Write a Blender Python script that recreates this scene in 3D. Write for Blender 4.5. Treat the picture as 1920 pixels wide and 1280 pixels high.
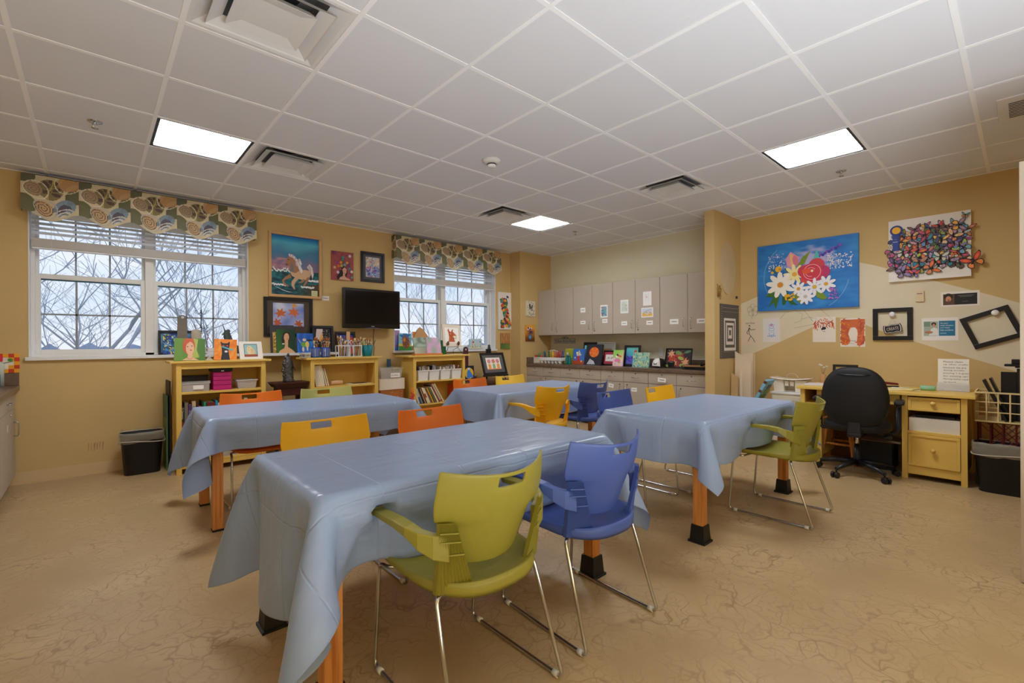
import bpy, math, random
from math import sin, cos, pi, sqrt, radians as R
from mathutils import Vector as V, Matrix, noise
import numpy as np
for o in list(bpy.data.objects): bpy.data.objects.remove(o)
SC = bpy.context.scene
C = SC.collection
# ---------------------------------------------------------------- camera
yaw, roll, FPX, CH = 0.7352, -0.0049, 871.16, 1.222
fw = V((sin(yaw), cos(yaw), 0)); rt = V((cos(yaw), -sin(yaw), 0)); up = rt.cross(fw)
r2 = rt*cos(roll)+up*sin(roll); u2 = -rt*sin(roll)+up*cos(roll)
cd = bpy.data.cameras.new('camera'); cam = bpy.data.objects.new('camera', cd); C.objects.link(cam)
cd.sensor_width = 36; cd.lens = 36*FPX/1920; cd.shift_y = 1.28/1920; cd.clip_start = 0.05; cd.clip_end = 300
M3 = Matrix((r2, u2, -fw)).transposed()
cam.matrix_world = Matrix.Translation((0, 0, CH)) @ M3.to_4x4()
SC.camera = cam
# ---------------------------------------------------------------- view and light
SC.view_settings.view_transform = 'Standard'; SC.view_settings.look = 'None'
SC.view_settings.gamma = 1; SC.view_settings.use_curve_mapping = False
SC.view_settings.exposure = 1.0
SC.cycles.diffuse_bounces = 10; SC.cycles.max_bounces = 14
LAMP = 17.0        # luminaire lens radiance
SKY = .55
W = bpy.data.worlds.new('sky'); SC.world = W; W.use_nodes = True
nt = W.node_tree; nt.nodes.clear()
def N(nt, t, **k):
    n = nt.nodes.new(t)
    for a, b in k.items():
        if a == 'inp':
            for i, v in b.items(): n.inputs[i].default_value = v
        else: setattr(n, a, b)
    return n
def ramp(nt, stops):
    n = nt.nodes.new('ShaderNodeValToRGB'); e = n.color_ramp.elements
    while len(e) < len(stops): e.new(0.5)
    for i, (p, c) in enumerate(stops): e[i].position = p; e[i].color = c
    return n
tc = N(nt, 'ShaderNodeTexCoord'); sp = N(nt, 'ShaderNodeSeparateXYZ'); nt.links.new(tc.outputs['Generated'], sp.inputs[0])
rp = ramp(nt, [(0.0, (.78, .84, .93, 1)), (0.08, (.62, .77, .97, 1)), (0.35, (.36, .57, .95, 1)), (1, (.3, .5, .9, 1))])
nt.links.new(sp.outputs['Z'], rp.inputs[0])
mp = N(nt, 'ShaderNodeMapping', inp={'Scale': (2.2, 2.2, 6)}); nt.links.new(tc.outputs['Generated'], mp.inputs[0])
nz = N(nt, 'ShaderNodeTexNoise', inp={'Scale': 1.6, 'Detail': 5, 'Roughness': .55}); nt.links.new(mp.outputs[0], nz.inputs['Vector'])
cr = ramp(nt, [(.40, (0, 0, 0, 1)), (.66, (1, 1, 1, 1))]); nt.links.new(nz.outputs[0], cr.inputs[0])
mx = N(nt, 'ShaderNodeMix', data_type='RGBA'); nt.links.new(cr.outputs[0], mx.inputs[0]); nt.links.new(rp.outputs[0], mx.inputs[6])
mx.inputs[7].default_value = (.80, .86, .96, 1)
bg = N(nt, 'ShaderNodeBackground', inp={'Strength': SKY}); nt.links.new(mx.outputs[2], bg.inputs[0])
wo = N(nt, 'ShaderNodeOutputWorld'); nt.links.new(bg.outputs[0], wo.inputs[0])
H = 2.737          # ceiling height
for x0, x1 in ((-.41, 1.31), (3.12, 4.96)):      # portals only steer the sampling of the sky through the windows
    l = bpy.data.lights.new('portal', 'AREA'); l.shape = 'RECTANGLE'; l.size = x1-x0; l.size_y = 1.3
    l.cycles.is_portal = True
    o = bpy.data.objects.new('portal', l); C.objects.link(o); o.location = ((x0+x1)/2, 6.22, 1.77); o.rotation_euler = (R(-90), 0, 0)
l = bpy.data.lights.new('added_ceiling_fill', 'AREA'); l.shape = 'RECTANGLE'; l.size = 3.0; l.size_y = .7; l.energy = 50; l.color = (.80, .90, 1)  # added fill light behind the camera, aimed up to brighten the ceiling
o = bpy.data.objects.new('added_ceiling_fill', l); C.objects.link(o); o.location = (.9, -.62, .45)
o.rotation_euler = V((.0, .1, .95)).to_track_quat('-Z', 'Y').to_euler()
# ---------------------------------------------------------------- materials
def s2l(c): c /= 255; return c/12.92 if c <= .04045 else ((c+.055)/1.055)**2.4
def col(c, a=1): return tuple(s2l(x) for x in c)+(a,)
MATS = {}
def mat(name, c=(200, 200, 200), rough=.5, metal=0, bump=0, bscale=60, var=.06, vscale=4, trans=0, ior=1.45, coat=0, sub=0, alpha=1, spec=.5):
    if name in MATS: return MATS[name]
    m = bpy.data.materials.new(name); m.use_nodes = True; t = m.node_tree
    b = t.nodes['Principled BSDF']; MATS[name] = m
    k = col(c)
    tc = N(t, 'ShaderNodeTexCoord')
    n = N(t, 'ShaderNodeTexNoise', inp={'Scale': vscale, 'Detail': 4}); t.links.new(tc.outputs['Object'], n.inputs['Vector'])
    r_ = ramp(t, [(.3, tuple(x*(1-var) for x in k[:3])+(1,)), (.7, tuple(min(1, x*(1+var)) for x in k[:3])+(1,))])
    t.links.new(n.outputs[0], r_.inputs[0]); t.links.new(r_.outputs[0], b.inputs['Base Color'])
    b.inputs['Roughness'].default_value = rough; b.inputs['Metallic'].default_value = metal
    b.inputs['IOR'].default_value = ior; b.inputs['Transmission Weight'].default_value = trans
    b.inputs['Coat Weight'].default_value = coat; b.inputs['Alpha'].default_value = alpha
    b.inputs['Specular IOR Level'].default_value = spec
    if bump:
        n2 = N(t, 'ShaderNodeTexNoise', inp={'Scale': bscale, 'Detail': 3}); t.links.new(tc.outputs['Object'], n2.inputs['Vector'])
        bp = N(t, 'ShaderNodeBump', inp={'Strength': bump, 'Distance': .01}); t.links.new(n2.outputs[0], bp.inputs['Height'])
        t.links.new(bp.outputs[0], b.inputs['Normal'])
    return m
def bsdf(m): return m.node_tree.nodes['Principled BSDF']
# paint: reads the colours a painting, label or book was made in
PM = bpy.data.materials.new('paint'); PM.use_nodes = True; t = PM.node_tree; b = bsdf(PM)
at = N(t, 'ShaderNodeAttribute', attribute_name='Col'); tcn = N(t, 'ShaderNodeTexCoord')
n_ = N(t, 'ShaderNodeTexNoise', inp={'Scale': 90, 'Detail': 3}); t.links.new(tcn.outputs['Object'], n_.inputs['Vector'])
bp_ = N(t, 'ShaderNodeBump', inp={'Strength': .15, 'Distance': .004}); t.links.new(n_.outputs[0], bp_.inputs['Height'])
t.links.new(at.outputs['Color'], b.inputs['Base Color']); t.links.new(bp_.outputs[0], b.inputs['Normal']); b.inputs['Roughness'].default_value = .55
# ---------------------------------------------------------------- mesh builder
class MB:
    def __init__(s): s.v = []; s.f = []; s.m = []; s.c = []; s.sm = []; s.mi = 0; s.col = (255, 255, 255); s.smooth = False; s.X = None
    def vert(s, p):
        p = V(p)
        if s.X is not None: p = s.X @ p
        s.v.append(p); return len(s.v)-1
    def face(s, idx, c=None):
        s.f.append(tuple(idx)); s.m.append(s.mi); s.c.append(c or s.col); s.sm.append(s.smooth)
    def poly(s, pts, c=None): s.face([s.vert(p) for p in pts], c)
    def box(s, x0, x1, y0, y1, z0, z1, c=None):
        i = [s.vert(p) for p in ((x0,y0,z0),(x1,y0,z0),(x1,y1,z0),(x0,y1,z0),(x0,y0,z1),(x1,y0,z1),(x1,y1,z1),(x0,y1,z1))]
        for q in ((3,2,1,0),(4,5,6,7),(0,1,5,4),(1,2,6,5),(2,3,7,6),(3,0,4,7)): s.face([i[k] for k in q], c)
        return s
    def hexa(s, b, t, c=None):       # bottom and top quads, both counter-clockwise from above
        i = [s.vert(p) for p in list(b)+list(t)]
        for q in ((3,2,1,0),(4,5,6,7),(0,1,5,4),(1,2,6,5),(2,3,7,6),(3,0,4,7)): s.face([i[k] for k in q], c)
        return s
    def beam(s, a, b, w, h, c=None, upv=(0,0,1)):   # rectangular bar from a to b
        a = V(a); b = V(b); d = (b-a).normalized(); sd = d.cross(V(upv)).normalized(); u = sd.cross(d)
        q = [(-1,-1),(1,-1),(1,1),(-1,1)]
        A = [a+sd*(x*w/2)+u*(y*h/2) for x, y in q]; B = [b+sd*(x*w/2)+u*(y*h/2) for x, y in q]
        return s.hexa(A, B, c)
    def tube(s, pts, r, n=8, c=None, caps=True, closed=False):
        pts = [V(p) for p in pts]; rings = []; sm = s.smooth; s.smooth = True
        rr = r if isinstance(r, (list, tuple)) else [r]*len(pts)
        pv = None
        for i, p in enumerate(pts):
            if closed: d = pts[(i+1) % len(pts)]-pts[i-1]
            else: d = pts[min(i+1, len(pts)-1)]-pts[max(i-1, 0)]
            d.normalize()
            if pv is None:
                a = V((0,0,1)) if abs(d.z) < .9 else V((1,0,0)); pv = d.cross(a).normalized()
            else:
                pv = (pv-d*pv.dot(d)); pv = pv.normalized() if pv.length > 1e-6 else d.orthogonal().normalized()
            w = d.cross(pv)
            rings.append([s.vert(p+(pv*cos(2*pi*k/n)+w*sin(2*pi*k/n))*rr[i]) for k in range(n)])
        L = len(rings)
        for i in range(L if closed else L-1):
            a = rings[i]; b = rings[(i+1) % L]
            for k in range(n): s.face((a[k], a[(k+1) % n], b[(k+1) % n], b[k]), c)
        s.smooth = False
        if caps and not closed:
            s.face(rings[0][::-1], c); s.face(rings[-1], c)
        s.smooth = sm; return s
    def cyl(s, p, q, r, n=16, c=None, r2=None): return s.tube([p, q], [r, r if r2 is None else r2], n, c)
    def lathe(s, prof, n=20, o=(0,0,0), c=None, sx=1, sy=1):
        sm = s.smooth; s.smooth = True; rings = []
        for r, z in prof:
            rings.append([s.vert((o[0]+r*sx*cos(2*pi*k/n), o[1]+r*sy*sin(2*pi*k/n), o[2]+z)) for k in range(n)])
        for a, b in zip(rings, rings[1:]):
            for k in range(n): s.face((a[k], a[(k+1) % n], b[(k+1) % n], b[k]), c)
        s.smooth = False
        if prof[0][0] > 1e-4: s.face(rings[0][::-1], c)
        if prof[-1][0] > 1e-4: s.face(rings[-1], c)
        s.smooth = sm; return s
    def blob(s, o, rx, ry, rz, n=10, m=7, c=None, rough=0, seed=0):
        sm = s.smooth; s.smooth = True; rg = random.Random(seed); rings = []
        for j in range(m+1):
            a = -pi/2+pi*j/m
            rings.append([s.vert((o[0]+rx*cos(a)*cos(2*pi*k/n)*(1+rg.uniform(-rough, rough)), o[1]+ry*cos(a)*sin(2*pi*k/n)*(1+rg.uniform(-rough, rough)), o[2]+rz*sin(a))) for k in range(n)])
        for a, b in zip(rings, rings[1:]):
            for k in range(n): s.face((a[k], a[(k+1) % n], b[(k+1) % n], b[k]), c)
        s.smooth = sm; return s
    def grid(s, fn, nu, nv, c=None, skip=None, cf=None):
        sm = s.smooth; s.smooth = True
        I = [[s.vert(fn(i/nu, j/nv)) for j in range(nv+1)] for i in range(nu+1)]
        for i in range(nu):
            for j in range(nv):
                if skip and skip(i, j): continue
                s.face((I[i][j], I[i+1][j], I[i+1][j+1], I[i][j+1]), cf((i+.5)/nu, (j+.5)/nv) if cf else c)
        s.smooth = sm; return s
    def prism(s, pts, d, c=None):     # closed outline extruded along d
        d = V(d); a = [s.vert(p) for p in pts]; b = [s.vert(V(p)+d) for p in pts]; n = len(pts)
        s.face(a[::-1], c); s.face(b, c)
        for k in range(n): s.face((a[k], a[(k+1) % n], b[(k+1) % n], b[k]), c)
        return s
    def build(s, name, mats, parent=None, loc=None, rz=0, bevel=0, solid=0, weld=False):
        me = bpy.data.meshes.new(name); me.from_pydata([tuple(v) for v in s.v], [], s.f)
        if not isinstance(mats, (list, tuple)): mats = [mats]
        for m in mats: me.materials.append(m)
        me.polygons.foreach_set('material_index', s.m); me.polygons.foreach_set('use_smooth', s.sm)
        if PM in mats:
            ca = me.color_attributes.new('Col', 'FLOAT_COLOR', 'CORNER'); buf = []
            cache = {}
            for f, c in zip(s.f, s.c):
                if c not in cache: cache[c] = col(c)
                buf.extend(cache[c]*len(f))
            ca.data.foreach_set('color', buf)
        me.validate(); me.update()
        o = bpy.data.objects.new(name, me); C.objects.link(o)
        if parent: o.parent = parent
        if loc is not None: o.location = loc
        o.rotation_euler.z = rz
        if solid:
            md = o.modifiers.new('s', 'SOLIDIFY'); md.thickness = solid; md.offset = 0
        if bevel:
            md = o.modifiers.new('b', 'BEVEL'); md.width = bevel; md.segments = 2; md.limit_method = 'ANGLE'; md.angle_limit = R(35)
        return o
def thing(name, label, cat, loc=(0,0,0), rz=0, group=None):
    o = bpy.data.objects.new(name, None); C.objects.link(o); o.location = loc; o.rotation_euler.z = rz
    o.empty_display_size = .1
    return tag(o, label, cat, group)
def tag(o, label, cat, group=None):
    o['label'] = label; o['category'] = cat
    if group: o['group'] = group
    return o
def struct(o): o['kind'] = 'structure'; return o
def dup(o, parent=None):
    c = o.copy(); C.objects.link(c); c.parent = parent
    for ch in list(o.children): dup(ch, c)
    return c
def B1(name, b, m, parent=None, bevel=0, **k):   # one box as an object
    return MB().box(*b).build(name, m, parent, bevel=bevel, **k)
# ---------------------------------------------------------------- lettering
_T = {}
def text_geo(s):
    if s in _T: return _T[s]
    cu = bpy.data.curves.new('t', 'FONT'); cu.body = s; cu.resolution_u = 2; cu.space_line = 1.05
    ob = bpy.data.objects.new('t', cu); C.objects.link(ob)
    bpy.context.view_layer.update()
    me = bpy.data.meshes.new_from_object(ob.evaluated_get(bpy.context.evaluated_depsgraph_get()))
    vs = [tuple(v.co) for v in me.vertices]; fs = [tuple(p.vertices) for p in me.polygons]
    bpy.data.objects.remove(ob); bpy.data.curves.remove(cu); bpy.data.meshes.remove(me)
    x0 = min(v[0] for v in vs); x1 = max(v[0] for v in vs); y0 = min(v[1] for v in vs); y1 = max(v[1] for v in vs)
    _T[s] = ([((v[0]-x0)/(x1-x0), (v[1]-y0)/(y1-y0)) for v in vs], fs, (x1-x0)/(y1-y0)); return _T[s]
# ---------------------------------------------------------------- pictures: flat artwork drawn on a canvas, local x right, z up, face to -y
class Art(MB):
    def __init__(s, w, h, c=(255,255,255), t=.018, bgf=None, res=1):
        super().__init__(); s.w = w; s.h = h; s.k = 0
        s.box(-w/2, w/2, 0, t, 0, h, c)
        if bgf:
            nu = int(30*res); nv = max(4, int(nu*h/w))
            s.grid(lambda u, v: (w*(u-.5), -.0002, v*h), nu, nv, cf=lambda u, v: tuple(int(x) for x in bgf(u, v)))
            s.k = 1
    def P(s, u, v):
        u = min(1, max(0, u)); v = min(1, max(0, v)); return (s.w*(u-.5), -.0003-s.k*.00012, v*s.h)
    def pl(s, pts, c): s.k += 1; s.poly([s.P(*p) for p in pts], c); return s
    def rc(s, u0, v0, u1, v1, c): return s.pl([(u0,v0),(u1,v0),(u1,v1),(u0,v1)], c)
    def el(s, cx, cy, rx, ry, c, rot=0, n=16):
        a = s.h/s.w; q = []
        for k in range(n):
            x = rx*cos(2*pi*k/n); y = ry*sin(2*pi*k/n)*a; q.append((cx+x*cos(rot)-y*sin(rot), cy+(x*sin(rot)+y*cos(rot))/a))
        return s.pl(q, c)
    def ci(s, cx, cy, r, c, n=16): return s.el(cx, cy, r, r*s.w/s.h, c, 0, n)
    def ln(s, pts, wd, c):
        s.k += 1; a = s.h/s.w
        for (x0, y0), (x1, y1) in zip(pts, pts[1:]):
            dx, dy = x1-x0, (y1-y0)*a; L = sqrt(dx*dx+dy*dy) or 1; nx, ny = -dy/L*wd/2, dx/L*wd/2/a
            s.poly([s.P(x0-nx, y0-ny), s.P(x1-nx, y1-ny), s.P(x1+nx, y1+ny), s.P(x0+nx, y0+ny)], c)
        return s
    def fl(s, cx, cy, r, n, c, cc, pw=.32, rot=0):   # flower
        for k in range(n):
            a = rot+2*pi*k/n; s.el(cx+cos(a)*r*.6, cy+sin(a)*r*.6*s.w/s.h, r*.45, r*pw*s.w/s.h*.6, c, a, 8)
        s.ci(cx, cy, r*.22, cc, 8); return s
    def dots(s, seed, n, u0, v0, u1, v1, cols, r0, r1=None, m=6):
        g = random.Random(seed)
        for _ in range(n):
            r = g.uniform(r0, r1 or r0); s.ci(g.uniform(u0, u1), g.uniform(v0, v1), r, g.choice(cols), m); s.k -= .8
        s.k += 1; return s
    def dabs(s, seed, n, u0, v0, u1, v1, cols, r, ang=None):
        g = random.Random(seed)
        for _ in range(n):
            s.el(g.uniform(u0, u1), g.uniform(v0, v1), r*g.uniform(.7, 1.4), r*.3*s.w/s.h, g.choice(cols), g.uniform(0, 3.1) if ang is None else ang+g.uniform(-.3, .3), 7); s.k -= .8
        s.k += 1; return s
    def ring(s, cx, cy, r, wd, c, n=18, a0=0, a1=2*pi): return s.ln([(cx+r*cos(a0+(a1-a0)*k/n), cy+r*sin(a0+(a1-a0)*k/n)*s.w/s.h) for k in range(n+1)], wd, c)
    def tx(s, body, u, v, hgt, c, wmax=None):        # left-bottom corner, cap height in v
        vs, fs, asp = text_geo(body); s.k += 1; wu = asp*hgt*s.h/s.w
        if wmax: wu = wmax
        i = [s.vert(s.P(u+x*wu, v+y*hgt)) for x, y in vs]
        for f in fs: s.face([i[k] for k in f], c)
        return s
def place(o, loc, rz=0, lean=0, roll=0):
    o.location = loc; o.rotation_euler = (Matrix.Rotation(rz, 3, 'Z') @ Matrix.Rotation(-lean, 3, 'X') @ Matrix.Rotation(roll, 3, 'Y')).to_euler()
    return o
def art_on(a, name, label, cat, loc, rz=0, lean=0, roll=0, group=None):
    o = a.build(name, PM); place(o, loc, rz, lean, roll); return tag(o, label, cat, group)
def framed(name, label, cat, w, h, fw_, fc, a, loc, rz=0, lean=0, roll=0, matc=None, dep=.02, group=None, mv=0, art_name='print'):
    # frame w x h, frame bar width fw_, art a centred inside, optional mount
    o = thing(name, label, cat); place(o, loc, rz, lean, roll)
    if group: o['group'] = group
    f = MB()
    for b in ((-w/2, w/2, -dep, 0, 0, fw_), (-w/2, w/2, -dep, 0, h-fw_, h), (-w/2, -w/2+fw_, -dep, 0, fw_, h-fw_), (w/2-fw_, w/2, -dep, 0, fw_, h-fw_)): f.box(*b)
    f.build('frame', fc, o, bevel=.002)
    if matc: B1('mount', (-w/2+fw_*.9, w/2-fw_*.9, -.006, -.001, fw_*.9, h-fw_*.9), matc, o)
    if a:
        p = a.build(art_name, PM, o); p.location = (0, -.0075 if matc else -.004, (h-a.h)/2+mv)
    return o
# ================================================================ the setting
X0, X1, Y0, Y1 = -1.12, 6.05, -.95, 5.9
wallm = mat('wall_paint', (208, 179, 123), .75, bump=.05, bscale=220, var=.02)
trimw = mat('white_trim', (236, 238, 240), .35, var=.01)
# floor: tan sheet vinyl with a fine brown crackle
fm = mat('floor_vinyl', (186, 160, 118), .3)
t = fm.node_tree; b = bsdf(fm)
tcn = N(t, 'ShaderNodeTexCoord')
nz1 = N(t, 'ShaderNodeTexNoise', inp={'Scale': 3.2, 'Detail': 3}); t.links.new(tcn.outputs['Object'], nz1.inputs['Vector'])
mxv = N(t, 'ShaderNodeMix', data_type='RGBA', blend_type='ADD', inp={0: .5}); t.links.new(tcn.outputs['Object'], mxv.inputs[6]); t.links.new(nz1.outputs['Color'], mxv.inputs[7])
vo = N(t, 'ShaderNodeTexVoronoi', feature='DISTANCE_TO_EDGE', inp={'Scale': 7.5}); t.links.new(mxv.outputs[2], vo.inputs['Vector'])
vo2 = N(t, 'ShaderNodeTexVoronoi', feature='DISTANCE_TO_EDGE', inp={'Scale': 15}); t.links.new(mxv.outputs[2], vo2.inputs['Vector'])
r1 = ramp(t, [(0, (1, 1, 1, 1)), (.045, (0, 0, 0, 1))]); t.links.new(vo.outputs['Distance'], r1.inputs[0])
r2_ = ramp(t, [(0, (.55, .55, .55, 1)), (.06, (0, 0, 0, 1))]); t.links.new(vo2.outputs['Distance'], r2_.inputs[0])
mxa = N(t, 'ShaderNodeMix', data_type='RGBA', blend_type='LIGHTEN', inp={0: 1}); t.links.new(r1.outputs[0], mxa.inputs[6]); t.links.new(r2_.outputs[0], mxa.inputs[7])
nz2 = N(t, 'ShaderNodeTexNoise', inp={'Scale': 2.5, 'Detail': 5}); t.links.new(tcn.outputs['Object'], nz2.inputs['Vector'])
rn = ramp(t, [(.35, (0, 0, 0, 1)), (.65, (1, 1, 1, 1))]); t.links.new(nz2.outputs[0], rn.inputs[0])
mul = N(t, 'ShaderNodeMath', operation='MULTIPLY'); t.links.new(mxa.outputs[2], mul.inputs[0]); t.links.new(rn.outputs[0], mul.inputs[1])
mul2 = N(t, 'ShaderNodeMath', operation='MULTIPLY', inp={1: .62}); t.links.new(mul.outputs[0], mul2.inputs[0])
base = ramp(t, [(.3, col((178, 151, 108))), (.7, col((196, 170, 127)))]); t.links.new(nz2.outputs[0], base.inputs[0])
mxc = N(t, 'ShaderNodeMix', data_type='RGBA'); t.links.new(mul2.outputs[0], mxc.inputs[0]); t.links.new(base.outputs[0], mxc.inputs[6]); mxc.inputs[7].default_value = col((120, 88, 48))
t.links.new(mxc.outputs[2], b.inputs['Base Color']); b.inputs['Roughness'].default_value = .34; b.inputs['Specular IOR Level'].default_value = .45
struct(B1('floor', (X0-.1, X1+.1, Y0-.1, Y1+.1, -.06, 0), fm))
# walls
def wall(name, boxes, m=wallm):
    k = MB()
    for q in boxes: k.box(*q)
    return struct(k.build(name, m))
WB, WT = 1.11, 2.44
wall('wall_left', [(X0-.1, -.415, Y1, 6.2, 0, H+.1), (1.315, 3.12, Y1, 6.2, 0, H+.1), (4.965, X1+.1, Y1, 6.2, 0, H+.1),
     (-.415, 1.315, Y1, 6.2, 0, WB-.03), (-.415, 1.315, Y1, 6.2, WT, H+.1), (3.12, 4.965, Y1, 6.2, 0, WB-.03), (3.12, 4.965, Y1, 6.2, WT, H+.1)])
wall('wall_right', [(X1, X1+.1, Y0-.1, 2.45, 0, H+.1)])
wall('wall_cabinets', [(X1, X1+.1, 2.45, Y1, 0, H+.1)], mat('wall_paint_daylit', (224, 217, 190), .75, bump=.05, bscale=220, var=.02))  # same wall paint, made paler to carry the daylight in its colour
# the wall behind the desk has a broad cream arch painted across it
k = MB()
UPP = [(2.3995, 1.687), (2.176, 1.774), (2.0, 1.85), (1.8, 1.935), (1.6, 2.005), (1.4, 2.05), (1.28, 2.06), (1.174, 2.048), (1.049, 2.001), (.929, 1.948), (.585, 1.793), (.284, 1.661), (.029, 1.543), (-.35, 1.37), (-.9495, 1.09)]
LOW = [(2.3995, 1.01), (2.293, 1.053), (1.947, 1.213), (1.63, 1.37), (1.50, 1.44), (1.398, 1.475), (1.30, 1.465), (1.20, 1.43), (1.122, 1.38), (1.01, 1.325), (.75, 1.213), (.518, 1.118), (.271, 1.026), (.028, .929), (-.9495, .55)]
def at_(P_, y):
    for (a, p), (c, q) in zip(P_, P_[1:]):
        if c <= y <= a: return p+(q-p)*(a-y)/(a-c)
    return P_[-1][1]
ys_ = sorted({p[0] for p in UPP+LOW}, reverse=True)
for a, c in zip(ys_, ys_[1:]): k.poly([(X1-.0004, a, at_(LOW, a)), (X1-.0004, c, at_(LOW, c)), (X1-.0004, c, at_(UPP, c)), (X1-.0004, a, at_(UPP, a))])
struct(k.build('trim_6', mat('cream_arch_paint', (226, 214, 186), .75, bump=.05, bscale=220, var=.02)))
wall('wall_rear', [(X0-.1, 2.5, Y0-.1, Y0, 0, H+.1), (3.46, X1, Y0-.1, Y0, 0, H+.1), (2.5, 3.46, Y0-.1, Y0, 2.13, H+.1), (2.4, 3.56, Y0-1.2, Y0-1.1, 0, H), (2.4, 2.5, Y0-1.1, Y0-.1, 0, H), (3.46, 3.56, Y0-1.1, Y0-.1, 0, H)])
wall('wall_side', [(X0-.1, X0, Y0, Y1, 0, H+.1)])
wall('wall_partition', [(5.312, X1, 2.40, 2.512, 0, H)])
wall('wall_column', [(5.302, X1, 5.655, Y1, 0, H)])
bbm = mat('baseboard_vinyl', (216, 188, 142), .5, var=.02)
for nm, q in (('baseboard_left', (-.55, 5.30, 5.892, 5.9, 0, .105)), ('baseboard_right', (6.042, X1, -.9, 2.4, 0, .105)), ('baseboard_partition', (5.304, 5.312, 2.40, 2.512, 0, .105))):
    struct(B1(nm, q, bbm))
# window sills, jambs and the white shelf ledge between the windows
for i, (a, c) in enumerate(((-.415, 1.315), (3.12, 4.965))):
    k = MB(); k.box(a-.02, c+.02, 5.872, 5.902, WB-.03, WB); k.box(a, c, 5.902, 6.0, WB-.03, WB)
    k.box(a, a+.008, 5.895, 6.0, WB, WT); k.box(c-.008, c, 5.895, 6.0, WB, WT); k.box(a, c, 5.895, 6.0, WT-.008, WT)
    struct(k.build('trim_%d' % (i+1), trimw, bevel=.002))
tag(B1('ledge', (1.337, 2.27, 5.70, 5.90, WB-.03, WB), trimw, bevel=.004), 'white ledge on the wall between the windows, holding dark panels and paintings', 'ledge')
# windows
glassm = mat('window_glass', (255, 255, 255), 0)
t = glassm.node_tree; t.nodes.clear(); tb = N(t, 'ShaderNodeBsdfTransparent'); gb = N(t, 'ShaderNodeBsdfGlossy', inp={'Roughness': .02})
fr = N(t, 'ShaderNodeFresnel', inp={'IOR': 1.3}); ms = N(t, 'ShaderNodeMixShader'); mo = N(t, 'ShaderNodeOutputMaterial')
t.links.new(fr.outputs[0], ms.inputs[0]); t.links.new(tb.outputs[0], ms.inputs[1]); t.links.new(gb.outputs[0], ms.inputs[2]); t.links.new(ms.outputs[0], mo.inputs[0])
vin = mat('window_vinyl', (232, 232, 230), .4, var=.01); munt = mat('muntin_grey', (150, 158, 168), .5, var=.02); tealm = mat('sash_gasket', (60, 110, 130), .5)
def window(n, a, c, mid0, mid1):
    w = struct(bpy.data.objects.new('window_%d' % n, None)); C.objects.link(w); w.location = (0, 0, 0)
    k = MB()
    for q in ((a, a+.028, 6.0, 6.14, WB, WT), (c-.028, c, 6.0, 6.14, WB, WT), (mid0, mid1, 6.0, 6.14, WB, WT), (a+.028, c-.028, 6.0, 6.14, WB-.02, WB+.025), (a+.028, c-.028, 6.0, 6.14, WT-.03, WT)): k.box(*q)
    k.build('window_frame', vin, w, bevel=.002)
    for (p, q) in ((a+.028, mid0), (mid1, c-.028)):
        k = MB()    # lower sash, nearer the room
        for r in ((p, p+.035, 6.02, 6.06, WB+.025, 1.87), (q-.035, q, 6.02, 6.06, WB+.025, 1.87), (p+.035, q-.035, 6.02, 6.06, WB+.025, WB+.065), (p+.035, q-.035, 6.02, 6.06, 1.825, 1.87)): k.box(*r)
        k.build('lower_sash', vin, w, bevel=.002)
        k = MB()
        for j in (1, 2): x = p+.035+(q-p-.07)*j/3; k.box(x-.008, x+.008, 6.038, 6.048, WB+.065, 1.825)
        k.box(p+.035, q-.035, 6.038, 6.048, 1.492, 1.508); k.build('muntins', munt, w)
        B1('gasket', (p+.036, q-.036, 6.036, 6.05, 1.812, 1.8245), tealm, w)
        B1('pane', (p+.03, q-.03, 6.0425, 6.0435, WB+.06, 1.83), glassm, w)
        k = MB()    # upper sash
        for r in ((p, p+.022, 6.08, 6.12, 1.83, WT-.03), (q-.022, q, 6.08, 6.12, 1.83, WT-.03), (p+.022, q-.022, 6.08, 6.12, 1.83, 1.872)): k.box(*r)
        k.build('upper_sash', vin, w, bevel=.002)
        k = MB()
        for j in (1, 2): x = p+.022+(q-p-.044)*j/3; k.box(x-.007, x+.007, 6.095, 6.104, 1.872, WT-.03)
        k.build('muntins', munt, w)
        B1('pane', (p+.02, q-.02, 6.099, 6.1, 1.86, WT-.03), glassm, w)
window(1, -.407, 1.307, .405, .475)
window(2, 3.128, 4.957, 3.965, 4.045)
blm = mat('blind_white', (240, 242, 244), .4, var=.01); blg = mat('blind_stack', (205, 200, 194), .5, var=.03)
def blind(a, c, lab):
    o = thing('window_blind', lab, 'blind', ((a+c)/2, 5.95, WT-.02))
    w = (c-a)/2-.012
    B1('headrail', (-w, w, -.025, .02, -.045, 0), blm, o, bevel=.003)
    k = MB(); z = -.07
    while z > -.235:
        k.hexa([(-w, -.025, z-.014), (w, -.025, z-.014), (w, .02, z+.016), (-w, .02, z+.016)], [(-w, -.025, z-.011), (w, -.025, z-.011), (w, .02, z+.019), (-w, .02, z+.019)]); z -= .042
    k.build('slats', blm, o)
    k = MB()
    for j in range(15): z = -.245-j*.0052; k.box(-w, w, -.025, .02, z-.0045, z)
    k.build('stacked_slats', blg, o)
    B1('bottom_rail', (-w, w, -.026, .021, -.338, -.325), blm, o, bevel=.002)
    k = MB()
    for x in (-w*.85, -w*.3, w*.3, w*.85): k.cyl((x, -.028, -.045), (x, -.028, -.325), .0015, 5)
    k.build('ladder_cord', blm, o)
blind(-.407, 1.307, 'white slatted blind drawn up in the wide left window, behind the larger valance')
blind(3.128, 4.957, 'white slatted blind drawn up in the window beside the television')
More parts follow.
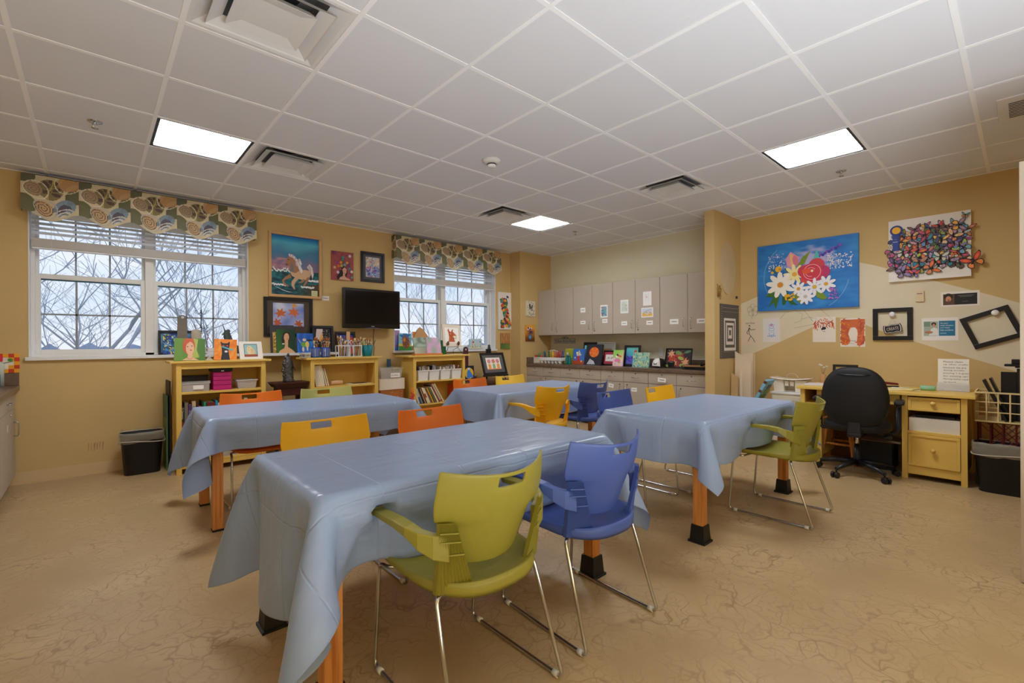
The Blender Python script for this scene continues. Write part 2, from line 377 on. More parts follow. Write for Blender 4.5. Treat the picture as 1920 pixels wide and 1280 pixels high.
# printed valances
def fabric(u, v):      # one repeat, u across, v up (v grows with height, unit = repeat width)
    c = (214, 200, 165)
    def d(x, y): return sqrt((u-x)**2+(v-y)**2)
    def spiral(x, y, r, c0, c1):
        q = d(x, y)
        if q > r: return None
        a = math.atan2(v-y, u-x)/(2*pi); k = (q/r*3.2-a) % 1
        return c1 if k < .28 else c0
    nn = noise.noise(V((u*5, v*5, 0)))
    if d(.05, .95) < .2 or d(1.0, .98) < .13: c = (98, 100, 76)
    if d(.03, .2) < .24: c = (112, 112, 78)
    if d(.95, .5) < .2: c = (104, 104, 72)
    if d(.5, .68) < .23:
        c = (140, 126, 86)
        for (lx, ly, an) in ((.43,.8,2.2),(.57,.82,.9),(.62,.7,.4),(.6,.58,-.3),(.42,.62,3.4),(.5,.9,1.57)):
            x, y = u-lx, v-ly; p = x*cos(an)+y*sin(an); q = -x*sin(an)+y*cos(an)
            if (p/.09)**2+(q/.04)**2 < 1: c = (96, 76, 66)
        if abs(u-.5-.05*sin(v*9)) < .012: c = (190, 175, 90)
    if d(.83, .86) < .2: c = (188, 146, 98) if nn > -.1 else (200, 162, 112)
    if abs(d(.8, .84)-.23) < .01: c = (228, 218, 190)
    s = spiral(.2, .62, .17, (178, 150, 118), (120, 112, 104)); c = s or c
    if abs(d(.25, .62)-.21) < .01: c = (230, 222, 198)
    if d(.75, .25) < .2:
        c = (122, 140, 156) if nn > 0 else (134, 156, 174)
        for (lx, ly, an) in ((.7,.28,.8),(.8,.25,2.4),(.7,.17,-.2)):
            x, y = u-lx, v-ly; p = x*cos(an)+y*sin(an); q = -x*sin(an)+y*cos(an)
            if (p/.09)**2+(q/.045)**2 < 1: c = (92, 88, 104)
        if int(d(.72, .02)*26) % 2 and d(.72, .02) < .22: c = (222, 214, 196)
    s = spiral(.38, .23, .17, (206, 172, 128), (98, 78, 68)); c = s or c
    if abs(d(.42, .23)-.2) < .012: c = (196, 190, 180)
    return tuple(int(q*(1+.06*nn)) for q in c)
def valance(xs, x1, lab, ztop):
    o = thing('window_valance', lab, 'valance', ((xs[0]+x1)/2, 5.9, ztop))
    cx = (xs[0]+x1)/2; sec = list(xs)+[x1]
    for a, c in zip(sec, sec[1:]):
        k = MB(); w = c-a
        def low(u): return -.345+.04*cos(2*pi*(u-.02))-.008
        def fn(u, v):
            zl = low(u); z = zl*(1-v)
            return (a-cx+u*w, -.115-.028*(1-v)-.004*sin(pi*u), z)
        k.grid(fn, 62, 58, cf=lambda u, v: fabric(u, v*.97))
        k.build('swag', PM, o)
    for x in (xs[0], x1):
        k = MB(); k.grid(lambda u, v: (x-cx, -.115*u-.028*(1-v)*u, -.31*(1-v)), 10, 30, cf=lambda u, v: fabric(u*.35, .1+.9*v))
        k.build('side_return', PM, o)
    B1('top_board', (xs[0]-cx, x1-cx, -.113, -.003, -.012, 0), mat('board_brown', (90, 80, 60), .8), o)
valance([-.449, -.083, .281, .644, 1.005], 1.372, 'long scalloped valance with shells and leaves over the wide left window', 2.70)
valance([3.09, 3.46, 3.83, 4.215, 4.605], 4.99, 'scalloped shell-print valance over the window beside the television', 2.70)
# ---------------------------------------------------------------- ceiling
tile = mat('ceiling_tile', (226, 228, 234), .85, bump=.12, bscale=500, var=.012, vscale=1.2)
T_ = .6096; gx = lambda u: (u+.5226)*T_; gy = lambda v: (v+4.3568)*T_
LIGHTS = [(0, 2), (6, 2), (6, -3)]; VENTS = [(1, 2), (5, 2), (6, -1), (0, -1)]
k = MB()
for u in range(-3, 10):
    for v in range(-6, 6):
        if (u, v) in LIGHTS+VENTS: continue
        a, b_ = max(gx(u), X0), min(gx(u+1), X1); c, d = max(gy(v), Y0), min(gy(v+1), Y1)
        if a >= b_ or c >= d: continue
        k.poly([(a, c, H), (a, d, H), (b_, d, H), (b_, c, H)])
k.box(X0-.1, X1+.1, Y0-.1, Y1+.1, H+.30, H+.33)
struct(k.build('ceiling', tile))
k = MB(); hw = .012
for u in range(-3, 11):
    if X0 < gx(u) < X1: k.box(gx(u)-hw, gx(u)+hw, Y0, Y1, H-.0035, H+.012)
for v in range(-6, 7):
    if not Y0 < gy(v) < Y1: continue
    xs = [X0]+[gx(u) for u in range(-3, 11) if X0 < gx(u) < X1]+[X1]
    for a, b_ in zip(xs, xs[1:]): k.box(a+hw, b_-hw, gy(v)-hw, gy(v)+hw, H-.003, H+.012)
struct(k.build('trim_3', mat('tbar_white', (248, 249, 252), .4, var=.01)))
k = MB()
for q in ((X0, X1, Y1-.022, Y1, H-.004, H), (X1-.022, X1, Y0, Y1, H-.004, H)): k.box(*q)
struct(k.build('trim_4', mat('tbar_white')))
lens = mat('lens_lit', (255, 255, 255), .4)
t = lens.node_tree; t.nodes.clear(); em = N(t, 'ShaderNodeEmission', inp={'Strength': LAMP}); em.inputs[0].default_value = (.95, .97, 1, 1)
mo = N(t, 'ShaderNodeOutputMaterial'); t.links.new(em.outputs[0], mo.inputs[0])
lfr = mat('luminaire_gap', (50, 50, 54), .5); lwh = mat('luminaire_white', (240, 240, 240), .4)
LL = {(0, 2): 'lit square ceiling light above the left window, next to an air diffuser', (6, 2): 'lit square ceiling light nearest the cabinets, touching an air diffuser', (6, -3): 'lit square ceiling light in front of the butterfly collage wall'}
for (u, v) in LIGHTS:
    o = thing('ceiling_light', LL[(u, v)], 'ceiling light', ((gx(u)+gx(u+1))/2, (gy(v)+gy(v+1))/2, H))
    h = T_/2-.012
    k = MB()
    for q in ((-h, h, -h, -h+.02, 0, .1), (-h, h, h-.02, h, 0, .1), (-h, -h+.02, -h+.02, h-.02, 0, .1), (h-.02, h, -h+.02, h-.02, 0, .1)): k.box(*q)
    k.box(-h, h, -h, h, .1, .11)
    k.build('housing', lfr, o)
    k = MB(); h2 = h-.022
    k.box(-h2, h2, -h2, h2, .012, .018)
    k.build('lens', lens, o)
    k = MB()
    for j in range(1, 4):
        x = -h2+2*h2*j/4
        k.box(x-.002, x+.002, -h2, h2, .006, .0118); k.box(-h2, h2, x-.002, x+.002, .006, .0118)
    k.build('louvre', lwh, o)
dfm = mat('diffuser_white', (226, 226, 226), .3, var=.01); dark = mat('duct_dark', (38, 38, 42), .7); ductm = mat('duct_grey', (150, 150, 154), .5, .3)
DL = {(1, 2): 'square air diffuser beside the ceiling light above the left window', (5, 2): 'square air diffuser touching the ceiling light nearest the cabinets', (6, -1): 'square air diffuser in the ceiling near the partition wall end', (0, -1): 'large-looking square air diffuser nearest the viewer, at the top edge'}
for (u, v) in VENTS:
    o = thing('air_diffuser', DL[(u, v)], 'air vent', ((gx(u)+gx(u+1))/2, (gy(v)+gy(v+1))/2, H))
    def cone(k, r0, z0, r1, z1, th=.003):
        for s_ in range(4):
            k.X = Matrix.Rotation(s_*pi/2, 4, 'Z')
            k.poly([(-r0, -r0, z0), (r0, -r0, z0), (r1, -r1, z1), (-r1, -r1, z1)]); k.poly([(-r0, -r0, z0+th), (-r1, -r1, z1+th), (r1, -r1, z1+th), (r0, -r0, z0+th)])
        k.X = None
    k = MB(); cone(k, .294, 0, .274, .0); cone(k, .274, 0, .2, .04); k.build('outer_cone', dfm, o)
    k = MB(); cone(k, .225, -.014, .22, -.008); cone(k, .22, -.008, .165, .022); k.build('middle_cone', dfm, o)
    k = MB(); k.poly([(-.1, -.1, -.004), (-.1, .1, -.004), (.1, .1, -.004), (.1, -.1, -.004)]); cone(k, .158, -.018, .1, -.004); cone(k, .158, -.018, .13, .015); k.build('centre_plate', dfm, o)
    k = MB(); k.box(-.2, .2, -.2, .2, .15, .155)
    for q in ((-.205, -.2, -.2, .2, .04, .15), (.2, .205, -.2, .2, .04, .15), (-.2, .2, -.205, -.2, .04, .15), (-.2, .2, .2, .205, .04, .15)): k.box(*q)
    k.build('duct', ductm, o)
    k = MB(); k.cyl((0, 0, .135), (0, 0, .149), .13, 28); k.build('duct_opening', dark, o)
o = thing('smoke_detector', 'round white smoke detector in the middle of the ceiling', 'smoke detector', (2.473, 2.975, H))
MB().lathe([(.0, 0), (.078, 0), (.078, -.012), (.06, -.03), (.045, -.034)][::-1], 24).build('base', dfm, o)
MB().lathe([(.0, -.062), (.03, -.06), (.036, -.05), (.036, -.034), (0, -.034)], 20).build('sensor', lwh, o)
MB().lathe([(.038, -.042), (.039, -.038), (.038, -.034)], 20).build('slot', dark, o)
chrome = mat('chrome', (205, 208, 212), .16, 1, var=.01)
for (x, y, l) in ((.021, 4.247, 'chrome fire sprinkler head in the ceiling left of the lights'), (4.935, 4.146, 'small fire sprinkler head beyond the light nearest the cabinets'), (4.981, 1.104, 'small fire sprinkler head above the desk wall')):
    o = thing('fire_sprinkler', l, 'sprinkler', (x, y, H))
    MB().lathe([(.012, -.008), (.04, -.003), (.042, 0)], 20).build('escutcheon', chrome, o)
    k = MB(); k.cyl((0, 0, 0), (0, 0, -.018), .009, 10); k.tube([(-.009, 0, -.014), (-.014, 0, -.026), (-.002, 0, -.042)], .0025, 6); k.tube([(.009, 0, -.014), (.014, 0, -.026), (.002, 0, -.042)], .0025, 6)
    k.lathe([(0, -.046), (.02, -.045), (.02, -.042), (0, -.042)], 12); k.build('nozzle', chrome, o)
o = thing('return_grille', 'small louvred grille in the ceiling at the right edge', 'air vent', (4.50, .02, H))
B1('plate', (-.25, .2, -.1, .1, -.008, 0), dfm, o, bevel=.002)
k = MB()
for j in range(10): k.box(-.15+j*.03, -.135+j*.03, -.05, .05, -.0085, -.0079)
k.build('slot', dark, o)
# the open door at the right edge of the view
d = struct(bpy.data.objects.new('door_1', None)); C.objects.link(d); d.location = (3.478, .02, 0)
doorm = mat('door_cream', (196, 180, 160), .45, var=.03)
B1('door_leaf', (-.022, .022, -.9, 0, .005, 2.115), doorm, d, bevel=.002)
B1('edge_plate', (-.0015-.011, .0135-.002, -.001, .0012, .95, 1.06), mat('brass_dull', (150, 140, 125), .35, .8), d)
k = MB(); k.smooth = True
k.cyl((-.022, -.07, 1.008), (-.034, -.07, 1.008), .032, 20); k.cyl((-.034, -.07, 1.008), (-.055, -.07, 1.008), .012, 14)
k.X = Matrix.Translation((-.055, -.07, 1.008)) @ Matrix.Rotation(-pi/2, 4, 'Y'); k.lathe([(.012, 0), (.026, .008), (.028, .02), (.022, .032), (0, .036)], 18); k.X = None
k.build('door_knob', mat('satin_steel', (190, 192, 198), .3, 1), d)
# outdoors: snowy ground, far woods and bare trees
struct(B1('ground', (-90, 110, 6.6, 160, -4.1, -4.0), mat('winter_ground', (140, 150, 168), .9, var=.25, vscale=.6)))
bark = mat('bare_bark', (172, 174, 180), .9, var=.15)
def tree(x, y, z0, hgt, seed, label, lean=0, dens=5, trunk=.16):
    dens = 5; trunk *= .45
    g = random.Random(seed); k = MB()
    def br(p, d, L, r, lv):
        n = 4; pts = [p]; dd = d.copy()
        for i in range(n):
            dd = (dd+V((g.uniform(-.22, .22), g.uniform(-.22, .22), g.uniform(-.08, .14)))).normalized(); pts.append(pts[-1]+dd*L/n)
        k.tube(pts, [max(.005, r*(1-.4*i/n)) for i in range(n+1)], 6 if lv < 2 else 3, caps=False)
        if lv >= dens: return
        for i in range((3, 3, 3, 2, 2, 2, 2)[lv] if lv else 6):
            t_ = g.uniform(.35, 1) if lv else g.uniform(.3, 1); q = pts[min(n, int(t_*n)+1)]
            a = g.uniform(0, 2*pi); s_ = g.uniform(.5, 1.0)
            br(q, (dd*.75+V((cos(a), sin(a), g.uniform(-.05, .6)))*s_).normalized(), L*g.uniform(.6, .85), r*.55, lv+1)
    br(V((0, 0, 0)), V((lean, 0, 1)).normalized(), hgt*.42, trunk, 0)
    return tag(k.build('bare_tree', bark, loc=(x, y, z0)), label, 'tree', None)
tree(.2, 13, -4, 9.5, 3, 'big bare branching tree outside the left half of the wide window', .05, 5, .2)
tree(3.2, 21, -4, 9.5, 8, 'bare tree outside seen through the right half of the wide window', 0, 5, .16)
tree(-1.0, 26, -4, 8.5, 5, 'smaller bare tree far behind the big branching one', 0, 5, .14)
tree(13.5, 20, -4, 9.0, 12, 'thin bare tree outside the left sash of the television-side window', 0, 5, .1)
tree(19.5, 23, -4, 8, 21, 'bare tree outside the right sash of the television-side window', 0, 5, .14)
tree(6.5, 34, -4, 8, 31, 'distant bare tree right of the wide window centre', 0, 5, .14)
k = MB(); g = random.Random(5)
for j in range(160):
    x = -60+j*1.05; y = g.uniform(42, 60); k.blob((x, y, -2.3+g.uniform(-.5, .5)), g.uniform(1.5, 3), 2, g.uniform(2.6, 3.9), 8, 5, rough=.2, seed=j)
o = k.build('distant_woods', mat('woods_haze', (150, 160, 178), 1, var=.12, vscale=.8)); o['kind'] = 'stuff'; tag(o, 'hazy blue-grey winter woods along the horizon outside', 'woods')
# ================================================================ tables and cloths
wood = mat('orange_wood', (196, 128, 62), .42, var=.0)
t = wood.node_tree; b = bsdf(wood)
tcn = N(t, 'ShaderNodeTexCoord'); mp = N(t, 'ShaderNodeMapping', inp={'Scale': (40, 40, 2)}); t.links.new(tcn.outputs['Object'], mp.inputs[0])
nzw = N(t, 'ShaderNodeTexNoise', inp={'Scale': 1.5, 'Detail': 5}); t.links.new(mp.outputs[0], nzw.inputs['Vector'])
rw = ramp(t, [(.3, col((176, 104, 44))), (.5, col((204, 134, 66))), (.7, col((214, 150, 84)))]); t.links.new(nzw.outputs[0], rw.inputs[0]); t.links.new(rw.outputs[0], b.inputs['Base Color'])
capm = mat('black_rubber', (22, 20, 20), .5)
TOP = .728
clothm = mat('plastic_cloth', (158, 178, 212), .30, var=.015)
t = clothm.node_tree; b = bsdf(clothm)
tcn = N(t, 'ShaderNodeTexCoord'); brk = N(t, 'ShaderNodeTexBrick', inp={'Scale': 1, 'Mortar Size': .006, 'Mortar Smooth': 1., 'Brick Width': .34, 'Row Height': .27}); brk.offset = 0
t.links.new(tcn.outputs['UV'], brk.inputs['Vector'])
nzc = N(t, 'ShaderNodeTexNoise', inp={'Scale': 7, 'Detail': 3}); mpc = N(t, 'ShaderNodeMapping', inp={'Scale': (.5, 2, 1)}); t.links.new(tcn.outputs['UV'], mpc.inputs[0]); t.links.new(mpc.outputs[0], nzc.inputs['Vector'])
ad = N(t, 'ShaderNodeMath', operation='MULTIPLY_ADD', inp={1: -.25}); t.links.new(brk.outputs['Fac'], ad.inputs[0]); t.links.new(nzc.outputs[0], ad.inputs[2])
bpc = N(t, 'ShaderNodeBump', inp={'Strength': .6, 'Distance': .012}); t.links.new(ad.outputs[0], bpc.inputs['Height']); t.links.new(bpc.outputs[0], b.inputs['Normal'])
tl = N(t, 'ShaderNodeBsdfTranslucent'); tl.inputs[0].default_value = col((120, 160, 225)); msx = N(t, 'ShaderNodeMixShader', inp={0: .14})
out = [n for n in t.nodes if n.type == 'OUTPUT_MATERIAL'][0]
t.links.new(b.outputs[0], msx.inputs[1]); t.links.new(tl.outputs[0], msx.inputs[2]); t.links.new(msx.outputs[0], out.inputs[0])
def drape(x0, x1, y0, y1, ov, rot, cx, cy, pins, steps=330, seed=1):
    # a sheet simulated as particles and threads over the table top; ov = overhang left, right, near, far; pins = chair arms (x, y_end, z, sign)
    h = .024; nx = int((x1-x0+ov[0]+ov[1])/h)+1; ny = int((y1-y0+ov[2]+ov[3])/h)+1
    xs = np.linspace(x0-ov[0], x1+ov[1], nx); ys = np.linspace(y0-ov[2], y1+ov[3], ny); hx = xs[1]-xs[0]; hy = ys[1]-ys[0]
    rg = np.random.RandomState(seed)
    P = np.zeros((nx, ny, 3)); P[..., 0] = xs[:, None]; P[..., 1] = ys[None]; P[..., 2] = TOP+.008
    ax_ = np.maximum(0, np.maximum(x0-P[..., 0], P[..., 0]-x1)); ay_ = np.maximum(0, np.maximum(y0-P[..., 1], P[..., 1]-y1))
    sgx = np.sign(P[..., 0]); sgy = np.sign(P[..., 1]); rr_ = np.sqrt(ax_**2+ay_**2); cor = (ax_ > 0) & (ay_ > 0)
    P[..., 0] = np.clip(P[..., 0], x0-.003, x1+.003)+sgx*np.where(cor, ax_*.42, ax_*.04)+rg.randn(nx, ny)*.0015
    P[..., 1] = np.clip(P[..., 1], y0-.003, y1+.003)+sgy*np.where(cor, ay_*.42, ay_*.04)+rg.randn(nx, ny)*.0015
    P[..., 2] = TOP+.008-rr_*np.where(cor, .9, .99)
    Q = P.copy()
    FX = (P[..., 0] > x0+.004) & (P[..., 0] < x1-.004) & (P[..., 1] > y0+.004) & (P[..., 1] < y1-.004); F0 = P[FX].copy(); F0[:, 2] = TOP+.007
    def con(A, B_, L, k=1.):
        d = P[B_]-P[A]; l = np.sqrt((d*d).sum(-1))[..., None]+1e-9; c = d*((l-L)/l*.5*k); P[A] += c; P[B_] -= c
    S = slice
    cons = []
    for o_ in (0, 1):
        e = lambda n, st, o_=o_: (S(o_, n-st, 2), S(o_+st, n, 2))
        for st in (1,):
            na = len(range(o_, nx-1, 2)); cons.append(((S(o_, o_+2*na, 2), S(None)), (S(o_+1, o_+1+2*na, 2), S(None)), hx, 1.))
            nb = len(range(o_, ny-1, 2)); cons.append(((S(None), S(o_, o_+2*nb, 2)), (S(None), S(o_+1, o_+1+2*nb, 2)), hy, 1.))
    dg = sqrt(hx*hx+hy*hy)
    for o_ in (0, 1):
        na = len(range(o_, nx-1, 2))
        cons.append(((S(o_, o_+2*na, 2), S(0, ny-1)), (S(o_+1, o_+1+2*na, 2), S(1, ny)), dg, .7)); cons.append(((S(o_, o_+2*na, 2), S(1, ny)), (S(o_+1, o_+1+2*na, 2), S(0, ny-1)), dg, .7))
    for o_ in (0, 1, 2, 3):
        na = len(range(o_, nx-4, 8)); 
    def bend():
        for st in (3,):
            d = P[st*2:]-P[:-st*2]; l = np.sqrt((d*d).sum(-1))[..., None]+1e-9; c = d*((l-2*st*hx)/l)*.5*.04*(l < 2*st*hx)
            P[st*2:] -= c; P[:-st*2] += c
            d = P[:, st*2:]-P[:, :-st*2]; l = np.sqrt((d*d).sum(-1))[..., None]+1e-9; c = d*((l-2*st*hy)/l)*.5*.04*(l < 2*st*hy)
            P[:, st*2:] -= c; P[:, :-st*2] += c
    def collide():
        X, Y, Z = P[..., 0], P[..., 1], P[..., 2]
        ins = (X > x0) & (X < x1) & (Y > y0) & (Y < y1) & (Z < TOP+.007) & (Z > TOP-.12)
        dx0, dx1, dy0, dy1, dz = X-x0, x1-X, Y-y0, y1-Y, TOP+.007-Z
        m = np.minimum(np.minimum(dx0, dx1), np.minimum(dy0, dy1))
        t_ = ins & (dz <= m) & (dz < .012); Z[t_] = TOP+.007
        s_ = ins & ~t_
        a = s_ & (m == dx0); X[a] = x0-.002
        a = s_ & (m == dx1); X[a] = x1+.002
        a = s_ & (m == dy0); Y[a] = y0-.002
        a = s_ & (m == dy1); Y[a] = y1+.002
        for (ax, ye, az, sg) in pins:
            a = (np.abs(X-ax) < .035) & (np.abs(Z-az) < .03) & ((Y*sg) < ye*sg+.006) & ((Y*sg) > ye*sg-.12)
            Y[a] = ye+.008*sg
        np.maximum(Z, .02, out=Z); P[FX] = F0
    for s_ in range(steps):
        damp = .93 if s_ < steps*.7 else .8
        v = (P-Q)*damp; Q = P.copy(); P += v; P[..., 2] -= .00055
        for it in range(9):
            for A, B_, L, kk in cons: con(A, B_, L, kk)
            if it % 3 == 0: bend()
            collide()
        d = P-Q; n_ = np.sqrt((d*d).sum(-1))[..., None]; P = Q+d*np.minimum(1, .02/(n_+1e-9))
    return P, nx, ny, hx, hy
def table_with_cloth(cx, cy, w, d, ov, rz, lab, clab, pins, caps=True, seed=1, leg=.062):
    o = thing('work_table', lab, 'table', (cx, cy, 0), rz, 'tables under blue plastic cloths')
    B1('tabletop', (-w/2+.006, w/2-.006, -d/2+.006, d/2-.006, TOP-.028, TOP-.001), wood, o, bevel=.006)
    k = MB(); i = .05
    for q in ((-w/2+i, w/2-i, -d/2+i, -d/2+i+.02, TOP-.095, TOP-.028), (-w/2+i, w/2-i, d/2-i-.02, d/2-i, TOP-.095, TOP-.028), (-w/2+i, -w/2+i+.02, -d/2+i, d/2-i, TOP-.095, TOP-.028), (w/2-i-.02, w/2-i, -d/2+i, d/2-i, TOP-.095, TOP-.028)): k.box(*q)
    k.build('apron', wood, o)
    for sx in (-1, 1):
        for sy in (-1, 1):
            x, y = sx*(w/2-.055), sy*(d/2-.055)
            l = B1('leg', (x-leg/2, x+leg/2, y-leg/2, y+leg/2, .012, TOP-.03), wood, o, bevel=.004)
            if caps:
                k = MB(); a, b_ = leg/2+.022, leg/2+.007
                k.hexa([(x-a, y-a, 0), (x+a, y-a, 0), (x+a, y+a, 0), (x-a, y+a, 0)], [(x-a, y-a, .012), (x+a, y-a, .012), (x+a, y+a, .012), (x-a, y+a, .012)])
                k.hexa([(x-a+.008, y-a+.008, .012), (x+a-.008, y-a+.008, .012), (x+a-.008, y+a-.008, .012), (x-a+.008, y+a-.008, .012)], [(x-b_, y-b_, .105), (x+b_, y-b_, .105), (x+b_, y+b_, .105), (x-b_, y+b_, .105)])
                k.build('foot_cap', capm, l)
            else: B1('foot_cap', (x-leg/2-.001, x+leg/2+.001, y-leg/2-.001, y+leg/2+.001, 0, .012), capm, l)
    ca, sa = cos(-rz), sin(-rz)
    lp = [((x-cx)*ca-(y-cy)*sa, (x-cx)*sa+(y-cy)*ca, z, s_) for x, y, z, s_ in pins]
    P, nx, ny, hx, hy = drape(-w/2-.012, w/2+.012, -d/2-.012, d/2+.012, ov, 0, 0, 0, lp, seed=seed)
    me = bpy.data.meshes.new('tablecloth')
    me.from_pydata([tuple(p) for p in P.reshape(-1, 3)], [], [(i*ny+j, (i+1)*ny+j, (i+1)*ny+j+1, i*ny+j+1) for i in range(nx-1) for j in range(ny-1)])
    uv = me.uv_layers.new(name='UVMap'); li = np.zeros(len(me.loops), int); me.loops.foreach_get('vertex_index', li)
    u_ = np.stack([(li//ny)*hx, (li % ny)*hy], -1).astype(np.float32); uv.data.foreach_set('uv', u_.ravel())
    me.polygons.foreach_set('use_smooth', [True]*len(me.polygons)); me.materials.append(clothm)
    c = bpy.data.objects.new('tablecloth', me); C.objects.link(c); c.location = (cx, cy, 0); c.rotation_euler.z = rz
    c.location.z = .004
    tag(c, clab, 'tablecloth', 'blue plastic tablecloths')
# ================================================================ chairs
PL = {'green': mat('chair_green', (146, 138, 50), .42, var=.01), 'blue': mat('chair_blue', (70, 92, 162), .42, var=.01), 'yellow': mat('chair_yellow', (242, 184, 26), .42, var=.01),
      'orange': mat('chair_orange', (232, 118, 28), .42, var=.01), 'lime': mat('chair_lime', (190, 188, 108), .42, var=.01), 'lemon': mat('chair_lemon', (246, 204, 70), .42, var=.01)}
clearm = mat('glide_clear', (226, 226, 222), .3)
def interp(x, pts):
    for (a, p), (b_, q) in zip(pts, pts[1:]):
        if x <= b_:
            t_ = max(0, (x-a)/(b_-a)); return p+(q-p)*t_
    return pts[-1][1]
HW = [(.500, .146), (.512, .153), (.56, .168), (.63, .190), (.645, .212), (.66, .230), (.70, .236), (.77, .229), (.80, .223), (.83, .223)]
def back_pt(s, z, dz=0):      # s in -1..1 across, z height
    w = interp(z, HW); tt = (z-.46)/.36
    yc = -.158-.022*sin(pi*min(1, max(0, tt*.8)))-.108*max(0, tt)**1.3
    k = .040+.060*max(0, tt)**.6
    return V((s*w, yc+k*s*s, z+.026*max(0, tt)**3*s*s-.012*(1-min(1, max(0, (z-.50)/.08)))*(1-s*s)))
def make_chair(cn, label, group=None):
    m = PL[cn]; o = thing('stacking_armchair', label, 'chair', group=group)
    # backrest shell with a grip slot
    sv = [-1, -.97, -.9, -.8, -.68, -.55, -.42, -.25, -.17, -.08, 0, .08, .17, .25, .42, .55, .68, .8, .9, .97, 1]
    zv = [.500, .507, .515, .53, .55, .58, .605, .62, .632, .645, .658, .68, .705, .73, .754, .762, .782, .789, .80]
    I = {}; k = MB(); k.smooth = True
    for i, s_ in enumerate(sv):
        for j, z in enumerate(zv):
            s2 = s_*(.92 if (z == .754 and abs(s_) == .25) else 1)
            I[i, j] = k.vert(back_pt(s2, z))
    for i in range(len(sv)-1):
        for j in range(len(zv)-1):
            if -.25 <= sv[i] and sv[i+1] <= .25 and .754 <= zv[j] and zv[j+1] <= .789: continue
            k.face((I[i, j], I[i+1, j], I[i+1, j+1], I[i, j+1]))
    k.build('backrest', m, o, solid=.008, bevel=.0015)
    # seat shell: flat front, round rear, shallow dish and turned-down rim
    def outline(a):     # angle 0..2pi -> plan outline
        c_, s_ = cos(a), sin(a); n_ = 4.5 if s_ > 0 else 2.5
        r = (abs(c_/.238)**n_+abs(s_/(.25 if s_ > 0 else .258))**n_)**(-1/n_)
        return r*c_, .02+r*s_
    k = MB(); k.smooth = True; n_ = 48; rings = []
    for f in (0, .25, .5, .7, .85, .94, 1.0):
        ring = []
        for i in range(n_):
            x, y = outline(2*pi*i/n_); x *= f; y = .02+(y-.02)*f
            z = .432+.022*f**3+.004-(.03*max(0, (y-.15)/.12)**2 if y > .15 else 0)+(.004 if y < 0 else 0)*f
            ring.append(k.vert((x, y, z)))
        rings.append(ring)
    for dz, gr in ((-.006, 1.012), (-.022, 1.016), (-.036, 1.005)):
        ring = []
        for i in range(n_):
            x, y = outline(2*pi*i/n_); z = .456-(.03*max(0, (y-.15)/.12)**2 if y > .15 else 0)
            rear = max(0, -(y+.02)/.17); ring.append(k.vert((x*gr, .02+(y-.02)*gr, z+dz*(.55+.55*rear))))
        rings.append(ring)
    for f, z in ((.97, .428), (.9, .424), (.5, .415), (0.0, .412)):
        ring = []
        for i in range(n_):
            x, y = outline(2*pi*i/n_); x *= f; y = .02+(y-.02)*f
            ring.append(k.vert((x, y, z-(.03*max(0, (y-.15)/.12)**2 if y > .15 else 0))))
        rings.append(ring)
    for a, b_ in zip(rings, rings[1:]):
        for i in range(n_): k.face((a[i], a[(i+1) % n_], b_[(i+1) % n_], b_[i]))
    k.build('seat', m, o)
    # side uprights with ribs, and arms
    for sx in (-1, 1):
        k = MB()
        def up_pt(u, z, off=0):    # u 0 outer .. 1 inner
            tt = (z-.43)/.225; xo = .222+.004*tt; xi = .112+.072*tt
            x = xo+(xi-xo)*u; y = interp(z, [(.43, -.142), (.56, -.160), (.655, -.172)])-.050*u*(1-.35*tt)
            return V((sx*x, y+off, z))
        zs = [.425, .47, .52, .555, .56, .598, .603, .63, .658]
        for f_ in (0,):
            nu = 20
            def fn(off):
                return [[k.vert(up_pt(i/nu, z, off+(.0065 if (i % 2 and 0 < i < nu) else -.001))) for z in zs] for i in range(nu+1)]
            A = fn(-.006); Bk = [[k.vert(up_pt(i/nu, z, .012)) for z in zs] for i in (0, nu)]
            for i in range(nu):
                for j in range(len(zs)-1): k.face((A[i][j], A[i+1][j], A[i+1][j+1], A[i][j+1]))
            for j in range(len(zs)-1):
                k.face((Bk[0][j], A[0][j], A[0][j+1], Bk[0][j+1])); k.face((A[nu][j], Bk[1][j], Bk[1][j+1], A[nu][j+1])); k.face((Bk[1][j], Bk[0][j], Bk[0][j+1], Bk[1][j+1]))
            k.face([a[-1] for a in A]+[Bk[1][-1], Bk[0][-1]]); k.face([a[0] for a in A][::-1]+[Bk[0][0], Bk[1][0]])
        k.smooth = False
        for z in (.5575, .6, .63): k.beam(up_pt(.02, z, -.008), up_pt(.98, z, -.008), .006, .004)
        k.box(sx*.190-.006, sx*.190+.006, -.165, -.15, .64, .672)
        k.build('side_upright', m, o)
        k = MB()       # arm: outward block then a flat rest running forward
        pth = [(.188, -.172, .600, .085), (.232, -.150, .606, .075), (.262, -.120, .616, .055), (.278, -.085, .628, .032), (.284, -.02, .634, .024), (.286, .06, .633, .022), (.285, .125, .628, .018)]
        wd = [.03, .034, .040, .044, .046, .044, .038]
        prev = None; secs = []
        for (x, y, z, hh), w_ in zip(pth, wd):
            i = pth.index((x, y, z, hh)); p = V((x, y, 0)); q = pth[min(i+1, len(pth)-1)]; r_ = pth[max(i-1, 0)]
            d_ = V((q[0]-r_[0], q[1]-r_[1], 0)).normalized(); n2 = V((-d_.y, d_.x, 0))
            top = z+.018; secs.append([k.vert((sx*(p+n2*a*w_/2).x, (p+n2*a*w_/2).y, zz)) for a, zz in ((-1, top-hh), (1, top-hh), (1, top), (-1, top))])
        for a, b_ in zip(secs, secs[1:]):
            for i in range(4): k.face((a[i], a[(i+1) % 4], b_[(i+1) % 4], b_[i]) if sx < 0 else (a[(i+1) % 4], a[i], b_[i], b_[(i+1) % 4]))
